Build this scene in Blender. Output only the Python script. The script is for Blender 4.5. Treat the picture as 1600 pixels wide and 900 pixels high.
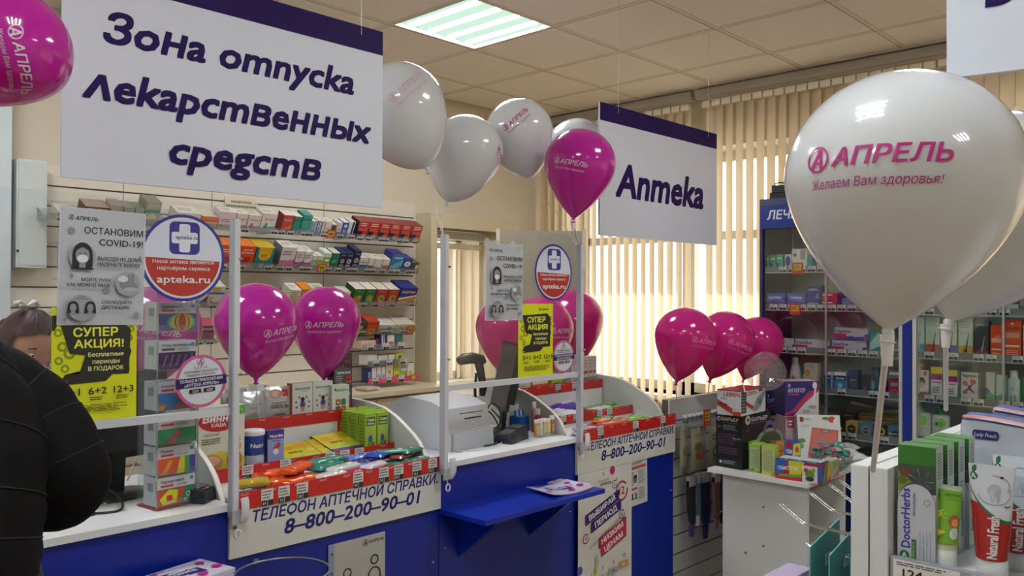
import bpy, math, random
from mathutils import Matrix, Vector
from mathutils.geometry import delaunay_2d_cdt
random.seed(7)
R = math.radians
for o in list(bpy.data.objects): bpy.data.objects.remove(o)
S = bpy.context.scene
COL = S.collection

# ---------------------------------------------------------------- camera
FPX = 1310.2; YAW = R(43.398); PIT = R(0.496); ROL = R(0.207); CAM = Vector((0, 0, 1.6))
_f = Vector((math.cos(YAW)*math.cos(PIT), math.sin(YAW)*math.cos(PIT), math.sin(PIT)))
_r0 = Vector((math.sin(YAW), -math.cos(YAW), 0)); _u0 = _r0.cross(_f)
_r = _r0*math.cos(ROL) + _u0*math.sin(ROL); _u = -_r0*math.sin(ROL) + _u0*math.cos(ROL)
cd = bpy.data.cameras.new('camera'); cam = bpy.data.objects.new('camera', cd); COL.objects.link(cam)
cd.sensor_width = 36; cd.lens = FPX/1600*36; cd.clip_start = 0.05; cd.clip_end = 200
cam.matrix_world = Matrix(((_r.x, _u.x, -_f.x, 0), (_r.y, _u.y, -_f.y, 0), (_r.z, _u.z, -_f.z, CAM.z), (0, 0, 0, 1)))
S.camera = cam
# ---------------------------------------------------------------- view, world, sun
S.view_settings.view_transform = 'Standard'; S.view_settings.look = 'None'
S.view_settings.exposure = 0.38; S.view_settings.gamma = 1; S.view_settings.use_curve_mapping = False
S.cycles.max_bounces = 8; S.cycles.diffuse_bounces = 4; S.cycles.glossy_bounces = 3
S.cycles.transmission_bounces = 4; S.cycles.transparent_max_bounces = 14
S.cycles.caustics_reflective = False; S.cycles.caustics_refractive = False
S.cycles.sample_clamp_indirect = 6; S.cycles.blur_glossy = 0.0
SKY_STRENGTH = 3.4; SUN_STRENGTH = 6.5; TUBE_STRENGTH = 62.0; PANEL_STRENGTH = 0.75
W = bpy.data.worlds.new('sky'); S.world = W; W.use_nodes = True
_n = W.node_tree.nodes; _bg = _n['Background']; _bg.inputs[0].default_value = (1.0, 0.93, 0.82, 1); _bg.inputs[1].default_value = SKY_STRENGTH
_tc = _n.new('ShaderNodeTexCoord'); _sx = _n.new('ShaderNodeSeparateXYZ'); _cr = _n.new('ShaderNodeValToRGB')
W.node_tree.links.new(_tc.outputs['Generated'], _sx.inputs[0]); W.node_tree.links.new(_sx.outputs[2], _cr.inputs[0]); W.node_tree.links.new(_cr.outputs[0], _bg.inputs[0])
_cr.color_ramp.elements[0].position = 0.0; _cr.color_ramp.elements[0].color = (0.75, 0.62, 0.45, 1)
_cr.color_ramp.elements[1].position = 0.6; _cr.color_ramp.elements[1].color = (0.72, 0.82, 1.0, 1)
_e = _cr.color_ramp.elements.new(0.12); _e.color = (1.0, 0.9, 0.74, 1)
sl = bpy.data.lights.new('sun', 'SUN'); sun = bpy.data.objects.new('sun', sl); COL.objects.link(sun)
sl.energy = SUN_STRENGTH; sl.color = (1.0, 0.90, 0.76); sl.angle = R(0.6)
sun.location = (8, 4, 5)
sun.rotation_euler = Vector((-0.70, -0.36, -0.63)).to_track_quat('-Z', 'Y').to_euler()

# ---------------------------------------------------------------- pixel -> point on a real plane of the room
def ray(px, py):
    return _f + _r*((px-800)/FPX) + _u*((450-py)/FPX)
def onX(px, py, X): d = ray(px, py); return CAM + d*(X/d.x)
def onY(px, py, Y): d = ray(px, py); return CAM + d*(Y/d.y)
def onZ(px, py, Z): d = ray(px, py); return CAM + d*((Z-CAM.z)/d.z)
def at(px, py, dep): return CAM + ray(px, py)*dep

# ---------------------------------------------------------------- materials
_mc = {}
def lin(h):
    if isinstance(h, str):
        h = h.lstrip('#'); c = [int(h[i:i+2], 16)/255 for i in (0, 2, 4)]
        return tuple(((x+0.055)/1.055)**2.4 if x > 0.04045 else x/12.92 for x in c) + (1,)
    return tuple(h) + (1,)
def M(col, rough=0.5, metal=0.0, spec=0.5, noise=0.0, nscale=40, bump=0.0, coat=0.0, emit=0.0, trans=0.0, alpha=1.0):
    k = (col, rough, metal, spec, noise, nscale, bump, coat, emit, trans, alpha)
    if k in _mc: return _mc[k]
    m = bpy.data.materials.new('finish_%s' % (col if isinstance(col, str) else 'c')); m.use_nodes = True
    nt = m.node_tree; p = nt.nodes['Principled BSDF']
    c = lin(col); p.inputs['Base Color'].default_value = c
    p.inputs['Roughness'].default_value = rough; p.inputs['Metallic'].default_value = metal
    p.inputs['Specular IOR Level'].default_value = spec; p.inputs['Coat Weight'].default_value = coat
    p.inputs['Coat Roughness'].default_value = 0.05; p.inputs['Transmission Weight'].default_value = trans
    p.inputs['Alpha'].default_value = alpha
    if emit: p.inputs['Emission Color'].default_value = c; p.inputs['Emission Strength'].default_value = emit
    if noise or bump:
        tc = nt.nodes.new('ShaderNodeTexCoord'); nz = nt.nodes.new('ShaderNodeTexNoise'); nz.inputs['Scale'].default_value = nscale; nz.inputs['Detail'].default_value = 4
        nt.links.new(tc.outputs['Object'], nz.inputs['Vector'])
        if noise:
            mx = nt.nodes.new('ShaderNodeMix'); mx.data_type = 'RGBA'
            mx.inputs[6].default_value = tuple(x*(1-noise) for x in c[:3])+(1,); mx.inputs[7].default_value = tuple(min(1, x*(1+noise)) for x in c[:3])+(1,)
            nt.links.new(nz.outputs[0], mx.inputs[0]); nt.links.new(mx.outputs[2], p.inputs['Base Color'])
        if bump:
            b = nt.nodes.new('ShaderNodeBump'); b.inputs['Strength'].default_value = bump; b.inputs['Distance'].default_value = 0.003
            nt.links.new(nz.outputs[0], b.inputs['Height']); nt.links.new(b.outputs[0], p.inputs['Normal'])
    _mc[k] = m; return m
def glassy(name, tint=(0.97, 0.985, 0.99), refl=0.06, rough=0.02, body=0.0, bodycol=(0.8, 0.85, 0.9)):
    if name in _mc: return _mc[name]
    m = bpy.data.materials.new(name); m.use_nodes = True; nt = m.node_tree; nt.nodes.clear()
    o = nt.nodes.new('ShaderNodeOutputMaterial'); t = nt.nodes.new('ShaderNodeBsdfTransparent'); g = nt.nodes.new('ShaderNodeBsdfGlossy')
    t.inputs[0].default_value = tint+(1,); g.inputs['Roughness'].default_value = rough
    lw = nt.nodes.new('ShaderNodeFresnel'); lw.inputs['IOR'].default_value = 1.45
    geo = nt.nodes.new('ShaderNodeNewGeometry')
    ior = nt.nodes.new('ShaderNodeMapRange'); ior.inputs[3].default_value = 1.45; ior.inputs[4].default_value = 1/1.0001*1.45
    mu = nt.nodes.new('ShaderNodeMath'); mu.operation = 'MULTIPLY'; mu.inputs[1].default_value = refl/0.04; mu.use_clamp = True
    # back faces would invert the fresnel: use layer weight facing based curve instead
    l2 = nt.nodes.new('ShaderNodeLayerWeight'); l2.inputs[0].default_value = 0.12
    nt.nodes.remove(lw); nt.nodes.remove(ior); nt.nodes.remove(geo)
    ad = nt.nodes.new('ShaderNodeMath'); ad.operation = 'MULTIPLY_ADD'; ad.inputs[1].default_value = 0.7; ad.inputs[2].default_value = refl; ad.use_clamp = True
    nt.nodes.remove(mu)
    nt.links.new(l2.outputs['Facing'], ad.inputs[0])
    pw = nt.nodes.new('ShaderNodeMath'); pw.operation = 'POWER'; pw.inputs[1].default_value = 3.0
    nt.links.new(l2.outputs['Facing'], pw.inputs[0]); nt.links.new(pw.outputs[0], ad.inputs[0])
    mx = nt.nodes.new('ShaderNodeMixShader'); nt.links.new(ad.outputs[0], mx.inputs[0]); nt.links.new(t.outputs[0], mx.inputs[1]); nt.links.new(g.outputs[0], mx.inputs[2])
    out = mx
    if body:
        d = nt.nodes.new('ShaderNodeBsdfDiffuse'); d.inputs[0].default_value = bodycol+(1,)
        m2 = nt.nodes.new('ShaderNodeMixShader'); m2.inputs[0].default_value = body
        nt.links.new(mx.outputs[0], m2.inputs[1]); nt.links.new(d.outputs[0], m2.inputs[2]); out = m2
    nt.links.new(out.outputs[0], o.inputs[0]); _mc[name] = m; return m
def translucent(name, col, tcol, tw=0.5, gloss=0.0, rough=0.1):
    if name in _mc: return _mc[name]
    m = bpy.data.materials.new(name); m.use_nodes = True; nt = m.node_tree; nt.nodes.clear()
    o = nt.nodes.new('ShaderNodeOutputMaterial'); d = nt.nodes.new('ShaderNodeBsdfPrincipled'); t = nt.nodes.new('ShaderNodeBsdfTranslucent')
    tc = nt.nodes.new('ShaderNodeTexCoord'); nz = nt.nodes.new('ShaderNodeTexNoise'); nz.inputs['Scale'].default_value = 6
    mr = nt.nodes.new('ShaderNodeMix'); mr.data_type = 'RGBA'; c = lin(col)
    mr.inputs[6].default_value = tuple(x*0.96 for x in c[:3])+(1,); mr.inputs[7].default_value = c
    nt.links.new(tc.outputs['Object'], nz.inputs['Vector']); nt.links.new(nz.outputs[0], mr.inputs[0]); nt.links.new(mr.outputs[2], d.inputs['Base Color'])
    d.inputs['Roughness'].default_value = rough; d.inputs['Coat Weight'].default_value = gloss; d.inputs['Coat Roughness'].default_value = 0.01; d.inputs['Specular IOR Level'].default_value = 0.25 if gloss else 0.5
    t.inputs[0].default_value = lin(tcol)
    mx = nt.nodes.new('ShaderNodeMixShader'); mx.inputs[0].default_value = tw
    nt.links.new(d.outputs[0], mx.inputs[1]); nt.links.new(t.outputs[0], mx.inputs[2]); nt.links.new(mx.outputs[0], o.inputs[0])
    _mc[name] = m; return m
def glow(name, col, strength):
    if name in _mc: return _mc[name]
    m = bpy.data.materials.new(name); m.use_nodes = True; nt = m.node_tree; nt.nodes.clear()
    o = nt.nodes.new('ShaderNodeOutputMaterial'); e = nt.nodes.new('ShaderNodeEmission'); e.inputs[0].default_value = col+(1,); e.inputs[1].default_value = strength
    nt.links.new(e.outputs[0], o.inputs[0]); _mc[name] = m; return m
def C_(c): return M(c, 0.45) if isinstance(c, (str, tuple)) else c

# ---------------------------------------------------------------- mesh building
class MB:
    def __init__(s, m=None):
        s.v = []; s.f = []; s.mi = []; s.sm = []; s.mats = []; s.M = m or Matrix()
    def add(s, vs, fs, mat, smooth=False):
        mat = C_(mat)
        if mat not in s.mats: s.mats.append(mat)
        k = s.mats.index(mat); b = len(s.v)
        s.v += [tuple(s.M @ Vector(p)) for p in vs]
        for f in fs: s.f.append(tuple(i+b for i in f)); s.mi.append(k); s.sm.append(smooth)
        return s
    def box(s, x0, y0, z0, x1, y1, z1, mat, F=None, L=None, T=None, B=None):
        v = [(x0,y0,z0),(x1,y0,z0),(x1,y1,z0),(x0,y1,z0),(x0,y0,z1),(x1,y0,z1),(x1,y1,z1),(x0,y1,z1)]
        for f, mm in (((0,1,5,4),F),((2,3,7,6),B),((3,0,4,7),L),((1,2,6,5),None),((4,5,6,7),T),((3,2,1,0),None)):
            s.add([v[i] for i in f], [(0,1,2,3)], mm or mat)
        return s
    def cbox(s, c, sz, mat, rot=None):
        o = s.M
        s.M = o @ Matrix.Translation(c) @ (rot.to_4x4() if rot else Matrix())
        a, b, d = (x/2 for x in sz); s.box(-a, -b, -d, a, b, d, mat); s.M = o; return s
    def bbox(s, x0, y0, z0, x1, y1, z1, r, mat, n=3):
        """box with rounded vertical edges and slightly bevelled top"""
        pts = []
        for cx, cy, a0 in ((x1-r, y1-r, 0), (x0+r, y1-r, 90), (x0+r, y0+r, 180), (x1-r, y0+r, 270)):
            for i in range(n+1): a = R(a0+90*i/n); pts.append((cx+r*math.cos(a), cy+r*math.sin(a)))
        return s.prism(pts, z0, z1, mat)
    def prism(s, pts, z0, z1, mat, mapf=None, smooth=False, cap=True):
        n = len(pts); g = mapf or (lambda x, y, z: (x, y, z))
        v = [g(x, y, z0) for x, y in pts] + [g(x, y, z1) for x, y in pts]
        s.add(v, [(i, (i+1) % n, n+(i+1) % n, n+i) for i in range(n)], mat, smooth)
        if cap: s.add(v, [tuple(range(n-1, -1, -1)), tuple(range(n, 2*n))], mat)
        return s
    def tube(s, path, r, mat, n=8, closed=False, cap=True, flat=1.0):
        P = [Vector(p) for p in path]; rs = r if isinstance(r, (list, tuple)) else [r]*len(P)
        vs = []; up = None; N = len(P)
        for i, p in enumerate(P):
            a = P[i-1] if (i > 0 or closed) else p; b = P[(i+1) % N] if (i < N-1 or closed) else p
            t = (b-a).normalized()
            if up is None: up = t.cross(Vector((0, 0, 1)) if abs(t.z) < 0.9 else Vector((1, 0, 0))).normalized()
            up = (up - t*up.dot(t)).normalized(); w = t.cross(up)
            for k in range(n):
                an = 2*math.pi*k/n; vs.append(tuple(p + up*(math.cos(an)*rs[i]) + w*(math.sin(an)*rs[i]*flat)))
        fs = []
        for i in range(N if closed else N-1):
            for k in range(n):
                j = (i+1) % N; fs.append((i*n+k, i*n+(k+1) % n, j*n+(k+1) % n, j*n+k))
        s.add(vs, fs, mat, True)
        if cap and not closed: s.add(vs, [tuple(range(n-1, -1, -1)), tuple(range((N-1)*n, N*n))], mat)
        return s
    def lathe(s, prof, mat, n=24, c=(0, 0, 0), smooth=True, sx=1, sy=1):
        vs = []; fs = []
        for r, z in prof:
            for k in range(n): a = 2*math.pi*k/n; vs.append((c[0]+r*math.cos(a)*sx, c[1]+r*math.sin(a)*sy, c[2]+z))
        for i in range(len(prof)-1):
            for k in range(n): fs.append((i*n+k, i*n+(k+1) % n, (i+1)*n+(k+1) % n, (i+1)*n+k))
        s.add(vs, fs, mat, smooth)
        if prof[0][0] > 1e-5: s.add(vs, [tuple(range(n-1, -1, -1))], mat)
        if prof[-1][0] > 1e-5: s.add(vs, [tuple(range((len(prof)-1)*n, len(prof)*n))], mat)
        return s
    def cyl(s, c, r, h, mat, n=20): return s.lathe([(r, 0), (r, h)], mat, n, c)
    def build(s, name, parent=None, loc=None, rot=None, origin=False):
        me = bpy.data.meshes.new(name); vs = s.v
        if origin and vs:
            lo = [min(p[i] for p in vs) for i in range(3)]; hi = [max(p[i] for p in vs) for i in range(3)]
            c = ((lo[0]+hi[0])/2, (lo[1]+hi[1])/2, lo[2]); vs = [(p[0]-c[0], p[1]-c[1], p[2]-c[2]) for p in vs]; loc = c
        me.from_pydata(vs, [], s.f)
        for m in s.mats: me.materials.append(m)
        me.polygons.foreach_set('material_index', s.mi); me.polygons.foreach_set('use_smooth', s.sm); me.update()
        o = bpy.data.objects.new(name, me); COL.objects.link(o)
        if parent: o.parent = parent
        if loc is not None: o.location = loc
        if rot is not None: o.rotation_euler = rot
        return o
def tag(o, label, cat, group=None, kind=None):
    if kind: o['kind'] = kind
    if label: o['label'] = label
    if cat: o['category'] = cat
    if group: o['group'] = group
    return o
def thing(name, label, cat, loc=(0, 0, 0), rot=(0, 0, 0), group=None):
    o = bpy.data.objects.new(name, None); COL.objects.link(o); o.location = loc; o.rotation_euler = rot
    o.empty_display_size = 0.05; return tag(o, label, cat, group)
def struct(name, mb):
    o = mb.build(name); o['kind'] = 'structure'; return o

# ---------------------------------------------------------------- flat printing: text and shapes mapped onto a surface
_tx = {}
def text2d(s, bold=0.0, shear=0.0, sp=1.0, res=2):
    k = (s, bold, shear, sp, res)
    if k in _tx: return _tx[k]
    cu = bpy.data.curves.new('t', 'FONT'); cu.body = s; cu.size = 1; cu.offset = bold; cu.shear = shear; cu.space_character = sp
    cu.resolution_u = res
    cu.fill_mode = 'NONE'
    ob = bpy.data.objects.new('t', cu); me = ob.to_mesh()
    vs0 = [(v.co.x, v.co.y) for v in me.vertices]; nx = {}
    for e in me.edges: nx.setdefault(e.vertices[0], []).append(e.vertices[1]); nx.setdefault(e.vertices[1], []).append(e.vertices[0])
    seen = set(); cons = []
    for i in range(len(vs0)):
        if i in seen or i not in nx: continue
        c = [i]; seen.add(i); j = i
        while True:
            k2 = [q for q in nx[j] if q not in seen]
            if not k2: break
            j = k2[0]; seen.add(j); c.append(j)
        if len(c) > 2: cons.append([vs0[q] for q in c])
    def ar(c): return sum(c[i][0]*c[(i+1) % len(c)][1]-c[(i+1) % len(c)][0]*c[i][1] for i in range(len(c)))/2
    def ins(c, x, y):
        r_ = False
        for i in range(len(c)):
            (xa, ya), (xb, yb) = c[i], c[i-1]
            if (ya > y) != (yb > y) and x < (xb-xa)*(y-ya)/(yb-ya)+xa: r_ = not r_
        return r_
    box = [(min(p[0] for p in c), max(p[0] for p in c)) for c in cons]; order = sorted(range(len(cons)), key=lambda i: box[i][0]); groups = []; mx = -9
    for i in order:
        if box[i][0] > mx+1e-4: groups.append([])
        groups[-1].append(cons[i]); mx = max(mx, box[i][1])
    vs = []; fs = []
    for g in groups:
        outer = []; holes = []
        for i, c in enumerate(g):
            inside = [j for j, o_ in enumerate(g) if j != i and abs(ar(o_)) > abs(ar(c)) and all(ins(o_, x, y) for x, y in c) and all(ins(o_, (c[q][0]+c[q-1][0])/2, (c[q][1]+c[q-1][1])/2) for q in range(len(c)))]
            (holes if len(inside) % 2 else outer).append(c)
        V = []; E = []
        for c in g:
            b0 = len(V); V += [Vector(p) for p in c]; E += [(b0+i, b0+(i+1) % len(c)) for i in range(len(c))]
        rr = delaunay_2d_cdt(V, E, [], 0, 1e-6, True); b0 = len(vs); V2 = rr[0]
        vs += [(v.x, v.y) for v in V2]
        for f in rr[2]:
            x = sum(V2[q].x for q in f)/len(f); y = sum(V2[q].y for q in f)/len(f)
            if any(ins(c, x, y) for c in outer) and not any(ins(c, x, y) for c in holes): fs.append(tuple(q+b0 for q in f))
    out = []
    for f in fs:
        a = sum(vs[f[i]][0]*vs[f[(i+1) % len(f)]][1]-vs[f[(i+1) % len(f)]][0]*vs[f[i]][1] for i in range(len(f)))
        out.append(f if a > 0 else f[::-1])
    ob.to_mesh_clear(); bpy.data.objects.remove(ob); bpy.data.curves.remove(cu)
    cap = 0.727
    x0 = min((v[0] for v in vs), default=0); x1 = max((v[0] for v in vs), default=1)
    vs = [((x-x0)/cap, y/cap) for x, y in vs]
    _tx[k] = (vs, out, (x1-x0)/cap); return _tx[k]
class Fr:
    """a rectangle in space: origin o, directions u and v; call it with metres"""
    def __init__(s, o, u, v): s.o = Vector(o); s.u = Vector(u).normalized(); s.v = Vector(v).normalized(); s.n = s.u.cross(s.v)
    def __call__(s, a, b, l=0.0): return tuple(s.o + s.u*a + s.v*b + s.n*l)
class P:
    """paints on mesh mb through map g; coordinates 0..1 of w x h"""
    def __init__(s, mb, g, w=1.0, h=1.0, lift=0.0004, step=0.00012): s.mb = mb; s.g = g; s.w = w; s.h = h; s.l = lift; s.st = step
    def up(s): s.l += s.st
    def poly(s, pts, c, fs=None):
        vs = [s.g(u*s.w, v*s.h, s.l) for u, v in pts]
        if fs is None:
            a = sum(pts[i][0]*pts[(i+1) % len(pts)][1]-pts[(i+1) % len(pts)][0]*pts[i][1] for i in range(len(pts)))
            fs = [tuple(range(len(pts)))] if a > 0 else [tuple(range(len(pts)-1, -1, -1))]
        s.mb.add(vs, fs, c); s.up()
    def r(s, u0, v0, u1, v1, c): s.poly([(u0, v0), (u1, v0), (u1, v1), (u0, v1)], c)
    def rr(s, u0, v0, u1, v1, c, rad=0.2):
        rx = rad*min((u1-u0)*s.w, (v1-v0)*s.h)/s.w; ry = rx*s.w/s.h; pts = []
        for cx, cy, a0 in ((u1-rx, v1-ry, 0), (u0+rx, v1-ry, 90), (u0+rx, v0+ry, 180), (u1-rx, v0+ry, 270)):
            for i in range(5): a = R(a0+22.5*i); pts.append((cx+rx*math.cos(a), cy+ry*math.sin(a)))
        s.poly(pts, c)
    def e(s, u, v, ru, rv, c, n=20, a0=0, a1=360):
        m = n if a1-a0 >= 360 else n+1
        s.poly([(u+ru*math.cos(R(a0+(a1-a0)*i/n)), v+rv*math.sin(R(a0+(a1-a0)*i/n))) for i in range(m)], c)
    def d(s, u, v, r, c, n=20): s.e(u, v, r, r*s.w/s.h, c, n)
    def g_(s, u, v, r, th, c, n=28, a0=0, a1=360):
        k = s.w/s.h; pts = []
        for i in range(n+1):
            a = R(a0+(a1-a0)*i/n); pts.append((u+r*math.cos(a), v+r*k*math.sin(a))); pts.append((u+(r-th)*math.cos(a), v+(r-th)*k*math.sin(a)))
        s.poly(pts, c, [(2*i, 2*i+2, 2*i+3, 2*i+1) for i in range(n)])
    def t(s, u, v, h, st, c, w=None, al='c', b=0.0, sh=0.0, rot=0, sp=1.0):
        if b >= 0.01:      # heavy lettering: stacked copies, each a hair higher
            k = b*0.9*h
            asp = (s.h/s.w)
            for dx, dy in ((-k, -k), (k, -k), (-k, k), (k, k)) + (((0, -k), (0, k), (k, 0), (-k, 0), (0, 0)) if b > 0.042 else ()):
                if rot in (90, -90): s.t(u+dy*1.0, v+dx/asp, h, st, c, w, al, 0.0, sh, rot, sp)
                else: s.t(u+dx*asp, v+dy, h, st, c, w, al, 0.0, sh, rot, sp)
            return
        vs, fs, tw = text2d(st, 0.0, sh, sp)
        H = h*s.h; kx = H if w is None else w*(s.w if not rot in (90, -90) else s.h)/tw
        if rot in (90, -90): H = h*s.w
        if w is None: kx = H
        off = {'l': 0, 'c': -0.5, 'r': -1}[al]*tw*kx; ca, sa = math.cos(R(rot)), math.sin(R(rot))
        pts = []
        for x, y in vs:
            X = x*kx+off; Y = y*H; pts.append((u+(X*ca-Y*sa)/s.w, v+(X*sa+Y*ca)/s.h))
        if fs: s.poly(pts, c, fs)
    def n(s, u0, v0, u1, v1, k, c, seed=0):
        rd = random.Random(seed+k); vs = []; fs = []; st = (v1-v0)/k
        for i in range(k):
            y = v0+st*i; e = u1-(u1-u0)*rd.random()*0.25; x = u0
            while x < e:
                q = min(e, x+(u1-u0)*(0.06+rd.random()*0.16)); b = len(vs)
                vs += [(x, y+st*0.25), (q, y+st*0.25), (q, y+st*0.75), (x, y+st*0.75)]; fs.append((b, b+1, b+2, b+3)); x = q+(u1-u0)*0.025
        s.poly(vs, c, fs)
    def logo(s, u, v, r, c):
        """letter A in a ring"""
        s.g_(u, v, r, r*0.16, c); k = s.w/s.h
        th = r*0.26
        def bar(a, b, w_):
            dx, dy = b[0]-a[0], b[1]-a[1]; L = math.hypot(dx, dy); nx, ny = -dy/L*w_/2, dx/L*w_/2
            s.poly([(u+x, v+y*k) for x, y in ((a[0]+nx, a[1]+ny), (a[0]-nx, a[1]-ny), (b[0]-nx, b[1]-ny), (b[0]+nx, b[1]+ny))], c)
        bar((-0.62*r, -0.70*r), (0.22*r, 0.72*r), th); bar((0.22*r, 0.74*r), (0.34*r, -0.80*r), th); bar((-0.35*r, -0.30*r), (0.32*r, -0.30*r), th*0.8)
    def run(s, ops):
        for o in ops:
            k = o[0]; a = o[1:]; kw = {}
            if a and isinstance(a[-1], dict): kw = a[-1]; a = a[:-1]
            getattr(s, {'g': 'g_', 'p': 'poly'}.get(k, k))(*a, **kw)
INK = '#16161c'; PUR = '#2b1263'; MAG = '#b0207a'; RED = '#c2201f'; WHT = '#e6e6ea'
def carton(name, label, cat, w, d, h, col, F=(), L=(), T=(), side=None, top=None, loc=(0, 0, 0), rz=0.0, tilt=0.0, group=None, yaw=0.0):
    b = MB(); b.box(-w/2, 0, 0, w/2, d, h, C_(side or col), F=C_(col), T=C_(top or col), L=C_(side or col))
    P(b, Fr((-w/2, 0, 0), (1, 0, 0), (0, 0, 1)), w, h).run(F)
    P(b, Fr((-w/2, d, 0), (0, -1, 0), (0, 0, 1)), d, h).run(L)
    P(b, Fr((-w/2, 0, h), (1, 0, 0), (0, 1, 0)), w, d).run(T)
    o = b.build(name); o.matrix_world = Matrix.Translation(loc) @ Matrix.Rotation(rz, 4, 'Z') @ Matrix.Rotation(tilt, 4, 'X') @ Matrix.Rotation(yaw, 4, 'Z')
    return tag(o, label, cat, group)
# ================================================================ ROOM
wallm = M('#d9cdb8', 0.85, noise=0.03, nscale=8, bump=0.15)
tilem = M('#ebe4d6', 0.9, noise=0.03, nscale=60, bump=0.2)
tbar = M('#e0d7c4', 0.7); seam_shade = M('#6b5d4a', 0.9)  # dark strips beside the T-bars: shadow of the tile edges, painted as colour
XW = 5.12; YB = 4.46; X0 = -3.2; Y0 = -3.0; ZC = 3.0
b = MB(); b.box(X0, Y0, -0.1, XW+0.3, YB+0.3, 0, M('#a8937c', 0.35, noise=0.12, nscale=5))
for i in range(18): b.box(X0+i*0.5, Y0, 0, X0+i*0.5+0.006, YB, 0.0008, '#4e4136')
for i in range(16): b.box(X0, Y0+i*0.5, 0, XW, Y0+i*0.5+0.006, 0.0008, '#4e4136')
struct("floor", b)
GX, GY = 3.307, 4.029
LIGHTS = [(2.707, 2.829), (0.307, 2.829), (2.707, 0.429), (0.307, 0.429), (-2.093, 2.829), (-2.093, 0.429), (2.707, -1.971), (0.307, -1.971)]
b = MB(); b.box(X0, Y0, ZC+0.06, XW+0.3, YB+0.3, ZC+0.2, '#6b6256')
for a in range(-12, 5):
    for c in range(-2, 13):
        x = GX+0.6*(a-1); y = GY-0.6*c
        if any(abs(x-lx) < 0.01 and abs(y-ly) < 0.01 for lx, ly in LIGHTS): continue
        x1 = min(x+0.6, 4.93); y1 = min(y+0.6, YB); xa = max(x, X0); ya = max(y, Y0)
        if x1 <= xa or y1 <= ya: continue
        b.box(xa+0.012, ya+0.012, ZC+0.001, x1-0.012, y1-0.012, ZC+0.02, tilem)
for a in range(-12, 4):
    x = GX+0.6*a
    if x > X0: b.box(x-0.012, Y0, ZC-0.002, x+0.012, YB, ZC+0.02, tbar); b.box(x+0.012, Y0, ZC-0.0025, x+0.0145, YB, ZC+0.004, seam_shade)
for c in range(-1, 13):
    y = GY-0.6*c
    if y > Y0: b.box(X0, y-0.012, ZC-0.0015, 4.93, y+0.012, ZC+0.02, tbar); b.box(X0, y+0.012, ZC-0.0025, 4.93, y+0.0142, ZC+0.004, seam_shade)
b.box(4.93, Y0, ZC-0.004, XW, YB, ZC+0.06, tilem)
struct('ceiling', b)
# window wall with two openings
def wall_x(name, x0, x1, y0, y1, holes):
    b = MB(); ys = sorted(set([y0, y1]+[h[0] for h in holes]+[h[1] for h in holes]))
    for a, c in zip(ys, ys[1:]):
        h = [q for q in holes if q[0] <= a+1e-6 and q[1] >= c-1e-6]
        if h: b.box(x0, a, 0, x1, c, h[0][2], wallm); b.box(x0, a, h[0][3], x1, c, ZC+0.1, wallm)
        else: b.box(x0, a, 0, x1, c, ZC+0.1, wallm)
    struct(name, b)
WH = [(2.30, 4.25, 0.9, 2.62), (0.1, 2.18, 0.9, 2.62), (-2.6, -0.3, 0.9, 2.62)]
wall_x('wall_right', XW, XW+0.35, Y0-0.3, YB+0.35, WH)
b = MB()   # back wall, opening of the niche window
for x0, x1, z0, z1 in ((X0, 3.767, 0, ZC+0.1), (4.36, XW, 0, ZC+0.1), (3.767, 4.36, 0, 0.97), (3.767, 4.36, 2.06, ZC+0.1)):
    b.box(x0, YB, z0, x1, YB+0.35, z1, wallm)
struct('wall_back', b)
b = MB(); b.box(X0-0.2, Y0, 0, X0, YB+0.3, ZC+0.1, wallm); struct('wall_left', b)
b = MB(); b.box(X0, Y0-0.2, 0, XW+0.3, Y0, ZC+0.1, wallm); struct('wall_front', b)
pvc = M('#d5d3cc', 0.35); glz = glassy('window_glass', refl=0.05)
for i, (a, c, z0, z1) in enumerate(WH):
    b = MB(); X = XW+0.22
    for q in ((a, z0, c, z0+0.07), (a, z1-0.07, c, z1), (a, z0, a+0.06, z1), (c-0.06, z0, c, z1), ((a+c)/2-0.05, z0, (a+c)/2+0.05, z1), (a, z1-0.62, c, z1-0.56)):
        b.box(X, q[0], q[1], X+0.07, q[2], q[3], pvc)
    fr = struct('window_%d' % (i+1), b)
    g = MB(); g.box(X+0.03, a+0.03, z0+0.03, X+0.036, c-0.03, z1-0.03, glz); o = g.build('window_pane', fr)
    g = MB(); g.box(XW-0.09, a-0.05, z0-0.035, XW+0.22, c+0.05, z0, M('#dcdad3', 0.3)); g.build('window_sill', fr)
b = MB(); X = 0
for q in ((3.767, 0.97, 4.36, 1.03), (3.767, 2.0, 4.36, 2.06), (3.767, 0.97, 3.82, 2.06), (4.31, 0.97, 4.36, 2.06)): b.box(q[0], YB+0.2, q[1], q[2], YB+0.27, q[3], pvc)
fr = struct('window_4', b); g = MB(); g.box(3.8, YB+0.23, 1.0, 4.33, YB+0.236, 2.03, glz); g.build('window_pane', fr)
# portal casing round the niche window
cas = M('#cdbf9f', 0.5)
b = MB(); b.box(3.695, 4.24, 2.075, 4.50, YB, 2.15, cas); b.box(3.695, 4.24, 0.0, 3.75, YB, 2.075, cas); b.box(4.39, 4.24, 0, 4.50, YB, 2.075, cas)
b.box(3.75, 4.22, 2.055, 4.39, 4.25, 2.09, cas); b.box(3.75, 4.26, 0.94, 4.39, YB, 0.985, M('#e4dccb', 0.4))
struct('trim_1', b)
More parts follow.
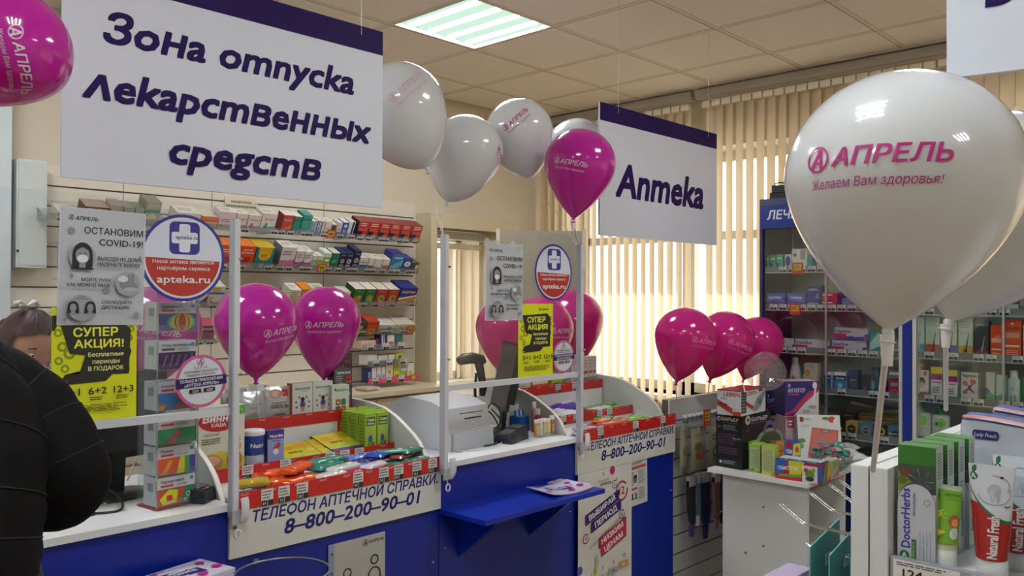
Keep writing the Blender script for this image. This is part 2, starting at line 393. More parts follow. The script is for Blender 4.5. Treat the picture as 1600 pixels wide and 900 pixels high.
# outside: unseen slab added to keep sun off the upper blinds, and paved yard
b = MB(); b.box(XW+0.35, -3.5, 2.80, XW+1.05, 5.2, 2.92, '#8d8578'); b.box(XW+0.35, -3.5, 2.92, XW+0.5, 5.2, 3.1, '#8d8578')
tag(b.build('window_canopy', origin=True), 'grey canopy outside over the row of windows', 'canopy')
b = MB(); b.box(XW+0.4, -12, -0.4, 30, 20, -0.3, M('#b9b2a4', 0.9, noise=0.1)); b.box(-3, 4.9, -0.4, XW+0.4, 20, -0.3, M('#b9b2a4', 0.9, noise=0.1)); struct('ground_outside', b)

# vertical blinds
slatm = translucent('blind_fabric', '#e0d0b4', '#f8e6c8', 0.36, rough=0.8)
railm = M('#bab5ab', 0.4); railc = M('#e8dfc8', 0.5)
def vblind(label, y0, y1, z0, z1, ang, X=4.985, axis='x'):
    mid = (y0+y1)/2
    root = thing('vertical_blind', label, 'blind', (X, mid, z0) if axis == 'x' else (mid, X, z0), group='vertical blinds at the windows')
    b = MB(root.matrix_world.inverted() if False else Matrix.Translation(-Vector(root.location)))
    s = MB(Matrix.Translation(-Vector(root.location))); k = MB(Matrix.Translation(-Vector(root.location)))
    def bx(m, a0, p0, q0, a1, p1, q1, mat):
        m.box(a0, p0, q0, a1, p1, q1, mat) if axis == 'x' else m.box(p0, a0, q0, p1, a1, q1, mat)
    bx(b, X-0.045, y0, z1-0.055, X+0.035, y1, z1, railm)
    n = int((y1-y0)/0.0735); rd = random.Random(int(y0*100))
    for i in range(n):
        y = y0+0.04+i*0.0735; a = ang+R(rd.uniform(-3, 3)); h = 0.0445; z1s = z1-0.12
        pts = []
        for t in range(7):
            q = -1+t/3; w = 0.004*(1-q*q); dx = math.sin(a)*q*h - math.cos(a)*w; dy = math.cos(a)*q*h+math.sin(a)*w
            pts.append((X+dx, y+dy) if axis == 'x' else (y+dy, X+dx))
        zb = z0+rd.uniform(0, 0.006)
        v = [(p[0], p[1], zb) for p in pts]+[(p[0], p[1], z1s) for p in pts]
        s.add(v, [(j, j+1, j+8, j+7) for j in range(6)], slatm, True)
        bx(k, X-0.05, y-0.032, z1s-0.005, X-0.018, y+0.030, z1s+0.035, railc)
    b.build('headrail', root); s.build('slats', root); k.build('slat_carriers', root)
vblind('cream vertical blind at left of the long window, behind the hanging sign', 3.02, 4.42, 0.76, 2.985, R(30))
vblind('cream vertical blind right of it, reaching behind the blue display cabinets', 1.02, 2.985, 0.76, 2.985, R(30))
vblind('cream vertical blind furthest right, behind the large white balloons', -2.7, 0.99, 0.76, 2.985, R(30))
vblind('narrow cream vertical blind inside the cased window behind the slatwall end', 3.79, 4.36, 1.0, 2.05, R(28), X=4.43, axis='y')

# ceiling lamps (4 tubes under a prismatic panel)
tubem = glow('tube_light', (0.93, 0.975, 1.0), TUBE_STRENGTH); panm = glow('prismatic_panel', (0.66, 0.93, 0.76), PANEL_STRENGTH)
def lamp(x, y, label):
    t = thing('ceiling_light', label, 'ceiling light', (x+0.3, y+0.3, ZC), group='square ceiling lights')
    b = MB()
    for q in ((-0.3, -0.3, 0.3, -0.285), (-0.3, 0.285, 0.3, 0.3), (-0.3, -0.285, -0.285, 0.285), (0.285, -0.285, 0.3, 0.285)): b.box(q[0], q[1], -0.004, q[2], q[3], 0.05, M('#cfc9bb', 0.4))
    b.build('frame', t)
    b = MB(); b.box(-0.285, -0.285, 0.012, 0.285, 0.285, 0.018, panm); b.build('diffuser', t)
    for i in range(4):
        xx = -0.205+i*0.1367; b = MB(); b.box(xx-0.019, -0.25, 0.004, xx+0.019, 0.25, 0.011, tubem); b.build('tube', t)
LL = ['square ceiling light with four tubes left of the hanging signs, nearest the windows', 'square ceiling light above the big dispensing sign', 'square ceiling light over the customer aisle by the windows', 'square ceiling light over the spot where the photo is taken', 'square ceiling light over the left end of the counter', 'square ceiling light over the left aisle', 'square ceiling light at the rear by the windows', 'square ceiling light at the rear of the aisle']
for (x, y), l in zip(LIGHTS, LL): lamp(x, y, l)

# ================================================================ SLATWALL
lam = M('#ddd3c2', 0.55, noise=0.02, nscale=12); groove = M('#5b5248', 0.6); lam2 = M('#c6cbc9', 0.5, noise=0.02)
def slatwall(name, label, x0, x1, yf, z0, z1, zg, step=0.098, lm=lam, vs=()):
    t = thing(name, label, 'slatwall', ((x0+x1)/2, yf+0.02, z0)); L = Vector(t.location)
    b = MB(Matrix.Translation(-L)); z = z1; g = zg
    zs = [z1]
    while g > z0+0.02:
        b.box(x0, yf, g+0.004, x1, yf+0.012, zs[-1], lm); zs.append(g-0.004); g -= step
    b.box(x0, yf, z0, x1, yf+0.012, zs[-1], lm)
    b.build('panel', t)
    b = MB(Matrix.Translation(-L)); b.box(x0, yf+0.008, z0, x1, yf+0.045, z1-0.002, groove); b.build('groove_backing', t)
    b = MB(Matrix.Translation(-L))
    for v in vs: b.box(v-0.002, yf-0.001, z0, v+0.002, yf+0.001, z1, '#8b8071')
    b.box(x1, yf-0.004, z0, x1+0.012, yf+0.045, z1, lm); b.build('edge_strip', t)
slatwall('slatwall_panel', 'cream slatwall behind the counter carrying the sloping medicine shelves', 1.215, 3.68, 4.40, 1.0, 2.222, 2.121, vs=(1.75, 2.23, 2.96))
slatwall('slatwall_panel', 'low grey slatwall right of the counter hung with bags and socks', 3.67, 4.46, 2.36, 0.02, 1.068, 0.955, lm=lam2)
b = MB(); b.box(1.10, 4.28, 0.0, 1.205, 4.455, 2.9, M('#c9d2d4', 0.5)); tag(b.build('wall_pier', origin=True), None, None, kind='structure').name = 'trim_2'
b = MB(); b.box(1.231, 4.30, 1.72, 1.36, 4.395, 2.222, M('#ced3d0', 0.4)); b.box(1.24, 4.296, 1.73, 1.352, 4.30, 2.212, '#c6ccc9'); b.lathe([(0.0, 0), (0.006, 0.001), (0.006, 0.012)], M('#3a3a3a', 0.3), 10, (1.236, 4.292, 1.79))
tag(b.build('lamp_housing', origin=True), 'tall white metal air purifier box fixed to the slatwall at far left', 'air purifier')

# back worktop and drawers under the slatwall
cabm = M('#c9bca3', 0.5, noise=0.02)
t = thing('drawer_cabinet', 'cream drawer cabinet standing below the slatwall behind the counter', 'cabinet', (2.45, 4.2, 0))
b = MB(Matrix.Translation(-Vector(t.location))); b.box(1.22, 4.02, 0, 3.665, 4.39, 0.992, cabm); b.build('body', t)
b = MB(Matrix.Translation(-Vector(t.location))); b.box(1.22, 3.985, 0.994, 3.67, 4.395, 1.02, M('#dccfb4', 0.4)); b.build('worktop', t)
for i in range(4):
    x0 = 1.24+i*0.608
    for j, (z0, z1) in enumerate(((0.80, 0.98), (0.55, 0.79), (0.30, 0.54), (0.06, 0.29))):
        b = MB(Matrix.Translation(-Vector(t.location))); b.box(x0+0.004, 4.0, z0+0.003, x0+0.602, 4.02, z1-0.003, cabm); dr = b.build('drawer', t)
        b = MB(Matrix.Translation(-Vector(t.location))); zc = (z0+z1)/2; b.tube([(x0+0.24, 4.0, zc), (x0+0.24, 3.975, zc), (x0+0.37, 3.975, zc), (x0+0.37, 4.0, zc)], 0.005, M('#d8d4cc', 0.25, 0.9), 6); b.build('handle', dr)

# ================================================================ COUNTER
blue = M('#08248e', 0.32, spec=0.5, noise=0.03, nscale=30); white = M('#dfe0e2', 0.35, noise=0.01); grey = M('#aeb3ae', 0.5)
navy = '#191a6e'
PX = [0.30, 1.232, 2.07, 2.862, 3.65]
def counter_desk(label, x0, x1, zsh):
    t = thing('cash_desk', label, 'counter', ((x0+x1)/2, 2.6, 0)); L = Matrix.Translation(-Vector(t.location))
    b = MB(L); b.box(x0, 2.325, 0.0, x1, 2.343, 0.958, blue)
    for q in (x0+0.03, x1-0.03):
        for z in (0.66, 0.25): b.cyl((q, 2.325, z), 0.006, 0.002, '#9aa0b8', 8)
    b.build('front_panel', t)
    b = MB(L); b.box(x0, 2.3065, 0.96, x1, 2.92, 0.98, white); b.build('worktop', t)
    b = MB(L); b.box(x0, 2.345, 0.0, x0+0.018, 2.9, 0.958, grey); b.box(x1-0.018, 2.345, 0, x1, 2.9, 0.958, grey); b.box(x0+0.02, 2.345, 0.60, x1-0.02, 2.88, 0.618, grey); b.build('carcass', t)
    return t
counter_desk('blue fronted cash desk with white worktop at left, beneath the customer in black', PX[0], PX[1], 0)
counter_desk('blue fronted cash desk with white worktop between the two product displays', PX[2]+0.002, PX[3]-0.002, 0)
bm2 = M('#0a2ba4', 0.3)
def blue_shelf(x0, x1, z, label):
    t = thing('bag_shelf', label, 'shelf', ((x0+x1)/2, 2.2, z-0.2)); L = Matrix.Translation(-Vector(t.location))
    b = MB(L); b.box(x0, 2.078, z-0.018, x1, 2.324, z, bm2); b.build('board', t)
    for xx in (x0+0.10, x1-0.19):
        b = MB(L); v = [(xx, 2.10, z-0.019), (xx, 2.324, z-0.019), (xx, 2.324, z-0.20), (xx+0.018, 2.10, z-0.019), (xx+0.018, 2.324, z-0.019), (xx+0.018, 2.324, z-0.20)]
        b.add(v, [(0, 2, 1), (3, 4, 5), (0, 1, 4, 3), (1, 2, 5, 4), (2, 0, 3, 5)], bm2); b.build('bracket', t)
blue_shelf(2.068, 2.755, 0.812, 'bright blue bag shelf on brackets under the middle cash desk')
blue_shelf(0.66, 1.18, 0.792, 'bright blue bag shelf under the left cash desk holding magazines')

prom = M('#bf2626', 0.35); tagm = M('#d7d7d5', 0.4)
ACRY = glassy('clear_acrylic', tint=(0.96, 0.975, 0.98), refl=0.04, body=0.03)
def price(parent, L, x, y, z, w=0.045, h=0.05, col=None, seed=0):
    b = MB(L); b.box(x-w/2, y-0.0022, z, x+w/2, y, z+h, tagm)
    p = P(b, Fr((x-w/2, y-0.0022, z), (1, 0, 0), (0, 0, 1)), w, h)
    if col: p.r(0, 0, 1, 1, col); p.r(0.12, 0.2, 0.88, 0.85, '#b7a52e'); p.n(0.15, 0.25, 0.85, 0.8, 2, '#3a3a20', seed)
    else: p.r(0.0, 0, 0.5, 0.34, '#26262a'); p.r(0.54, 0, 1, 0.34, '#26262a'); p.n(0.06, 0.4, 0.95, 0.95, 3, '#6d6d70', seed); p.t(0.24, 0.08, 0.18, '%d' % (20+(seed*37) % 80), WHT)
    return b.build('price_label', parent)
def strip(t, L, x0, x1, y, z0, z1, tags, dense=0.09, name='promo_strip'):
    b = MB(L); b.box(x0, y-0.003, z0, x1, y, z1, prom); p = P(b, Fr((x0, y-0.003, z0), (1, 0, 0), (0, 0, 1)), x1-x0, z1-z0)
    n = max(2, int((x1-x0)/dense))
    for i in range(n): p.t((i+0.3)/n, 0.80, 0.15, 'Акция!', '#e9cfc8', sh=0.25, al='l', w=0.028/(x1-x0))
    b.build(name, t)
    for i, fx in enumerate(tags): price(t, L, x0+(x1-x0)*fx, y-0.0035, z0+(z1-z0)*0.0, 0.040, min(0.05, (z1-z0)), seed=i+int(x0*10))
def display(label, x0, x1, tf, t2, t3, y2=2.565, y3=2.762, zf=0.973):
    t = thing('counter_display', label, 'display stand', ((x0+x1)/2, 2.6, 0)); L = Matrix.Translation(-Vector(t.location))
    b = MB(L); b.box(x0, 2.325, 0.0, x1, 2.343, 0.93, blue)
    for q in (x0+0.03, x1-0.03): b.cyl((q, 2.32, 0.62), 0.005, 0.006, '#9aa0b8', 8)
    b.build('front_panel', t)
    # phone sign
    b = MB(L); b.box(x0, 2.312, 0.815, x1, 2.324, 0.962, M('#cdd0cb', 0.35))
    w = x1-x0; p = P(b, Fr((x0, 2.312, 0.815), (1, 0, 0), (0, 0, 1)), w, 0.147)
    p.t(0.53, 0.655, 0.235, 'ТЕЛЕФОН АПТЕЧНОЙ СПРАВКИ', navy, w=0.88, b=0.03, sh=0.18)
    p.t(0.55, 0.27, 0.31, '8–800–200–90–01', navy, w=0.66, b=0.035, sh=0.18)
    for u, v in ((0.02, 0.62), (0.975, 0.68)): p.d(u, v, 0.006, '#6a6a68')
    b.build('phone_sign', t)
    # stepped trays
    b = MB(L); b.box(x0+0.02, 2.3125, zf, x1-0.02, y2-0.003, zf+0.012, white); b.box(x0+0.02, y2, 0.985, x1-0.02, y3, 0.995, white); b.box(x0+0.02, y2-0.002, 0.957, x1-0.02, y2+0.008, 0.985, white)
    b.box(x0+0.02, y3, 1.105, x1-0.02, 2.93, 1.117, white); b.box(x0+0.02, y3-0.002, 0.995, x1-0.02, y3+0.008, 1.105, white); b.box(x0+0.02, 2.925, 0, x1-0.02, 2.94, 1.19, white); b.build('stepped_trays', t)
    prof = [(2.93, 1.175), (2.80, 1.172), (2.72, 1.167), (2.64, 1.156), (2.57, 1.133), (2.505, 1.10), (2.455, 1.071), (2.42, 1.044), (2.38, 0.99), (2.36, 0.955), (2.35, 0.02), (2.93, 0.02)]
    for xs, xe in ((x0, x0+0.018), (x1-0.018, x1)):
        b = MB(L); b.prism(prof, xs, xe, M('#b5b9b4', 0.45), mapf=lambda a, c, z: (z, a, c)); b.build('side_panel', t)
        b = MB(L); b.tube([((xs+xe)/2, a, c+0.001) for a, c in prof[:10]], 0.0095, M('#e4e1d8', 0.35), 6, flat=0.25); b.build('edge_band', t)
    strip(t, L, x0+0.004, x1-0.004, 2.311, 0.955, 1.008, tf); strip(t, L, x0+0.02, x1-0.02, y2-0.002, 0.985, 1.030, t2); strip(t, L, x0+0.02, x1-0.02, y3-0.002, 1.105, 1.150, t3)
    return t
display('white stepped product display with red strips, left of the middle cash desk', PX[1]+0.002, PX[2]-0.002, (0.14, 0.21, 0.29, 0.55, 0.68, 0.76, 0.86, 0.95), (0.22, 0.4, 0.63, 0.71, 0.79), (0.93,))
display('white stepped product display with red strips, at the right end of the counter', PX[3]+0.002, PX[4], (0.2, 0.55, 0.85), (0.12, 0.24, 0.37, 0.62, 0.73), (0.5, 0.68), zf=0.958)

# protective frames
fr_m = M('#c9cdd4', 0.35)
def post(t, L, x, y=2.293):
    b = MB(L); b.box(x-0.011, y-0.010, 0.945, x+0.011, y+0.012, 1.822, fr_m); b.box(x-0.012, y-0.0105, 0.944, x-0.0065, y+0.0125, 1.823, M('#a9adb8', 0.3)); b.build('post', t)
    b = MB(L); b.tube([(x+0.024, y-0.018, 1.0), (x+0.024, y-0.024, 0.985), (x+0.024, y-0.024, 0.955), (x+0.024, y-0.014, 0.935), (x+0.024, y+0.01, 0.93)], 0.012, M('#d9dadd', 0.3), 8); b.box(x-0.012, y-0.016, 0.925, x+0.02, y-0.008, 0.965, M('#a7aab0', 0.3)); b.build('clamp', t)
    b = MB(L); b.tube([(x+0.004, y-0.012, 0.925), (x+0.004, y-0.016, 0.91)], 0.0025, M('#c8ccd0', 0.2, 0.8), 6)
    ring = [(x+0.004+0.010*math.cos(a), y-0.018, 0.897+0.013*math.sin(a)) for a in [2*math.pi*i/12 for i in range(12)]]
    b.tube(ring, 0.003, M('#d6d9dc', 0.25), 6, closed=True); b.build('eye_screw', t)
    for z in (1.70, 1.36):
        b = MB(L); b.cyl((0, 0, 0), 0.001, 0.001, '#888888', 6); b.v = []; b.f = []; b.mi = []; b.sm = []
        b.lathe([(0.0, 0.0), (0.006, 0.001), (0.007, 0.005), (0.0, 0.008)], M('#8b8f96', 0.25, 0.9), 8, (x+0.012, y-0.012, z)); b.build('screw', t)
shield = glassy('screen_glass', tint=(0.97, 0.98, 0.985), refl=0.028, body=0.004)
def frame(label, x0, x1, left=True):
    t = thing('counter_screen', label, 'protective screen', ((x0+x1)/2, 2.305, 0.93)); L = Matrix.Translation(-Vector(t.location))
    post(t, L, x0); post(t, L, x1)
    b = MB(L); b.box(x0+0.011, 2.297, 1.245, x1-0.011, 2.315, 1.266, fr_m); b.build('rail', t)
    b = MB(L); b.box(x0+0.012, 2.309, 1.267, x1-0.012, 2.313, 1.86, shield); b.build('pane', t)
frame('white framed clear screen above the left cash desk', 0.36, 1.236)
frame('white framed clear screen above the middle cash desk', 2.066, 2.858)
# ================================================================ HANGING SIGNS
signm = M('#cdd2e0', 0.45); signp = M('#210a50', 0.6, spec=0.2)
def ceiling_sign(label, o, u, w, h, lines, group=None):
    """o = bottom left corner, u = direction to the right"""
    t = thing('hanging_sign', label, 'sign', o); u = Vector(u).normalized(); n = u.cross(Vector((0, 0, 1)))
    f = Fr((0, 0, 0), u, (0, 0, 1))
    b = MB(); th = 0.01
    v = [f(0, 0, 0), f(w, 0, 0), f(w, h, 0), f(0, h, 0), f(0, 0, -th), f(w, 0, -th), f(w, h, -th), f(0, h, -th)]
    b.add(v, [(0, 1, 2, 3), (5, 4, 7, 6), (1, 5, 6, 2), (4, 0, 3, 7), (3, 2, 6, 7), (4, 5, 1, 0)], signm)
    p = P(b, f, w, h); p.r(0, 0.865, 1, 1, signp)
    f2 = Fr(Vector(f(w, 0, -th)), -u, (0, 0, 1)); P(b, f2, w, h).r(0, 0.865, 1, 1, signp)
    for (cu, cv, hh, st, ww) in lines: p.t(cu, cv, hh, st, signp, w=ww, b=0.043, sh=0.20)
    b.build('board', t)
    for uu in (0.13, 0.91):
        b = MB(); c = f(w*uu, h-0.03, 0.003); b.tube([c, (c[0], c[1], ZC-o[2])], 0.0012, M('#c8c4bc', 0.3), 5); b.build('hanging_wire', t)
ceiling_sign('big white and purple hanging sign reading zone of medicine dispensing, above the left display', (0.754, 2.28, 1.895), (1, 0, 0), 1.012, 0.6,
    [(0.49, 0.610, 0.135, 'Зoʜa omnycka', 0.78), (0.50, 0.355, 0.135, 'ʌekapcmʙeʜʜыx', 0.90), (0.515, 0.115, 0.135, 'cpegcmʙ', 0.48)])
ceiling_sign('white and purple hanging sign reading pharmacy, above the right end of the counter', (3.004, 2.30, 1.872), (1, 0, 0), 1.03, 0.6, [(0.49, 0.315, 0.26, 'Anmeka', 0.74)])
ceiling_sign('white hanging sign cropped at the upper right corner, nearest the camera', (1.222, 0.35, 1.895), (0.2, -0.98, 0), 0.8, 0.6, [(0.22, 0.150, 0.135, 'Уxog', 0.32)])
o = carton('wall_notice', 'small black and cream notice about video surveillance on the slatwall', 'notice', 0.20, 0.003, 0.062, '#d8cfb6', F=[('t', 0.5, 0.55, 0.20, 'НАХОДИТСЯ ПОД', INK, 0.62, {'b': 0.03}), ('t', 0.5, 0.15, 0.20, 'ВИДЕОНАБЛЮДЕНИЕМ', INK, 0.92, {'b': 0.03})], loc=(2.402, 4.392, 2.083))

# ================================================================ POSTERS ON THE SCREENS
PM = M('#c3c8d0', 0.55, noise=0.04, nscale=9)
def virus(p, u, v, r, c='#8a8d93'):
    p.d(u, v, r, c, 14)
    for i in range(8):
        a = R(45*i+10); p.e(u+1.25*r*math.cos(a), v+1.25*r*math.sin(a)*p.w/p.h, r*0.13, r*0.13*p.w/p.h, c, 6)
def flat(name, label, cat, g, w, h, mat, ops=None, fn=None, th=0.0012, group=None, curl=0.0, shape=None):
    """thin printed sheet with its bottom-left at g.o"""
    root_o = g.o.copy(); g2 = Fr((0, 0, 0), g.u, g.v); b = MB()
    if shape:
        v = [g2(x, y, 0) for x, y in shape]+[g2(x, y, -th) for x, y in shape]; n = len(shape)
        b.add(v, [tuple(range(n)), tuple(range(2*n-1, n-1, -1))]+[(i, n+i, n+(i+1) % n, (i+1) % n) for i in range(n)], mat)
    else:
        v = [g2(0, 0, 0), g2(w, 0, 0), g2(w, h, 0), g2(0, h, 0), g2(0, 0, -th), g2(w, 0, -th), g2(w, h, -th), g2(0, h, -th)]
        b.add(v, [(0, 1, 2, 3), (5, 4, 7, 6), (1, 5, 6, 2), (4, 0, 3, 7), (3, 2, 6, 7), (4, 5, 1, 0)], mat)
    p = P(b, g2, w, h)
    if ops: p.run(ops)
    if fn: fn(p)
    o = b.build(name); o.location = root_o; return tag(o, label, cat, group)
def covid(p):
    g1, g2, k = '#9ba0a8', '#7e8288', '#1b1c20'
    p.r(0.012, 0.008, 0.988, 0.992, M('#b6bbc4', 0.55, noise=0.05, nscale=12))
    p.logo(0.125, 0.915, 0.035, k); p.t(0.17, 0.895, 0.032, 'АПРЕЛЬ', k, al='l', b=0.03, sh=0.2, w=0.26)
    p.t(0.965, 0.785, 0.058, 'ОСТАНОВИМ', k, al='r', b=0.012, w=0.69); p.t(0.965, 0.69, 0.058, 'COVID-19!', k, al='r', b=0.012, w=0.52)
    virus(p, 0.13, 0.80, 0.04); virus(p, 0.145, 0.42, 0.022); virus(p, 0.54, 0.30, 0.04); virus(p, 0.93, 0.60, 0.018); virus(p, 0.90, 0.09, 0.036); virus(p, 0.08, 0.05, 0.022)
    # masked woman
    p.d(0.25, 0.585, 0.155, g1); p.e(0.25, 0.60, 0.115, 0.105, k); p.r(0.135, 0.50, 0.365, 0.60, k); p.e(0.25, 0.475, 0.13, 0.035, k, 20, 0, 180); p.e(0.25, 0.595, 0.078, 0.072, '#8f9298'); p.r(0.215, 0.49, 0.285, 0.54, '#8f9298')
    p.poly([(0.165, 0.63), (0.25, 0.665), (0.335, 0.63), (0.33, 0.67), (0.25, 0.70), (0.17, 0.67)], k)
    p.e(0.25, 0.567, 0.062, 0.033, '#dfe2e6'); p.e(0.218, 0.61, 0.012, 0.006, k, 8); p.e(0.282, 0.61, 0.012, 0.006, k, 8)
    p.t(0.42, 0.56, 0.031, 'ВЫХОДЯ ИЗ ДОМА,', k, al='l', b=0.025, w=0.53); p.t(0.42, 0.51, 0.031, 'НАДЕНЬТЕ МАСКУ', k, al='l', b=0.025, w=0.50)
    # hands
    p.d(0.78, 0.365, 0.15, g1); p.e(0.80, 0.34, 0.10, 0.042, g2)
    for i in range(4): p.e(0.70+i*0.045, 0.375+i*0.014, 0.022, 0.05, g2, 12)
    p.e(0.72, 0.405, 0.06, 0.028, '#d5d8dc'); p.e(0.82, 0.315, 0.09, 0.018, '#aeb2b8')
    p.t(0.57, 0.375, 0.028, 'МОЙТЕ РУКИ', k, al='r', b=0.025, w=0.33); p.t(0.57, 0.33, 0.028, 'КАК МОЖНО ЧАЩЕ', k, al='r', b=0.025, w=0.49)
    # distance
    p.d(0.25, 0.15, 0.155, g1); p.t(0.25, 0.235, 0.018, '1,5 м', k); p.r(0.17, 0.222, 0.33, 0.226, k)
    for cx in (0.155, 0.345):
        p.e(cx, 0.155, 0.062, 0.050, k); p.poly([(cx-0.062, 0.155), (cx-0.07, 0.10), (cx+0.07, 0.10), (cx+0.062, 0.155)], k); p.e(cx, 0.148, 0.036, 0.036, '#8f9298'); p.poly([(cx-0.014, 0.12), (cx+0.014, 0.12), (cx+0.05, 0.088), (cx-0.05, 0.088)], '#8f9298')
    p.t(0.47, 0.185, 0.028, 'СОБЛЮДАЙТЕ', k, al='l', b=0.025, w=0.36); p.t(0.47, 0.14, 0.028, 'ДИСТАНЦИЮ', k, al='l', b=0.025, w=0.33)
flat('covid_poster', 'grey paper poster about stopping covid on the left screen, above the yellow poster', 'poster', Fr((0.752, 2.300, 1.520), (1, 0.0, -0.02), (0.02, 0, 1)), 0.218, 0.303, PM, fn=covid)
flat('covid_poster', 'narrow-looking grey poster about stopping covid on the middle screen', 'poster', Fr((2.283, 2.300, 1.502), (1, 0.0, -0.01), (0.01, 0, 1)), 0.212, 0.300, PM, fn=covid)
YEL = M('#d6dc10', 0.5)
def akcia(p):
    k = '#23231c'
    for i, (u, v, r) in enumerate(((0.07, 0.78, 0.05), (0.12, 0.66, 0.06), (0.08, 0.54, 0.05), (0.2, 0.6, 0.07), (0.93, 0.80, 0.04), (0.9, 0.72, 0.05), (0.15, 0.47, 0.05))): p.g_(u, v, r, r*0.5, '#8d9418', 14)
    p.poly([(0.0, 0.93), (0.05, 0.93), (0.10, 0.90), (0.03, 0.80), (0.0, 0.80)], k)
    p.logo(0.60, 0.925, 0.028, k); p.t(0.64, 0.91, 0.024, 'АПРЕЛЬ', k, al='l', b=0.02, sh=0.2, w=0.22)
    p.poly([(0.12, 0.845), (0.80, 0.86), (0.90, 0.80), (0.90, 0.66), (0.93, 0.60), (0.90, 0.52), (0.91, 0.42), (0.15, 0.42), (0.10, 0.36), (0.60, 0.36), (0.72, 0.43), (0.34, 0.45), (0.40, 0.60), (0.20, 0.62)], k)
    p.poly([(0.10, 0.845), (0.82, 0.865), (0.92, 0.80), (0.90, 0.40), (0.70, 0.40), (0.62, 0.345), (0.10, 0.33), (0.30, 0.40), (0.38, 0.58), (0.2, 0.60)], k)
    p.t(0.50, 0.745, 0.075, 'СУПЕР', '#e9ee4c', b=0.035, w=0.52); p.t(0.54, 0.645, 0.07, 'АКЦИЯ!', '#e9ee4c', b=0.035, w=0.58)
    for i, s in enumerate(('Бесплатные', 'периоды', 'В ПОДАРОК')): p.t(0.62, 0.565-i*0.062, 0.036, s, '#e9ee9c', b=0.03, w=(0.42, 0.32, 0.42)[i])
    for cx, s in ((0.21, '3+1'), (0.52, '6+2'), (0.83, '12+3')):
        p.t(cx, 0.235, 0.062, s, k, b=0.02, w=0.24 if len(s) > 3 else 0.21); p.n(cx-0.09, 0.18, cx+0.09, 0.215, 2, k)
    p.n(0.14, 0.08, 0.92, 0.15, 5, '#5f6320')
flat('promo_poster', 'bright yellow promotion poster under the grey one on the left screen', 'poster', Fr((0.742, 2.304, 1.268), (1, 0, 0), (0, 0, 1)), 0.213, 0.297, YEL, fn=akcia)
flat('promo_poster', 'bright yellow promotion poster on the middle screen, between grey poster and round stickers', 'poster', Fr((2.474, 2.303, 1.268), (1, 0, 0), (0, 0, 1)), 0.213, 0.297, YEL, fn=akcia)
def circ(r, n=40): return [(r+r*math.cos(2*math.pi*i/n), r+r*math.sin(2*math.pi*i/n)) for i in range(n)]
def aptru(p):
    bl = '#2f2f8c'
    p.d(0.5, 0.5, 0.5, bl, 40); p.d(0.5, 0.5, 0.465, '#cdd3e3', 40)
    pts = [(0.5+0.44*math.cos(R(a)), 0.5+0.44*math.sin(R(a))) for a in range(180, 361, 8)]; p.poly(pts, '#b23227')
    p.rr(0.33, 0.54, 0.69, 0.915, bl, 0.18); p.rr(0.445, 0.565, 0.575, 0.89, '#d5dae8', 0.2); p.rr(0.355, 0.665, 0.665, 0.795, '#d5dae8', 0.2)
    p.t(0.50, 0.715, 0.045, 'apteka', bl, al='c', b=0.012, w=0.19); p.t(0.61, 0.715, 0.045, '.ru', '#b23227', al='l', b=0.012, w=0.05)
    p.t(0.5, 0.435, 0.042, 'Наша аптека является', WHT, w=0.72, b=0.01); p.t(0.5, 0.36, 0.042, 'партнёром сервиса', WHT, w=0.62, b=0.01); p.t(0.5, 0.215, 0.085, 'apteka.ru', WHT, w=0.62, b=0.025)
flat('round_sticker', 'round blue and red partner sign on the left screen beside the post', 'sign', Fr((0.960, 2.301, 1.579), (1, 0, 0), (0, 0, 1)), 0.246, 0.246, '#2f2f8c', fn=aptru, shape=circ(0.123))
flat('round_sticker', 'round blue and red partner sign on the middle screen beside the post', 'sign', Fr((2.570, 2.301, 1.578), (1, 0, 0), (0, 0, 1)), 0.238, 0.238, '#2f2f8c', fn=aptru, shape=circ(0.119))
def card(p):
    p.d(0.5, 0.5, 0.44, '#ccd3dd', 36); p.logo(0.5, 0.87, 0.075, '#8a3a5a')
    p.t(0.5, 0.73, 0.055, 'КАРТА', '#8a3a5a', w=0.26); p.t(0.5, 0.67, 0.038, 'ПРОГРАММЫ ЛОЯЛЬНОСТИ', '#30304a', w=0.66, b=0.01); p.t(0.5, 0.61, 0.038, 'В ВАШЕМ ТЕЛЕФОНЕ', '#8a3a5a', w=0.56, b=0.01)
    p.r(0.0, 0.40, 1.0, 0.58, '#241463'); p.t(0.5, 0.50, 0.055, 'ТОЛЬКО В ПРИЛОЖЕНИИ', WHT, w=0.84, b=0.02); p.t(0.5, 0.42, 0.055, '«АПТЕКА АПРЕЛЬ»', WHT, w=0.68, b=0.02)
    p.rr(0.25, 0.29, 0.48, 0.365, INK); p.rr(0.53, 0.29, 0.76, 0.365, INK); p.n(0.31, 0.30, 0.46, 0.35, 2, WHT); p.n(0.59, 0.30, 0.74, 0.35, 2, WHT)
flat('round_sticker', 'round pink rimmed loyalty card sticker on the left screen above the rail', 'sign', Fr((1.065, 2.300, 1.271), (1, 0.0, 0.05), (-0.05, 0, 1)), 0.152, 0.152, '#c05f92', fn=card, shape=circ(0.076, 36))
flat('round_sticker', 'round pink rimmed loyalty card sticker on the middle screen above the rail', 'sign', Fr((2.686, 2.300, 1.268), (1, 0.0, 0.02), (-0.02, 0, 1)), 0.140, 0.140, '#c05f92', fn=card, shape=circ(0.070, 36))
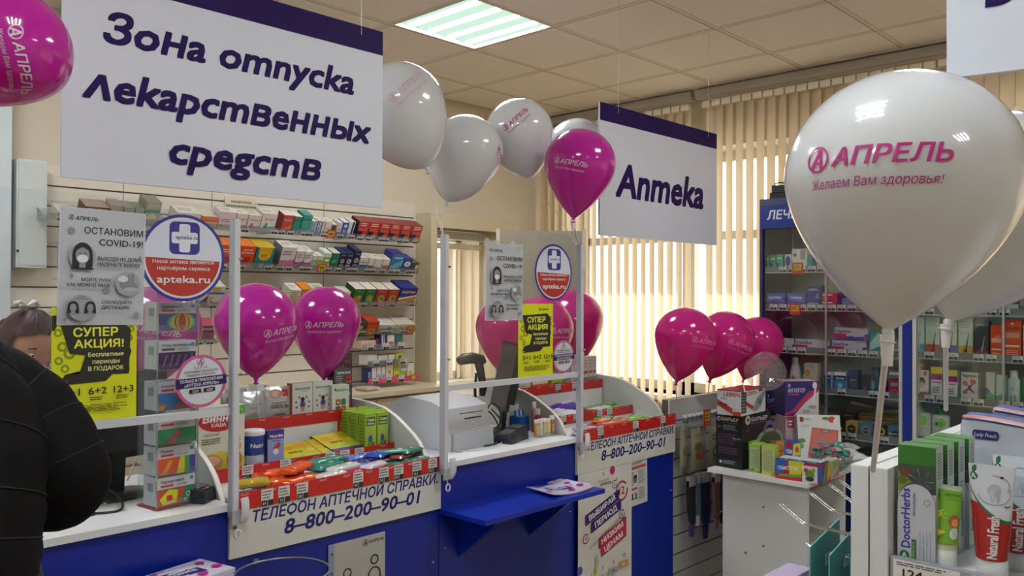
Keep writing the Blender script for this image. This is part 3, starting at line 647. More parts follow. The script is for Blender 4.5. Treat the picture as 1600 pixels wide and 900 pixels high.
# strips of tape
for i, (x, z, l) in enumerate(((2.275, 1.803, 'crumpled strip of clear tape on the top left corner of the middle grey poster'), (2.42, 1.797, 'flat strip of clear tape on the top edge of the middle grey poster'))):
    b = MB(); b.add([(x, 2.297, z-0.012), (x+0.03, 2.296, z-0.012), (x+0.075, 2.297, z-0.008), (x+0.078, 2.2965, z+0.012), (x+0.03, 2.294, z+0.006), (x+0.01, 2.293, z+0.022), (x-0.004, 2.296, z+0.012)], [(0, 1, 2, 3, 4, 5, 6)], glassy('tape', tint=(0.85, 0.86, 0.84), refl=0.1, rough=0.2, body=0.3)); tag(b.build('tape_strip', origin=True), l, 'tape')

# posters on the counter front
def period(p):
    p.r(0, 0, 1, 1, M('#cfd1cd', 0.45))
    for u, v, ru, c in ((0.62, 0.975, 0.05, MAG), (0.45, 0.965, 0.02, '#b8a13a'), (0.70, 0.90, 0.016, '#b8a13a'), (0.03, 0.30, 0.05, '#4a4fa8')): p.d(u, v, ru, c)
    for u, v, r, s, c in ((0.66, 0.865, 0.05, '3', '#2b2463'), (0.80, 0.80, 0.12, '12', '#b02040'), (0.80, 0.62, 0.055, '6', '#2b2463'), (0.13, 0.52, 0.055, '1', '#b02040')):
        p.g_(u, v, r, r*0.2, c, 20, 40, 370); p.t(u, v-r*0.22, r*0.52, s, c, b=0.03)
    f = 0.12
    def slab(u0, v0, u1, v1, c, s, h, w):
        k = 0.22; pts = [(u0, v0), (u1, v0+k*(u1-u0)*1.0), (u1, v1+k*(u1-u0)), (u0, v1)]; p.poly([(a-0.02 if i in (0, 3) else a+0.02, q+(-0.008 if i < 2 else 0.008)) for i, (a, q) in enumerate(pts)], c); p.poly(pts, c)
        p.t((u0+u1)/2, (v0+v1)/2+k*(u1-u0)/2-h*0.5, h, s, WHT, w=w, b=0.035, rot=0 if False else math.degrees(math.atan(k*p.h/p.w)))
    slab(0.14, 0.62, 0.72, 0.685, '#2b1263', 'ВЫБИРАЙ', 0.042, 0.50); slab(0.24, 0.555, 0.76, 0.62, '#2b1263', 'ПЕРИОД', 0.042, 0.42)
    slab(0.38, 0.42, 0.86, 0.485, '#b02040', 'НИЗКИМ', 0.042, 0.42); slab(0.42, 0.355, 0.86, 0.42, '#b02040', 'ЦЕНАМ', 0.042, 0.36)
    p.t(0.48, 0.515, 0.016, 'И ПОКУПАЙ ТОВАРЫ ПО САМЫМ', INK, w=0.6, rot=23)
    p.e(0.32, 0.33, 0.03, 0.05, '#a8b0b4'); p.e(0.30, 0.27, 0.024, 0.035, '#b8b32a')
    for u, s, q in ((0.22, '1', '#b9babb'), (0.42, '3', '#b9babb'), (0.62, '6', '#9fa1a4'), (0.82, '12', '#c29a3e')):
        v = 0.16+u*0.10; p.t(u, v+0.05, 0.028, s, INK, b=0.02); p.r(u-0.085, v-0.03, u+0.085, v+0.02, q); p.t(u, v-0.015, 0.022, {'1': '60', '3': '70', '6': '58 г', '12': '83 г'}[s], WHT if s == '12' else INK, b=0.02)
    p.n(0.1, 0.04, 0.9, 0.10, 3, '#85868a'); p.t(0.42, 0.915, 0.014, 'СЕТЬ АПТЕК', INK, w=0.2); p.t(0.46, 0.885, 0.02, 'АПРЕЛЬ', INK, w=0.22, b=0.03, sh=0.2)
flat('counter_poster', 'tall white poster with slanted purple and crimson slogans on the right display front', 'poster', Fr((2.866, 2.308, 0.215), (1, 0, 0), (0, 0, 1)), 0.40, 0.60, M('#cfd1cd', 0.45), fn=period)
def info(p):
    p.n(0.1, 0.90, 0.9, 0.96, 2, '#555560'); p.r(0.08, 0.80, 0.92, 0.87, '#c2574c'); p.n(0.5, 0.45, 0.9, 0.76, 7, '#77777d'); p.n(0.1, 0.45, 0.3, 0.76, 6, '#a5564e')
    p.e(0.34, 0.62, 0.10, 0.06, '#2a2c38'); p.e(0.34, 0.55, 0.08, 0.06, '#4a7c80'); p.r(0.1, 0.35, 0.45, 0.40, '#c2574c'); p.n(0.5, 0.1, 0.9, 0.38, 6, '#77777d')
    for u in (0.18, 0.36): p.e(u, 0.24, 0.04, 0.05, '#33343c'); p.e(u, 0.14, 0.06, 0.06, '#33343c', 12, 0, 180)
flat('info_sheet', 'small red and grey information sheet taped beside the tall poster on the counter front', 'poster', Fr((3.262, 2.3195, 0.600), (1, 0, 0.03), (-0.02, 0, 1)), 0.152, 0.215, M('#c9cccd', 0.5), fn=info)
def dist(p):
    k = '#202226'; p.r(0.1, 0, 1, 1, M('#a9adaa', 0.25)); p.logo(0.64, 0.93, 0.05, k); p.t(0.70, 0.915, 0.032, 'АПРЕЛЬ', k, al='l', b=0.02, sh=0.2, w=0.28)
    for cx, cy in ((0.32, 0.60), (0.80, 0.67)):
        p.g_(cx, cy+0.06, 0.075, 0.022, k); p.g_(cx, cy-0.10, 0.115, 0.022, k, 20, 0, 180); p.r(cx-0.115, cy-0.33, cx-0.093, cy-0.10, k); p.r(cx+0.093, cy-0.33, cx+0.115, cy-0.10, k); p.r(cx-0.05, cy-0.45, cx-0.03, cy-0.14, k); p.r(cx+0.03, cy-0.45, cx+0.05, cy-0.14, k)
    p.poly([(0.44, 0.46), (0.50, 0.50), (0.50, 0.48), (0.62, 0.50), (0.62, 0.53), (0.68, 0.50), (0.62, 0.44), (0.62, 0.46), (0.50, 0.44), (0.50, 0.42)], '#8f9394'); p.t(0.56, 0.455, 0.025, '1,5 МЕТРА', k, w=0.14)
    for i in range(5): p.d(0.05, 0.9-i*0.2, 0.018, '#26283a')
flat('distance_sheet', 'grey social distance sheet in a punched plastic sleeve on the left display front', 'poster', Fr((1.585, 2.3195, 0.463), (1, 0, 0), (0, 0, 1)), 0.232, 0.318, M('#8b93b4', 0.2), fn=dist)
# bin bag ring
t = thing('bag_ring', 'grey wire bag ring standing out from the left display front', 'ring', (1.325, 2.17, 0.79)); b = MB()
b.tube([(0.135*math.cos(a), 0.135*math.sin(a), 0) for a in [2*math.pi*i/40 for i in range(40)]], 0.003, M('#9da3ab', 0.3, 0.8), 8, closed=True); b.build('hoop', t)
b = MB(); b.tube([(0.0, 0.135, 0), (0.0, 0.150, -0.006)], 0.004, M('#9da3ab', 0.3, 0.8), 6); b.box(-0.008, 0.149, -0.01, 0.008, 0.1535, 0.006, M('#9da3ab', 0.3, 0.8)); b.build('mount', t)
# magazines
def mag(name, label, loc, rz, col, w=0.20, d=0.14, h=0.004, tx=True, curl=0.0):
    b = MB(); n = 8
    for i in range(n):
        x0, x1 = -w/2+w*i/n, -w/2+w*(i+1)/n; z = lambda x: curl*((x/(w/2))**2)
        v = [(x0, -d/2, z(x0)), (x1, -d/2, z(x1)), (x1, d/2, z(x1)), (x0, d/2, z(x0)), (x0, -d/2, z(x0)+h), (x1, -d/2, z(x1)+h), (x1, d/2, z(x1)+h), (x0, d/2, z(x0)+h)]
        b.add(v, [(4, 5, 6, 7), (3, 2, 1, 0), (0, 1, 5, 4), (2, 3, 7, 6)]+([(3, 0, 4, 7)] if i == 0 else [])+([(1, 2, 6, 5)] if i == n-1 else []), M('#c9c3d6', 0.35))
    f = lambda a, c, l: (a-w/2, c-d/2, curl*(((a-w/2)/(w/2))**2)+h+l+0.0006)
    p = P(b, f, w, d)
    for i in range(4): p.poly([(0.25+i*0.12, 0.45-i*0.05), (0.37+i*0.12, 0.45-i*0.05), (0.37+i*0.12, 0.75-i*0.05), (0.25+i*0.12, 0.75-i*0.05)], '#2b1263')
    p.t(0.5, 0.60, 0.09, 'ВЫБИРАЙ', WHT, w=0.36, b=0.03); p.t(0.5, 0.46, 0.09, 'ПЕРИОД', WHT, w=0.32, b=0.03)
    for u, v, r in ((0.12, 0.3, 0.06), (0.85, 0.75, 0.06), (0.9, 0.35, 0.07), (0.2, 0.85, 0.05), (0.6, 0.2, 0.07)): p.d(u, v, r, MAG)
    p.logo(0.12, 0.88, 0.035, MAG); p.t(0.17, 0.85, 0.06, 'АПРЕЛЬ', '#5a3a6a', al='l', w=0.2, b=0.02, sh=0.2)
    o = b.build(name); o.location = loc; o.rotation_euler = (0, 0, rz); return tag(o, label, 'magazine', 'advertising booklets on the blue shelves')
mag('booklet', 'purple and pink booklet curling at the left, on the middle blue bag shelf', (2.60, 2.19, 0.814), R(-8), '', 0.22, 0.16, curl=0.012)
mag('booklet', 'white booklet under the curled one at the right end of the middle blue bag shelf', (2.70, 2.22, 0.8135), R(4), '', 0.09, 0.16, h=0.008)
for i in range(4): mag('booklet', ['purple and pink booklet at the bottom of the pile on the left blue shelf', 'purple and pink booklet second from the bottom on the left blue shelf', 'purple and pink booklet just below the top one on the left blue shelf', 'purple and pink booklet on top of the pile on the left blue shelf'][i], (1.04+0.004*i, 2.21, 0.7925+i*0.0125), R(3+3*i), '', 0.21, 0.148, h=0.012)
# ================================================================ BALLOONS
def bal_mat(name, base, tcol, tw): return translucent(name, base, tcol, tw, gloss=1.0, rough=0.18)
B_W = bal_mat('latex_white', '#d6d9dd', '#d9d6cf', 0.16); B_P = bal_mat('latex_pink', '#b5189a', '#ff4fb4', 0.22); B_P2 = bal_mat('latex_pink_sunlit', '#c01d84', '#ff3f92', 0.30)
RIBW = M('#d2cfcf', 0.4)
def bprof(t, Rr, low, ex=0.86):
    """t 0 (top) .. 1 (neck): radius and height about the widest point"""
    if t < 0.45: a = t/0.45*math.pi/2; return Rr*math.sin(a), Rr*0.97*math.cos(a)
    s = (t-0.45)/0.55; z = -low*Rr*(0.25*s+0.75*math.sin(s*math.pi/2)**1.05 if False else s)
    return max(Rr*(math.cos(s*math.pi/2)**ex)*(1-0.04*math.sin(s*math.pi)), Rr*0.045), z
def balloon(label, c, Rr, mat, neck=None, low=1.36, print_dir=None, print_col=MAG, pw=1.0, pz=0.0, group=None, stick=None, roll=0.0, ptilt=0.0, ex=0.80):
    """c: centre of the widest ring; neck: direction from centre to the knot"""
    ax = Vector(neck or (0, 0, -1)).normalized(); zax = -ax
    tocam = (CAM-Vector(c)).normalized()
    d = Vector(print_dir) if print_dir else tocam
    xax = (d - zax*d.dot(zax)).normalized(); yax = zax.cross(xax)
    m = Matrix(((xax.x, yax.x, zax.x, c[0]), (xax.y, yax.y, zax.y, c[1]), (xax.z, yax.z, zax.z, c[2]), (0, 0, 0, 1)))
    root = thing('balloon', label, 'balloon', group=group); root.matrix_world = m
    b = MB(); prof = []; N = 30
    for i in range(N+1):
        r, z = bprof(i/N, Rr, low, ex); prof.append((r if i else 0.0005, z))
    b.lathe(prof[::-1], mat, 48); b.build('envelope', root)
    zb = prof[-1][1]; k = MB(); q = Rr*0.045
    k.lathe([(q*0.7, zb-q*3.0), (q*1.7, zb-q*2.6), (q*1.2, zb-q*2.0), (q*0.7, zb-q*1.4), (q*1.25, zb-q*0.7), (q*1.0, zb+0.001)], mat, 12); k.build('knot', root)
    if pw:
        def g(u, v, l):
            # u, v metres on the skin; find the profile height v
            ang = u/Rr; 
            zz = v
            if zz >= 0: rr = Rr*math.sqrt(max(0.0, 1-(zz/(0.97*Rr))**2))
            else: s_ = min(1, -zz/(low*Rr)); rr = max(Rr*(math.cos(s_*math.pi/2)**ex)*(1-0.04*math.sin(s_*math.pi)), 0.001)
            rr += l+0.0010
            return (rr*math.cos(ang), rr*math.sin(ang), zz+l*0.3)
        w = Rr*1.05*pw; ca, sa = math.cos(R(ptilt)), math.sin(R(ptilt))
        def g2(u, v, l):
            x, y = u-w/2, v; X = x*ca-y*sa; Y = x*sa+y*ca
            return g(X, Y+pz*Rr, l)
        pb = MB(); p = P(pb, g2, w, w, lift=0.0002, step=0.00002)
        p.logo(0.13, 0.10, 0.095, print_col); p.t(0.25, 0.035, 0.125, 'АПРЕЛЬ', print_col, al='l', b=0.028, sh=0.22, w=0.78)
        p.t(0.52, -0.11, 0.065, 'Желаем Вам здоровья!', print_col, sh=0.2, w=0.92, b=0.0); pb.build('print', root)
    if stick:
        a = m @ Vector((0, 0, zb-q*2.6)); sb = MB(m.inverted()); st = [Vector(a)]+[Vector(x) for x in stick[0]]
        if stick[1] > 0.003: sb.tube([a+Vector((0, 0, q*1.5)), a-Vector((0, 0, 0.03))], [stick[1]*2.2, stick[1]*1.6], RIBW, 10)
        sb.tube(st, stick[1], RIBW, 8); sb.build('stick' if stick[1] > 0.002 else 'ribbon', root)
    return root
def px_balloon(label, px, py, rpx, dep, mat, knot=None, pp=None, **k):
    c = at(px, py, dep); Rr = rpx/FPX*dep*0.985
    if pp:      # where on the skin the print is centred, seen from the shop floor
        lat = at(pp, py, dep)-c; tc = (CAM-c).normalized(); k['print_dir'] = tuple(lat+tc*math.sqrt(max(0.0, Rr*Rr*1.0-lat.length**2)))
    nd = (at(knot[0], knot[1], dep)-c) if knot else None
    low = (nd.length/Rr) if nd else 1.36
    k.setdefault('low', max(1.1, low))
    return balloon(label, tuple(c), Rr, mat, neck=nd, **k)
lj = '#c9b5c9'
px_balloon('huge white balloon with pink print nearest the camera at right', 1409, 284, 179, 1.06, B_W, knot=(1388, 514), pz=-0.05, pw=1.12, ptilt=3, pp=1352, stick=([tuple(onZ(1364, 735, 1.3165))], 0.0042))
px_balloon('white balloon half outside the right edge, behind the huge one', 1556, 318, 150, 1.45, B_W, knot=(1484, 500), pw=0, stick=([tuple(at(1478, 640, 1.62))], 0.0042))
px_balloon('white balloon just right of the big dispensing sign', 622, 172, 77, 3.10, B_W, ex=0.58, knot=(667, 262), pz=0.05, pw=0.95, print_col='#cfa9c3', ptilt=20, pp=655, group=None, stick=([tuple(at(680, 320, 3.12)), (2.063, 2.306, 1.822)], 0.0016))
px_balloon('round white balloon tied to the post top, overlapping the one by the sign', 729, 236, 59, 3.45, B_W, ex=0.58, knot=(699, 315), pw=0.9, pz=0.0, pp=785, ptilt=-35, stick=([tuple(at(690, 345, 3.13)), (2.068, 2.306, 1.822)], 0.0016))
px_balloon('white balloon with tilted pink print between two others, near the ceiling', 811, 206, 54, 3.62, B_W, ex=0.58, knot=(828, 278), pz=0.12, pw=0.92, ptilt=28, pp=812, stick=([tuple(at(868, 330, 3.6)), (2.853, 2.312, 1.822)], 0.0012))
px_balloon('white balloon mostly hidden behind the bright pink one', 902, 232, 49, 3.95, B_W, knot=(897, 296), pw=0, stick=([(2.862, 2.316, 1.822)], 0.0012))
px_balloon('magenta balloon at the upper left corner with white print', 6, 74, 100, 1.78, B_P, knot=(-60, 160), pz=0.02, pw=1.1, print_col=lj, ptilt=-45, pp=42, stick=([(0.30, 1.95, 1.9), (0.36, 2.30, 1.83)], 0.0012))
px_balloon('deep pink balloon on the post beside the pharmacy sign', 906, 256, 57, 3.42, B_P, knot=(896, 341), pz=-0.22, pw=0.95, print_col=lj, ptilt=-5, pp=888, stick=([(2.858, 2.304, 1.822)], 0.0042))
px_balloon('large magenta balloon over the left display, partly behind the post', 401, 505, 66, 3.05, B_P, knot=(400, 592), pz=-0.25, pw=0.98, print_col=lj, ptilt=8, pp=448, stick=([(1.60, 2.79, 1.16)], 0.0016))
px_balloon('magenta balloon right of the large one over the left display', 509, 500, 55, 3.38, B_P, knot=(506, 592), pz=-0.20, pw=1.05, print_col=lj, ptilt=2, pp=505, stick=([(2.01, 2.91, 1.185)], 0.0016))
px_balloon('magenta balloon behind the left screen beside the medicine tower', 246, 512, 68, 2.92, B_P, knot=(235, 606), pz=-0.10, pw=1.1, print_col=lj, ptilt=-4, pp=240, stick=([(1.19, 2.82, 1.1), (1.15, 2.84, 0.981)], 0.003))
px_balloon('pink balloon behind the middle screen, left behind the grey poster', 793, 512, 51, 4.15, B_P2, knot=(792, 590), pw=0, stick=([(2.93, 2.89, 1.19)], 0.003))
px_balloon('pink balloon behind the yellow poster on the middle screen', 845, 514, 53, 4.45, B_P2, knot=(842, 592), pz=-0.1, pw=1.0, print_col=lj, pp=880, stick=([(3.20, 2.90, 1.19)], 0.003))
px_balloon('pink balloon standing right of the second post over the right display', 891, 504, 54, 4.8, B_P2, knot=(905, 558), pw=0, low=1.2, stick=([(3.42, 2.72, 1.3), (3.42, 2.86, 1.12)], 0.004))
px_balloon('front pink balloon of the three before the bright blinds', 1071, 527, 49, 4.12, B_P2, knot=(1057, 596), pz=-0.1, pw=1.0, print_col='#e06aa8', pp=1100, stick=([tuple(onY(1057, 626, 2.372))], 0.0028))
px_balloon('middle pink balloon of the three before the bright blinds', 1134, 530, 46, 4.38, B_P2, knot=(1110, 592), pz=-0.15, pw=1.0, print_col='#e06aa8', pp=1158, stick=([tuple(onY(1107, 616, 2.372))], 0.0028))
px_balloon('rear pink balloon of the three, beside the blue display cabinet', 1184, 533, 40, 4.62, B_P2, knot=(1162, 593), pz=-0.1, pw=0, stick=([tuple(onZ(1164, 612, 1.24))], 0.0028))
# transparent crumpled balloon with glitter
t = thing('clear_balloon', 'half deflated transparent balloon with silver specks on top of the carton stack', 'balloon', tuple(at(1196, 580, 4.12)))
b = MB(); rd = random.Random(4); n = 22; m_ = 14; vs = []; fs = []; rr0 = 0.105
for i in range(m_+1):
    th = math.pi*i/m_
    for j in range(n):
        ph = 2*math.pi*j/n; q = rr0*(1+0.05*rd.random()+0.05*math.sin(5*ph+3*th)); vs.append((q*math.sin(th)*math.cos(ph), q*math.sin(th)*math.sin(ph)*0.9, 0.85*q*math.cos(th)))
for i in range(m_):
    for j in range(n): fs.append((i*n+j, (i+1)*n+j, (i+1)*n+(j+1) % n, i*n+(j+1) % n))
b.add(vs, fs, glassy('clear_film', tint=(0.93, 0.90, 0.92), refl=0.10, rough=0.06, body=0.06, bodycol=(0.9, 0.8, 0.85))); b.build('film', t)
for q in range(26):
    th, ph = math.acos(1-1.9*rd.random()), rd.random()*6.28; r_ = 0.099; x, y, z = r_*math.sin(th)*math.cos(ph), r_*math.sin(th)*math.sin(ph)*0.9, 0.85*r_*math.cos(th); s_ = 0.004+0.004*rd.random()
    b = MB(); b.add([(x-s_, y, z), (x, y-s_*0.6, z-s_), (x+s_, y+0.002, z), (x, y, z+s_)], [(0, 1, 2, 3)], M('#e8dfe4', 0.15, 0.7)); b.build('speck', t)

# ================================================================ EQUIPMENT ON THE DESKS
blk = M('#17191c', 0.35); blk2 = M('#23262b', 0.5)
def terminal(label, loc, rz):
    t = thing('card_terminal', label, 'card terminal', loc, (0, 0, rz)); m = M('#1d2530', 0.35)
    b = MB(); pts = [(-0.042, -0.085), (0.042, -0.085), (0.045, -0.05), (0.038, 0.02), (0.038, 0.08), (-0.038, 0.08), (-0.038, 0.02), (-0.045, -0.05)]
    b.prism(pts, 0.0, 0.018, m); v = [(x*0.95, y*0.97, 0.018) for x, y in pts]+[(x*0.88, y*0.92, 0.034+0.16*(y+0.085)) for x, y in pts]; n = len(pts)
    b.add(v, [(i, (i+1) % n, n+(i+1) % n, n+i) for i in range(n)], m); b.add(v, [tuple(range(n, 2*n))], m); b.build('body', t)
    f = lambda u, v_, l: (u, v_, 0.0352+0.16*(v_+0.085)*1.0+l)
    b = MB(); p = P(b, f, 1, 1); p.r(-0.030, 0.02, 0.030, 0.066, '#56635f'); b.build('screen', t)
    b = MB(); p = P(b, f, 1, 1)
    for r_ in range(4):
        for c in range(3): p.r(-0.024+c*0.017, -0.012-r_*0.014, -0.012+c*0.017, -0.004-r_*0.014, '#7d8488')
    for c, q in enumerate(('#a3232c', '#b8892a', '#1f8a4a')): p.r(-0.025+c*0.018, -0.072, -0.010+c*0.018, -0.064, q)
    b.build('keypad', t); return t
terminal('black card terminal with coloured keys on the left desk next to the post', (1.165, 2.45, 0.981), R(35))
terminal('black card terminal on the middle desk in front of the cables', (2.60, 2.455, 0.981), R(-75))
def monitor(label, loc, rz, w=0.38, h=0.24, lean=8):
    t = thing('computer_monitor', label, 'monitor', loc, (0, 0, rz))
    b = MB(); b.lathe([(0.11, 0), (0.11, 0.008), (0.03, 0.014)], blk, 28, sx=1.1, sy=0.8); b.build('base', t)
    b = MB(); b.cbox((0, 0.01, 0.10), (0.05, 0.02, 0.19), blk, Matrix.Rotation(R(-4), 3, 'X')); b.build('neck', t)
    b = MB(Matrix.Translation((0, 0, 0.11)) @ Matrix.Rotation(R(-lean), 4, 'X')); b.box(-w/2, -0.018, 0, w/2, -0.004, h, blk); b.box(-w/2+0.05, -0.006, 0.03, w/2-0.05, 0.03, h-0.04, blk2); b.build('housing', t)
    b = MB(Matrix.Translation((0, 0, 0.11)) @ Matrix.Rotation(R(-lean), 4, 'X')); b.box(-w/2+0.012, -0.0195, 0.012, w/2-0.012, -0.0185, h-0.012, M('#30353a', 0.2)); b.build('screen', t)
    return t
monitor('black computer monitor on the left desk seen from behind, beside the black coat', tuple(onZ(178, 775, 0.981)), R(190), 0.34, 0.27, 4)
monitor('black computer monitor on the middle desk turned almost edge-on', tuple(onZ(783, 676, 0.981)), R(-122), 0.30, 0.30, 12)
# handset behind the left screen
t = thing('keyboard_stack', 'black keyboard lying on the left desk behind the monitor foot', 'keyboard', (0.70, 2.50, 0.981), (0, 0, R(8)))
b = MB(); b.box(-0.2, -0.07, 0, 0.2, 0.07, 0.015, blk); b.build('case', t); b = MB()
for i in range(14):
    for j in range(4): b.box(-0.19+i*0.0272, -0.06+j*0.03, 0.015, -0.168+i*0.0272, -0.036+j*0.03, 0.020, blk2)
b.build('keys', t)
# receipt printer
t = thing('receipt_printer', 'light grey cash register with paper slots on the middle desk', 'cash register', (2.36, 2.50, 0.981), (0, 0, R(3))); pm = M('#c4c6cd', 0.4); pm2 = M('#a9adb5', 0.45)
b = MB(); prof = [(-0.04, 0), (0.30, 0), (0.30, 0.17), (0.20, 0.20), (0.06, 0.19), (-0.02, 0.165), (-0.04, 0.07)]
b.prism(prof, -0.13, 0.12, pm, mapf=lambda y, z, x: (x, y, z)); b.build('housing', t)
b = MB(); b.box(-0.11, -0.055, 0.0, 0.12, -0.041, 0.07, pm2); b.box(-0.11, -0.075, 0.0, -0.085, -0.055, 0.008, pm2); b.build('lower_front', t)
b = MB(); f = Fr((-0.13, -0.0405, 0.07), (1, 0, 0), (0, 0.2, 1)); p = P(b, f, 0.25, 0.095, lift=0.001); p.r(0.30, 0.74, 0.86, 0.78, '#55585e'); p.r(0.40, 0.50, 0.80, 0.56, '#2a2c31'); p.r(0.55, 0.05, 0.62, 0.36, '#e4e4e4'); p.n(0.555, 0.08, 0.615, 0.33, 4, '#55565a'); b.build('slots', t)
# scanner on a stand
t = thing('barcode_scanner', 'black barcode scanner on a flexible stand behind the cash register', 'barcode scanner', (2.62, 2.70, 0.981), (0, 0, R(-15)))
b = MB(); b.lathe([(0.055, 0), (0.055, 0.012), (0.012, 0.02)], blk, 20); b.build('base', t)
b = MB(); b.tube([(0, 0, 0.01), (0.0, 0.0, 0.12), (-0.005, -0.004, 0.2), (0.005, 0, 0.27)], 0.007, blk, 8); b.build('stem', t)
b = MB(); b.tube([(-0.085, 0, 0.325), (-0.06, 0, 0.335), (-0.02, 0, 0.338), (0.03, 0, 0.33), (0.045, 0, 0.315)], [0.022, 0.030, 0.030, 0.026, 0.014], M('#2c2a2c', 0.4), 12, flat=0.85); b.build('head', t)
b = MB(); b.tube([(0.015, 0, 0.315), (0.03, 0, 0.26), (0.04, 0, 0.20), (0.035, 0, 0.165)], [0.020, 0.017, 0.017, 0.012], M('#2c2a2c', 0.4), 12); b.build('grip', t)
# cables
def smooth(Q, m=6):
    Q = [Vector(q) for q in Q]; out = []
    for i in range(len(Q)-1):
        a, p, q, d = Q[max(0, i-1)], Q[i], Q[i+1], Q[min(len(Q)-1, i+2)]
        for j in range(m): t = j/m; out.append(0.5*((2*p)+(-a+q)*t+(2*a-5*p+4*q-d)*t*t+(-a+3*p-3*q+d)*t**3))
    return out+[Q[-1]]
for i, (pts, c, l) in enumerate((
    ([(2.50, 2.42, 0.99), (2.44, 2.39, 0.986), (2.36, 2.385, 0.985), (2.30, 2.40, 0.985), (2.28, 2.42, 0.987)], '#c9c9c9', 'thin white cable in front of the cash register'),
    ([(2.55, 2.62, 1.06), (2.56, 2.56, 1.10), (2.60, 2.54, 1.04), (2.57, 2.52, 1.0), (2.63, 2.55, 1.08), (2.60, 2.58, 1.13), (2.54, 2.55, 1.07), (2.56, 2.50, 0.995)], '#101114', 'tangled black cable hanging beneath the edge-on monitor'),
    ([(2.62, 2.60, 1.10), (2.64, 2.56, 1.05), (2.58, 2.54, 1.02), (2.54, 2.50, 0.99), (2.48, 2.43, 0.988), (2.40, 2.42, 0.988)], '#15161a', 'thick black cable lying between cash register and card terminal'),
    ([(0.86, 2.62, 0.99), (0.92, 2.56, 0.986), (0.90, 2.48, 0.985), (0.97, 2.45, 0.985), (1.0, 2.52, 1.0), (0.97, 2.58, 1.04)], '#131417', 'black cable curling beside the left monitor foot'))):
    b = MB(); b.tube(smooth(pts), 0.0035 if i else 0.0022, M(c, 0.4), 6); tag(b.build('power_cable', origin=True), l, 'cable')
# paper on left desk
b = MB(); b.box(-0.05, -0.08, 0, 0.05, 0.08, 0.004, M('#c9d0da', 0.6)); P(b, Fr((-0.05, -0.08, 0.004), (1, 0, 0), (0, 1, 0)), 0.1, 0.16).n(0.1, 0.1, 0.9, 0.9, 9, '#6a6f7a'); o = b.build('paper_pad'); o.location = (0.98, 2.66, 0.981); o.rotation_euler = (0, 0, 0.5); tag(o, 'small white paper pad lying behind the left monitor foot', 'paper')

# acrylic tower with medicine cartons
TX, TY = 1.105, 2.44
t = thing('acrylic_rack', 'tall clear acrylic rack of medicine cartons behind the left screen', 'rack', (TX, TY, 0.981), (0, 0, R(6)))
b = MB(); w, d = 0.125, 0.105
for x in (-w/2-0.004, w/2+0.001): b.box(x, -d/2, 0, x+0.003, d/2, 0.64, ACRY)
b.build('sides', t); b = MB(); b.box(-w/2, d/2-0.003, 0, w/2, d/2, 0.64, ACRY); b.build('back', t)
b = MB(); b.box(-w/2-0.004, -d/2-0.002, -0.0, w/2+0.004, d/2, 0.004, glassy('acrylic_red', tint=(0.8, 0.35, 0.38), refl=0.05, body=0.3, bodycol=(0.6, 0.1, 0.12))); b.build('foot', t)
LV = [0.006, 0.094, 0.182, 0.282, 0.400, 0.512]
for i, z in enumerate(LV):
    b = MB(); 
    if i: b.box(-w/2, -d/2, z-0.004, w/2, d/2-0.004, z-0.001, ACRY)
    b.box(-w/2, -d/2-0.002, z-0.004, w/2, -d/2+0.001, z+0.018, ACRY); b.build('shelf', t)
for x in (-w/2-0.003, w/2+0.001): 
    b = MB(); b.tube([(x, -d/2, 0), (x, -d/2, 0.64)], 0.0022, glassy('acrylic_edge', tint=(0.6, 0.63, 0.66), refl=0.2, body=0.2), 5); b.build('edge', t)
def med(i, name, ops, lab, tab='#b8443a'):
    z = 0.981+LV[i]+0.001; base = [('r', 0, 0, 1, 1, '#c6cad2')]
    F = base+ops+[('t', 0.08, 0.80, 0.10, name, INK, {'al': 'l', 'b': 0.015}), ('rr', 0.08, 0.66, 0.42, 0.74, tab), ('n', 0.5, 0.66, 0.9, 0.74, 2, '#8d919b'), ('r', 0.86, 0.80, 0.95, 0.92, '#2e7da0')]
    carton('medicine_carton', lab, 'medicine box', 0.118, 0.075, 0.082, '#c3c7cf', F=F, L=[('r', 0.3, 0.5, 0.7, 0.8, '#7e838e')], loc=(TX+0.045*math.sin(R(6)), TY-0.046, z), rz=R(6))
rb = ['#4b3c8f', '#2c8fc0', '#78b84a', '#c9cf3a', '#c84a3c', '#b3d048', '#c8443a']
med(5, 'Цитрамон П', [('r', 0, 0, 1, 0.6, '#43408c')]+[('e', 0.62, 0.30, 0.42-0.065*k, 0.60-0.09*k, c) if False else ('e', 0.62, 0.30, 0.40-0.06*k, 0.30, c) for k, c in enumerate(rb[1:])], 'carton with rainbow target rings at the top of the acrylic rack')
med(4, 'Уголь активированный', [('r', 0, 0, 1, 0.6, '#3b1d4a')]+[('p', [(0.1+k*0.17, 0.1), (0.2+k*0.17, 0.5), (0.25+k*0.17, 0.5), (0.15+k*0.17, 0.08)], '#7d5590') for k in range(5)], 'carton with dark violet picture, second level from the top of the rack', '#4d4f58')
med(3, 'Анаклиз Ренева', [('r', 0, 0, 1, 0.6, '#b0583c'), ('p', [(0, 0.6), (0.35, 0.6), (0.6, 0.3), (0.35, 0.0), (0.15, 0.0), (0.25, 0.2), (0, 0.3)], '#2c7cc0'), ('p', [(0, 0.15), (0.2, 0.2), (0.15, 0.0), (0, 0.0)], '#caa832'), ('p', [(0.7, 0.6), (1, 0.6), (1, 0.3)], '#c97a3a')], 'carton with blue and orange chevrons in the middle of the rack')
med(2, 'Таблетки 14 мг', [('r', 0, 0, 1, 0.55, '#2f8a5a'), ('p', [(0.2, 0), (0.5, 0.5), (0.6, 0.4), (0.4, 0)], '#b04a5a')], 'carton with green picture just beneath the screen rail in the rack')
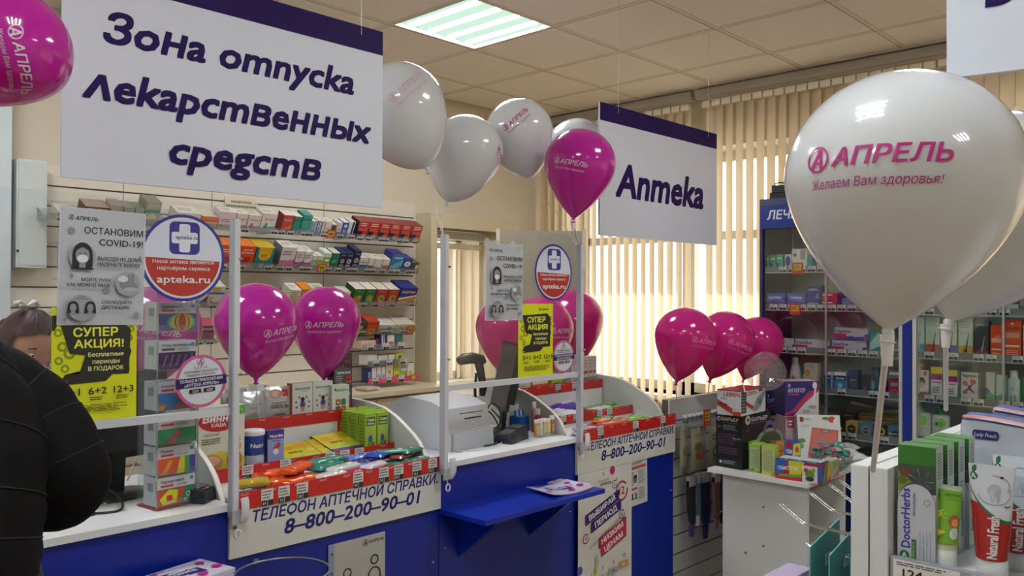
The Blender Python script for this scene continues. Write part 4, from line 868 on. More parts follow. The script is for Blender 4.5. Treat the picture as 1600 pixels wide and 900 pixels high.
med(1, 'Ренева', [('r', 0, 0, 1, 0.6, '#c9582f'), ('p', [(0.1, 0.05), (0.3, 0.5), (0.4, 0.5), (0.25, 0.05)], '#d98b3a'), ('p', [(0.6, 0.6), (0.8, 0.6), (0.7, 0.0), (0.5, 0.0)], '#d3c93a'), ('r', 0.72, 0, 0.85, 0.6, '#3f9a4a'), ('r', 0.85, 0, 1, 0.6, '#47409a')], 'carton with orange zigzag picture, second level from the bottom of the rack')
med(0, 'Парацетамол', [('r', 0, 0, 1, 0.6, '#2f7a4a'), ('p', [(0, 0), (0, 0.55), (0.75, 0.6), (0.6, 0.0)], '#b8482f'), ('p', [(0.06, 0.25), (0.3, 0.56), (0.55, 0.5), (0.5, 0.08), (0.15, 0.03)], '#d0cf2c'), ('rr', 0.24, 0.15, 0.40, 0.36, '#b8392f'), ('g', 0.82, 0.3, 0.06, 0.02, '#cfd8cf'), ('g', 0.92, 0.12, 0.04, 0.015, '#cfd8cf'), ('g', 0.74, 0.12, 0.035, 0.012, '#cfd8cf')], 'carton with yellow and red shield picture at the bottom of the rack')

# pens, vials on the middle desk
t = thing('tube_dispenser', 'blue tubes standing in a white card holder beside the middle monitor', 'holder', (2.80, 2.60, 0.981), (0, 0, R(5)))
b = MB(); b.box(-0.035, -0.03, 0, 0.035, -0.028, 0.07, M('#1d62b5', 0.4)); b.box(-0.035, -0.028, 0, 0.035, 0.028, 0.07, M('#1d62b5', 0.4)); b.box(-0.05, 0.029, 0, 0.035, 0.032, 0.12, M('#cfd2d6', 0.5)); b.build('holder_box', t)
for i in range(5):
    b = MB(); x = -0.026+i*0.013; b.tube([(x, 0.0, 0.07), (x, 0.004, 0.098)], 0.0058, M('#c8d6ea' if i % 2 else '#1d62b5', 0.3), 8); b.build('tube', t)
t = thing('vial_rack', 'clear tray holding a row of small medicine vials at the end of the middle desk', 'tray', (2.81, 2.44, 0.981), (0, 0, 0))
b = MB(); b.box(-0.085, -0.028, 0, 0.05, 0.028, 0.004, ACRY); b.box(-0.085, -0.029, 0, 0.05, -0.028, 0.022, ACRY); b.build('tray_body', t)
for i, (x, c, h) in enumerate(((-0.07, '#b98a4a', 0.07), (-0.045, '#c9c3b4', 0.072), (-0.02, '#b9a894', 0.072), (0.006, '#d2cf45', 0.068), (0.033, '#b5643f', 0.078))):
    q = thing('medicine_vial', ['amber vial with white cap at the left end of the clear tray', 'pale vial with white cap, second from the left in the tray', 'beige vial with white cap in the middle of the clear tray', 'yellow labelled vial in the clear tray', 'orange vial with white cap at the right end of the tray'][i], 'vial', (2.81+x, 2.44, 0.986))
    b = MB(); b.lathe([(0.011, 0), (0.0115, 0.002), (0.0115, h*0.75), (0.007, h*0.82)], M(c, 0.3), 14); P(b, lambda u, v, l: ((0.0117+l)*math.sin(u-0.6), -(0.0117+l)*math.cos(u-0.6), v), 1, 1).n(0.0, 0.01, 1.2, 0.045, 4, '#e2ddd0'); b.build('bottle', q)
    b = MB(); b.lathe([(0.0115, h*0.80), (0.0118, h), (0.0, h)], M('#d6d3cb', 0.4), 14); b.build('cap', q)
q = thing('perfume_bottle', 'small crimson labelled bottle standing behind the vials', 'bottle', (2.815, 2.50, 0.981)); b = MB(); b.lathe([(0.018, 0), (0.018, 0.075), (0.010, 0.085)], M('#a83a5c', 0.3), 16); b.build('bottle', q); b = MB(); b.lathe([(0.011, 0.085), (0.011, 0.11), (0.0, 0.112)], M('#d5d2cc', 0.3), 14); b.build('cap', q)
q = thing('spray_bottle', 'slim clear spray bottle with brown label beside the second post', 'bottle', (2.835, 2.54, 0.981)); b = MB(); b.lathe([(0.013, 0), (0.013, 0.10), (0.008, 0.108)], M('#a5826a', 0.3), 14); b.build('bottle', q); b = MB(); b.lathe([(0.009, 0.108), (0.009, 0.135), (0.0, 0.138)], M('#d8d4cb', 0.3), 12); b.build('cap', q)

# things near the rear window
t = thing('side_cabinet', 'sunlit wooden side cabinet with white top by the cased window', 'cabinet', (3.83, 3.95, 0)); L = Matrix.Translation(-Vector(t.location))
b = MB(L); b.box(3.72, 3.62, 0, 4.08, 4.2, 0.945, M('#b98b52', 0.5, noise=0.08)); b.build('body', t); b = MB(L); b.box(3.70, 3.60, 0.946, 4.10, 4.21, 0.965, M('#e5e0d4', 0.4)); b.build('top', t)
t = thing('partition_screen', 'tall plain grey-beige partition behind the right display', 'partition', (3.85, 3.38, 0)); L = Matrix.Translation((0, 0, 0))
a, c = onX(775, 361, 3.66), None
q0 = Vector(at(775, 470, 5.02)); q1 = Vector(at(915, 470, 5.02)); u = Vector((q1.x-q0.x, q1.y-q0.y, 0)); w = u.length; t.location = (q0.x, q0.y, 0); t.rotation_euler = (0, 0, math.atan2(u.y, u.x))
b = MB(); b.box(0.02, -0.012, 0.05, w-0.02, 0.012, 1.985, M('#958f7e', 0.6, noise=0.02)); b.build('panel', t)
for x in (0, w-0.022): b = MB(); b.box(x, -0.018, 0, x+0.022, 0.018, 1.998, M('#c9c2ae', 0.35)); b.build('edge_profile', t)
for x in (0.03, w-0.09): b = MB(); b.box(x, -0.16, 0, x+0.05, 0.16, 0.03, M('#9b968a', 0.4)); b.build('foot', t)
# ================================================================ GOODS ON THE SLATWALL
TL = R(27); YL = 4.18
acr_e = glassy('acrylic_lip', tint=(0.80, 0.83, 0.84), refl=0.12, body=0.12)
def wall_shelf(label, pa, pb, z, tags=5, promo=(), tilt=TL, dep=0.2):
    xa = onY(pa, 450, YL).x; xb = onY(pb, 450, YL).x
    t = thing('wall_shelf', label, 'shelf', ((xa+xb)/2, YL, z)); c, s_ = math.cos(tilt), math.sin(tilt); w = xb-xa
    m = Matrix.Rotation(tilt, 4, 'X'); L = 0.216/c
    b = MB(m); b.box(-w/2, -0.003, -0.006, w/2, L, -0.003, ACRY); b.build('base_sheet', t)
    b = MB(m); b.box(-w/2, -0.005, -0.006, w/2, -0.003, 0.030, acr_e); b.build('lip', t)
    for x in (-w/2, w/2-0.002):
        b = MB(); pts = [(-0.004, -0.002), (0.214, 0.214*math.tan(tilt)), (0.214, 0.0)]
        b.prism(pts, x, x+0.002, acr_e, mapf=lambda y, zz, xx: (xx, y, zz)); b.build('end_plate', t)
    for i in range(tags):
        x = -w/2+w*(i+0.5+0.25*math.sin(i*3.7))/tags; red = i in promo; hh = 0.055 if red else 0.03; ww = 0.06 if red else 0.042
        b = MB(m); b.box(x-ww/2, -0.0075, -0.012 if red else -0.004, x+ww/2, -0.0055, -0.012+hh, '#c83a26' if red else tagm)
        p = P(b, Fr((x-ww/2, -0.0075, -0.012 if red else -0.004), (1, 0, 0), (0, 0, 1)), ww, hh)
        if red: p.r(0.12, 0.25, 0.88, 0.85, '#b9ad32'); p.r(0.25, 0.4, 0.75, 0.65, '#5a6a1e'); p.t(0.5, 0.08, 0.12, 'Акция', WHT)
        else: p.r(0.05, 0, 0.48, 0.4, '#232326'); p.r(0.52, 0, 0.95, 0.4, '#232326'); p.n(0.05, 0.45, 0.95, 0.95, 2, '#77777a', i)
        b.build('price_label', t)
    return t
def goods(z, items, tilt=TL, y=YL, group=None, dy=0.001):
    for it in items:
        a, c, h, d, col, top, label, F = it
        xa = onY(a, 450, y).x; xb = onY(c, 450, y).x; w = (xb-xa)*0.97
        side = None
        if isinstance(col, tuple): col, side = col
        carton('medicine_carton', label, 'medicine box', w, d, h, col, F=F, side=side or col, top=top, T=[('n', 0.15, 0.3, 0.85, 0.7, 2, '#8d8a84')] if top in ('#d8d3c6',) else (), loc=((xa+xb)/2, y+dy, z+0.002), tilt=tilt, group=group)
TP = '#d8d3c6'
def gnr(c1, c2, s=None, tc=WHT): # generic print: band, text lines
    o = [('r', 0, 0, 1, 0.34, c1), ('n', 0.1, 0.42, 0.9, 0.58, 2, c2)]
    if s: o.append(('t', 0.5, 0.70, 0.13, s, tc, {'w': 0.8, 'b': 0.02}))
    return o
wall_shelf('clear sloping wall shelf at top left of the slatwall, behind the grey poster', 70, 250, 1.945, 4)
goods(1.945, [
 (88, 124, 0.035, 0.10, '#b7ab98', '#c2b7a4', 'flat beige carton at the left end of the top wall shelf', [('n', 0.1, 0.2, 0.9, 0.7, 2, '#857a68')]),
 (129, 168, 0.07, 0.10, '#4a2428', '#9a8574', 'dark maroon flat carton with pale lettering on the top wall shelf', [('t', 0.5, 0.70, 0.2, 'ВЕНАРУС', '#d8c9c2', 0.8, )[:6] + ({'w': 0.85, 'b': 0.03},)]),
 (169, 188, 0.085, 0.09, '#9c8f86', '#8d8279', 'grey-pink carton right of the maroon one on the top shelf', gnr('#86786f', '#6d645e')),
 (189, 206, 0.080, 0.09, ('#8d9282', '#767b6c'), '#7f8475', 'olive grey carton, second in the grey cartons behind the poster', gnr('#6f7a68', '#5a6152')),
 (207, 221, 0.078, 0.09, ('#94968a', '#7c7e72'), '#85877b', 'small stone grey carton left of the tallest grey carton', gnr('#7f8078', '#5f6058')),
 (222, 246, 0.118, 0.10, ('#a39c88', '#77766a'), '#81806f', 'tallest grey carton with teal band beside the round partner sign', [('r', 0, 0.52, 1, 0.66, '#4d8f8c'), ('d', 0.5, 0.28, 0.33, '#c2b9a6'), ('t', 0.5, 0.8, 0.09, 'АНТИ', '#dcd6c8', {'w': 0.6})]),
])
def ent(c): return [('t', 0.55, 0.62, 0.13, 'Энтер-Г', '#4a3c40', {'w': 0.8}), ('e', 0.32, 0.28, 0.14, 0.11, c), ('d', 0.36, 0.43, 0.08, c), ('p', [(0.4, 0.2), (0.95, 0.27), (0.95, 0.33), (0.4, 0.26)], c)]
wall_shelf('clear sloping wall shelf holding pale pink cartons below the video notice', 268, 436, 1.945, 5)
goods(1.945, [
 (272, 310, 0.075, 0.10, '#cfc6b4', TP, 'plain cream carton left of the orange one on the pink carton shelf', gnr('#bfb6a6', '#8d867a')),
 (312, 337, 0.065, 0.10, '#d0763a', '#cfc9ba', 'small orange carton half hidden above the round partner sign', [('r', 0, 0.2, 1, 0.55, '#d8b48a'), ('r', 0, 0.55, 1, 0.7, '#c9542a')]),
 (338, 364, 0.098, 0.08, '#d3c5c6', TP, 'wide pale pink carton left of the three pregnancy cartons', [('n', 0.1, 0.42, 0.9, 0.62, 2, '#b03f8a'), ('r', 0.1, 0.15, 0.3, 0.25, '#5c4650')]),
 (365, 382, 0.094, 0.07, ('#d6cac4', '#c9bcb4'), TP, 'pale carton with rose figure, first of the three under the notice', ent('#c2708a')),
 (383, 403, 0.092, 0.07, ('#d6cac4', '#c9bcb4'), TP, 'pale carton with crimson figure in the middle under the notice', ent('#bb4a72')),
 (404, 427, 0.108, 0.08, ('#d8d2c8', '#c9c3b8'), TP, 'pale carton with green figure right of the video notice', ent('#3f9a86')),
])
wall_shelf('clear sloping wall shelf with many small cartons, top row centre', 430, 552, 1.945, 8, (5,))
def stripes(a, c_): return [('r', 0.1, 0, 0.35, 1, a), ('r', 0.55, 0, 0.8, 1, c_)]
goods(1.945, [
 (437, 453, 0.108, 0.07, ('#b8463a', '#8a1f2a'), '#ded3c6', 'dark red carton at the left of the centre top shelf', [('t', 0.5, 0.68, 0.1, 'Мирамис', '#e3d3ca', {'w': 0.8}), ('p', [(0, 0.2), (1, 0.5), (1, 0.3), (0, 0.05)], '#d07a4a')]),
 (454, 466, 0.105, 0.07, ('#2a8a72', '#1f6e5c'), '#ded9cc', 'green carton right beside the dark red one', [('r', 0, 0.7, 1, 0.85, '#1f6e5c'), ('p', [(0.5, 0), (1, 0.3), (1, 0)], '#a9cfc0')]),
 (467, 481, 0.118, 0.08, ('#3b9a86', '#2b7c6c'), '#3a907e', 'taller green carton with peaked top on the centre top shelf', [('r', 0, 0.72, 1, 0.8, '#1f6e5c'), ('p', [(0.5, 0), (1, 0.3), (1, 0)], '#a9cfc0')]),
 (482, 489, 0.085, 0.06, '#d8d3c8', TP, 'narrow white carton with bright blue stripe, centre top shelf', stripes('#1c6fb4', '#1c6fb4')),
 (490, 496, 0.090, 0.06, '#d8d3c8', TP, 'narrow white carton with navy stripe, centre top shelf', stripes('#1b2148', '#2a86c8')),
 (497, 503, 0.088, 0.06, '#d8d3c8', TP, 'narrow white carton with black stripe, centre top shelf', stripes('#1b1b22', '#c9c4bc')),
 (504, 513, 0.090, 0.06, '#dccbc3', TP, 'narrow blush carton right of the striped ones', gnr('#d8b9b0', '#b08c82')),
 (514, 521, 0.075, 0.06, '#c9c3bc', TP, 'small carton with plum top block, centre top shelf', [('r', 0, 0.45, 1, 0.9, '#54425c'), ('r', 0, 0.2, 1, 0.4, '#b03c3c')]),
 (522, 530, 0.088, 0.06, '#cdb5ae', TP, 'small mauve carton left of the blue emblem carton', gnr('#8a6f88', '#6d5a66')),
 (531, 539, 0.092, 0.07, '#2763ae', '#d6d8dc', 'blue carton with white shield emblem on the centre top shelf', [('d', 0.5, 0.75, 0.3, '#e0e3e6'), ('n', 0.2, 0.3, 0.8, 0.5, 2, WHT)]),
 (540, 549, 0.100, 0.07, '#d8d8d6', TP, 'white carton with navy edge at the right of the centre top shelf', [('r', 0.55, 0, 0.9, 1, '#28306c')]),
])
wall_shelf('clear sloping wall shelf with black and red cartons, top right of the slatwall', 553, 654, 1.940, 7)
RBL = ['black and red carton at the left end of the top right shelf', 'black and red carton second from the left on the top right shelf', 'black and red carton third from the left on the top right shelf', 'black and red carton third from the right on the top right shelf', 'black and red carton second from the right on the top right shelf', 'black and red carton at the right end of the top right shelf']
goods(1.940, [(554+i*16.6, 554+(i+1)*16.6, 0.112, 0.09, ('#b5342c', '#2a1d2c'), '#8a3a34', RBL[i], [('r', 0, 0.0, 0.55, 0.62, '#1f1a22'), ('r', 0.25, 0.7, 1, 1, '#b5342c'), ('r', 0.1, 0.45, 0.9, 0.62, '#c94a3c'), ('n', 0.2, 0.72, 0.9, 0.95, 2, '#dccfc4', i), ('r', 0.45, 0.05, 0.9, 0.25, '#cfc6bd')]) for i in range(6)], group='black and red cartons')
wall_shelf('clear sloping wall shelf with orange and teal cartons, second row beside the post', 330, 426, 1.745, 3)
goods(1.745, [
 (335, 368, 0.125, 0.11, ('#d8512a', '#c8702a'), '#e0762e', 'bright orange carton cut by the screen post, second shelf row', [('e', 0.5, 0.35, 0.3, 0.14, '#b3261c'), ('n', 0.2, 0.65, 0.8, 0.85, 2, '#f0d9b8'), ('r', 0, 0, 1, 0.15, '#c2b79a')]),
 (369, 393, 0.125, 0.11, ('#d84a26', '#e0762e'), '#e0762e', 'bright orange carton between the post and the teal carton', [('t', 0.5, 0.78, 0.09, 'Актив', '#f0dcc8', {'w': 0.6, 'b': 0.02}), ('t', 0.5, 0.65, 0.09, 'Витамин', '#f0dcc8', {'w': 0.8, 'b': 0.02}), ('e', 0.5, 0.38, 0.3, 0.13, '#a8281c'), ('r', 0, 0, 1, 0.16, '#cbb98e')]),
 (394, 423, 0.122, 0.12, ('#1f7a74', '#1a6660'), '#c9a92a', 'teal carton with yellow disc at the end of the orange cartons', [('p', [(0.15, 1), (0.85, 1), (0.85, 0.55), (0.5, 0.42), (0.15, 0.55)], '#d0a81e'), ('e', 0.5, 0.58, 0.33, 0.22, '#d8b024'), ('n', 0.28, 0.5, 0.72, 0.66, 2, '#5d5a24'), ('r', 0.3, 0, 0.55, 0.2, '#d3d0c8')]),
])
wall_shelf('long clear sloping wall shelf in the middle of the second row', 428, 652, 1.745, 16, (4,))
wp = lambda c1, c2: [('r', 0, 0.0, 1, 0.38, c1), ('p', [(0, 0.3), (1, 0.45), (1, 0.25), (0, 0.1)], c2), ('n', 0.1, 0.6, 0.9, 0.85, 2, '#8a8085')]
nv = [('d', 0.5, 0.52, 0.33, '#cdbfae'), ('d', 0.5, 0.52, 0.2, '#7a5f4c'), ('t', 0.5, 0.82, 0.07, 'МУМИЁ', '#c9b868', {'w': 0.7}), ('r', 0, 0.16, 1, 0.20, '#8d7f4a'), ('n', 0.15, 0.25, 0.85, 0.32, 1, WHT)]
goods(1.745, [
 (433, 456, 0.130, 0.10, ('#d2cdc8', '#7d7a7c'), TP, 'tall white carton with pink swoosh at the left end of the long shelf', wp('#b86a9a', '#d06a8a')),
 (457, 470, 0.110, 0.09, '#d0cbc6', TP, 'white carton with purple base, first of two on the long shelf', wp('#3b2a66', '#a04a8a')),
 (471, 483, 0.108, 0.09, '#d3cec9', TP, 'white carton with purple base beside the small green cartons', wp('#40306c', '#b0508c')),
 (484, 491, 0.085, 0.06, '#cfd0bf', '#d3d6c6', 'small white and green carton left of its twin on the long shelf', [('r', 0.1, 0.2, 0.9, 0.7, '#6f9a3c'), ('r', 0.3, 0.3, 0.7, 0.5, '#cdd8b0')]),
 (492, 500, 0.085, 0.06, '#cfd0bf', '#d3d6c6', 'small white and green carton right of its twin on the long shelf', [('r', 0.1, 0.2, 0.9, 0.7, '#6f9a3c'), ('r', 0.3, 0.3, 0.7, 0.5, '#cdd8b0')]),
 (501, 512, 0.105, 0.08, '#d2d6cc', '#d6dace', 'white carton with bright green panel on the long shelf', [('r', 0, 0.35, 1, 0.75, '#5aa83a'), ('r', 0.2, 0.5, 0.8, 0.65, '#d6dfcc')]),
 (513, 525, 0.108, 0.08, '#24704e', '#c6d0c2', 'dark green carton left of the navy cartons', gnr('#1d5c40', '#9cc0ac')),
 (526, 535, 0.112, 0.09, '#1d2450', '#262c55', 'navy carton with round picture, left of three', nv),
 (536, 546, 0.112, 0.09, '#1d2450', '#262c55', 'navy carton with round picture, middle of three', nv),
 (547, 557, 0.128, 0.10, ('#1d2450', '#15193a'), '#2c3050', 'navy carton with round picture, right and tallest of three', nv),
 (558, 571, 0.085, 0.08, '#cbc8c2', TP, 'white carton with blue lower half right of the navy ones', [('r', 0, 0, 1, 0.45, '#2d4f96'), ('n', 0.1, 0.55, 0.9, 0.75, 1, '#77757a')]),
 (572, 581, 0.085, 0.08, '#d2cfc6', TP, 'cream carton with slate block on the long shelf', [('r', 0, 0, 1, 0.42, '#47506c')]),
 (582, 593, 0.082, 0.08, '#d6d2c6', TP, 'plain cream carton with faint round mark on the long shelf', [('d', 0.3, 0.3, 0.16, '#a9a49a')]),
 (594, 605, 0.082, 0.08, '#d6d2c6', TP, 'cream carton with coral block left of the tall blue one', [('r', 0.05, 0.1, 1, 0.5, '#c9586a')]),
 (606, 625, 0.118, 0.09, ('#2a7fb4', '#2a2f7c'), '#3a3a7a', 'tall blue and aqua carton near the right end of the long shelf', [('p', [(0, 0.3), (1, 0.7), (1, 0.4), (0, 0.0)], '#63b8cc'), ('n', 0.2, 0.72, 0.9, 0.86, 1, WHT), ('r', 0.3, 0, 0.8, 0.18, '#d3d5d8')]),
 (626, 639, 0.092, 0.08, '#2b3f9a', '#3f3a78', 'royal blue carton with white ellipse on the long shelf', [('e', 0.5, 0.6, 0.38, 0.2, '#d8dae0'), ('d', 0.5, 0.6, 0.1, '#2b3f9a')]),
 (640, 651, 0.066, 0.08, '#4e4640', '#655a50', 'small dark grey and yellow carton at the right end of the long shelf', [('r', 0.55, 0.0, 1, 0.8, '#c2b23a'), ('d', 0.7, 0.5, 0.2, '#d8d088')]),
])
wall_shelf('clear sloping wall shelf of the third row seen beside the round sticker', 290, 350, 1.535, 2)
wall_shelf('long clear sloping wall shelf of the third row behind the magenta balloons', 430, 650, 1.535, 8)
goods(1.535, [
 (303, 321, 0.10, 0.08, '#d6d2cc', TP, 'white carton with purple dotted corner seen through the left screen', [('p', [(0, 0), (1, 0), (1, 0.6), (0.5, 0.3), (0, 0.35)], '#4a2a72'), ('n', 0.15, 0.7, 0.85, 0.85, 1, '#4c4655')]),
 (322, 346, 0.115, 0.10, '#d3d3ce', TP, 'white carton with blue and yellow bands seen beside the post', [('r', 0, 0.6, 1, 0.72, '#2a6ab0'), ('r', 0.2, 0.74, 0.7, 0.95, '#cfa03c'), ('t', 0.2, 0.25, 0.2, 'С', '#b8322a', {'b': 0.04})]),
 (448, 465, 0.10, 0.09, '#d8d2c4', TP, 'cream carton peeking between the two magenta balloons', [('n', 0.1, 0.3, 0.9, 0.9, 5, '#a07a3a')]),
 (466, 483, 0.105, 0.09, '#d98a24', '#d98a24', 'amber carton peeking above the right magenta balloon', [('n', 0.1, 0.3, 0.9, 0.9, 4, '#a8631c')]),
 (484, 505, 0.10, 0.09, '#d8d5c8', TP, 'white carton peeking above the right magenta balloon', [('n', 0.1, 0.3, 0.9, 0.9, 4, '#77806c')]),
 (526, 543, 0.088, 0.08, '#c9cabb', '#cdd0bf', 'small white and green carton beside the right magenta balloon', [('n', 0.1, 0.3, 0.9, 0.9, 3, '#5f8a3c')]),
 (548, 565, 0.108, 0.10, ('#1f6a30', '#3a5a2a'), '#ded8ca', 'green carton with orange herb picture on the third row', [('d', 0.45, 0.38, 0.32, '#c9742a'), ('d', 0.6, 0.5, 0.15, '#d8a040'), ('t', 0.5, 0.82, 0.08, 'ФИТО', '#cfc060', {'w': 0.6}), ('r', 0.3, 0, 0.9, 0.14, '#cfcdc4')]),
 (566, 582, 0.108, 0.10, ('#247038', '#1d5c2c'), '#ded8ca', 'green carton with green leaf picture on the third row', [('d', 0.5, 0.42, 0.32, '#7fae3a'), ('d', 0.6, 0.4, 0.17, '#c88a4a'), ('t', 0.5, 0.82, 0.08, 'ФИТО', '#cfc060', {'w': 0.6})]),
 (583, 600, 0.108, 0.10, ('#a8341f', '#8a2a1a'), '#ddd2c4', 'brick red carton left of its twin on the third row', [('d', 0.55, 0.42, 0.3, '#b3a03c'), ('d', 0.6, 0.42, 0.15, '#4e7a2a'), ('t', 0.5, 0.82, 0.08, 'ФИТО', '#d8a860', {'w': 0.6}), ('r', 0.1, 0.02, 0.9, 0.1, '#c8432a')]),
 (601, 618, 0.108, 0.10, ('#a8341f', '#8a2a1a'), '#ddd2c4', 'brick red carton beside the blue and orange one', [('d', 0.5, 0.42, 0.3, '#b3a03c'), ('d', 0.55, 0.42, 0.15, '#4e7a2a'), ('t', 0.5, 0.82, 0.08, 'ФИТО', '#d8a860', {'w': 0.6}), ('r', 0.1, 0.02, 0.9, 0.1, '#c8432a')]),
 (619, 646, 0.118, 0.12, ('#262a80', '#1c2060'), '#2b2c80', 'large blue and orange carton at the right end of the third row', [('r', 0, 0, 1, 0.45, '#cf8430'), ('p', [(0, 0.4), (1, 0.6), (1, 0.5), (0, 0.3)], '#e0ddd0'), ('t', 0.5, 0.70, 0.14, 'Біфіген', '#e3e0d8', {'w': 0.8, 'b': 0.03, 'sh': 0.2}), ('r', 0.15, 0.1, 0.5, 0.25, '#d8b040')]),
])
wall_shelf('clear sloping wall shelf of the fourth row right of the magenta balloons', 556, 648, 1.365, 6, (1, 5))
wall_shelf('clear sloping wall shelf of the fourth row seen beside the round sticker', 300, 340, 1.345, 2)
goods(1.345, [(304, 333, 0.10, 0.09, '#38203c', '#c04a6c', 'dark plum carton with crimson panel seen through the left screen', [('r', 0, 0.25, 1, 0.62, '#8f2a50'), ('r', 0, 0, 1, 0.22, '#b9b4ae'), ('n', 0.1, 0.72, 0.9, 0.88, 1, '#b9aeb4')])])
goods(1.365, [
 (560, 569, 0.07, 0.09, '#2f3a2c', '#3c4238', 'dark carton with yellow corner on the fourth row', [('r', 0, 0.2, 0.5, 0.7, '#c9b83a')]),
 (570, 589, 0.075, 0.09, ('#c23a26', '#962a1c'), '#c4482e', 'red and orange carton on the fourth row', [('r', 0.15, 0.15, 0.85, 0.65, '#cf7a2c'), ('r', 0.25, 0.25, 0.7, 0.5, '#4a4a22')]),
 (590, 617, 0.050, 0.12, '#cfcac0', '#cdc9bf', 'flat white carton in the middle of the fourth row', [('r', 0.5, 0.2, 0.75, 0.7, '#6a9ab0')]),
 (618, 646, 0.050, 0.13, '#cfc8ba', '#d2c8b8', 'flat cream carton with fine red lines at the right of the fourth row', [('r', 0.5, 0.1, 0.9, 0.7, '#b8a43a'), ('n', 0.1, 0.3, 0.45, 0.7, 2, '#a86a5a')]),
])
# straight shelves below
def ledge(label, pa, pb, z, col=None, tags=0):
    xa = onY(pa, 450, 4.2).x; xb = onY(pb, 450, 4.2).x; t = thing('ledge_shelf', label, 'shelf', ((xa+xb)/2, 4.2, z)); w = xb-xa
    b = MB(); b.box(-w/2, -0.02, -0.004, w/2, 0.198, 0, ACRY); b.build('base_sheet', t)
    b = MB(); b.box(-w/2, -0.024, -0.006, w/2, -0.021, 0.028, col or acr_e)
    if col: P(b, Fr((-w/2, -0.024, -0.006), (1, 0, 0), (0, 0, 1)), w, 0.034).t(0.2, 0.75, 0.2, 'Акция!   Акция!', WHT, w=0.35)
    b.build('lip', t)
    for i in range(tags):
        x = -w/2+w*(i+0.5)/tags; last = col and i == tags-1; b = MB(); b.box(x-0.022, -0.028, -0.004, x+0.022, -0.025, 0.034, '#c9542c' if last else tagm); P(b, Fr((x-0.022, -0.028, -0.004), (1, 0, 0), (0, 0, 1)), 0.044, 0.038).run([('r', 0.15, 0.2, 0.85, 0.8, '#b9ad32')] if last else [('r', 0.05, 0, 0.48, 0.4, '#232326'), ('r', 0.52, 0, 0.95, 0.4, '#232326'), ('n', 0.05, 0.5, 0.95, 0.95, 2, '#77777a')]); b.build('price_label', t)
ledge('clear straight shelf below the fourth row, near the cased window', 563, 634, 1.265, tags=3)
goods(1.265, [
 (565, 588, 0.052, 0.09, '#d8b8a8', '#ddc6ba', 'peach carton lying at the left of the fifth row', [('t', 0.5, 0.45, 0.25, 'АНГИОВИТ', '#b03c4a', {'w': 0.85})]),
 (589, 593, 0.06, 0.07, '#7a2a3c', '#8a3a4c', 'slim wine red carton on the fifth row', []),
 (594, 599, 0.085, 0.06, '#232a70', TP, 'slim navy carton on the fifth row', [('r', 0.6, 0, 1, 1, '#c9ccd8')]),
 (600, 605, 0.085, 0.06, '#262c78', TP, 'second slim navy carton beside it on the fifth row', [('r', 0, 0, 0.3, 1, '#c9ccd8')]),
 (606, 617, 0.080, 0.07, '#dcd8d0', TP, 'white carton with orange print on the fifth row', [('r', 0.2, 0.3, 0.8, 0.5, '#d0693a')]),
 (618, 630, 0.082, 0.07, '#2c6e66', '#356f68', 'teal and crimson carton at the right of the fifth row', [('r', 0.3, 0.1, 0.9, 0.45, '#a8324c')]),
], tilt=0, y=4.19)
ledge('clear straight shelf of the sixth row near the cased window', 573, 636, 1.165, tags=3)
goods(1.165, [
 (575, 590, 0.06, 0.09, '#cdd0cc', TP, 'white carton with teal foot at the left of the sixth row', [('r', 0, 0, 1, 0.3, '#2c5a64')]),
 (592, 606, 0.055, 0.09, '#d3d3cf', '#1d1d22', 'white and black carton in the middle of the sixth row', [('r', 0, 0, 1, 0.35, '#1c1a1e')]),
 (607, 618, 0.055, 0.09, '#d3d3cf', TP, 'white carton right of the black topped one on the sixth row', [('r', 0, 0.0, 1, 0.3, '#2d2c30')]),
 (619, 632, 0.060, 0.09, '#c2c23a', '#c8c84a', 'yellow and green carton at the right of the sixth row', [('r', 0, 0, 1, 0.35, '#5f9a3a'), ('d', 0.5, 0.6, 0.2, '#5a6a1e')]),
], tilt=0, y=4.19)
ledge('clear straight lowest shelf with a pink promotion lip', 573, 652, 1.055, '#d8476c', tags=4)
goods(1.055, [
 (575, 581, 0.095, 0.06, '#1f2860', '#c98a3a', 'slim navy carton at the left of the lowest shelf', [('r', 0.2, 0.3, 0.8, 0.7, '#8d9ac0')]),
 (582, 589, 0.090, 0.06, '#d6d6cf', '#c98a3a', 'slim white carton with yellow disc on the lowest shelf', [('d', 0.5, 0.25, 0.35, '#c8bc3a')]),
 (590, 596, 0.092, 0.06, '#d8d8d4', TP, 'slim white carton with blue wave, left of two on the lowest shelf', [('e', 0.5, 0.4, 0.4, 0.14, '#8fa6cc')]),
 (597, 603, 0.092, 0.06, '#d8d8d4', TP, 'slim white carton with blue wave, right of two on the lowest shelf', [('e', 0.5, 0.4, 0.4, 0.14, '#8fa6cc')]),
 (604, 615, 0.112, 0.06, '#dcd4c4', TP, 'white carton with orange sun picture on the lowest shelf', [('d', 0.5, 0.5, 0.25, '#d09a4a'), ('r', 0, 0.03, 1, 0.12, '#3a7a96')]),
 (616, 626, 0.118, 0.06, '#c9c43c', '#cfc84a', 'yellow and green striped carton on the lowest shelf', [('n', 0.05, 0.5, 0.95, 0.95, 4, '#5f7a2a'), ('r', 0.2, 0.1, 0.9, 0.3, '#5a9a4a')]),
 (627, 636, 0.108, 0.06, '#dad6cf', TP, 'white and lime carton marked with a big letter and digit', [('r', 0, 0.0, 1, 0.55, '#7fb83a'), ('t', 0.5, 0.68, 0.18, 'D3', INK, {'b': 0.03})]),
 (637, 647, 0.100, 0.06, '#dcd8ca', TP, 'white carton with yellow leaf at the right of the lowest shelf', [('e', 0.45, 0.45, 0.22, 0.14, '#c2c04a')]),
], tilt=0, y=4.19)
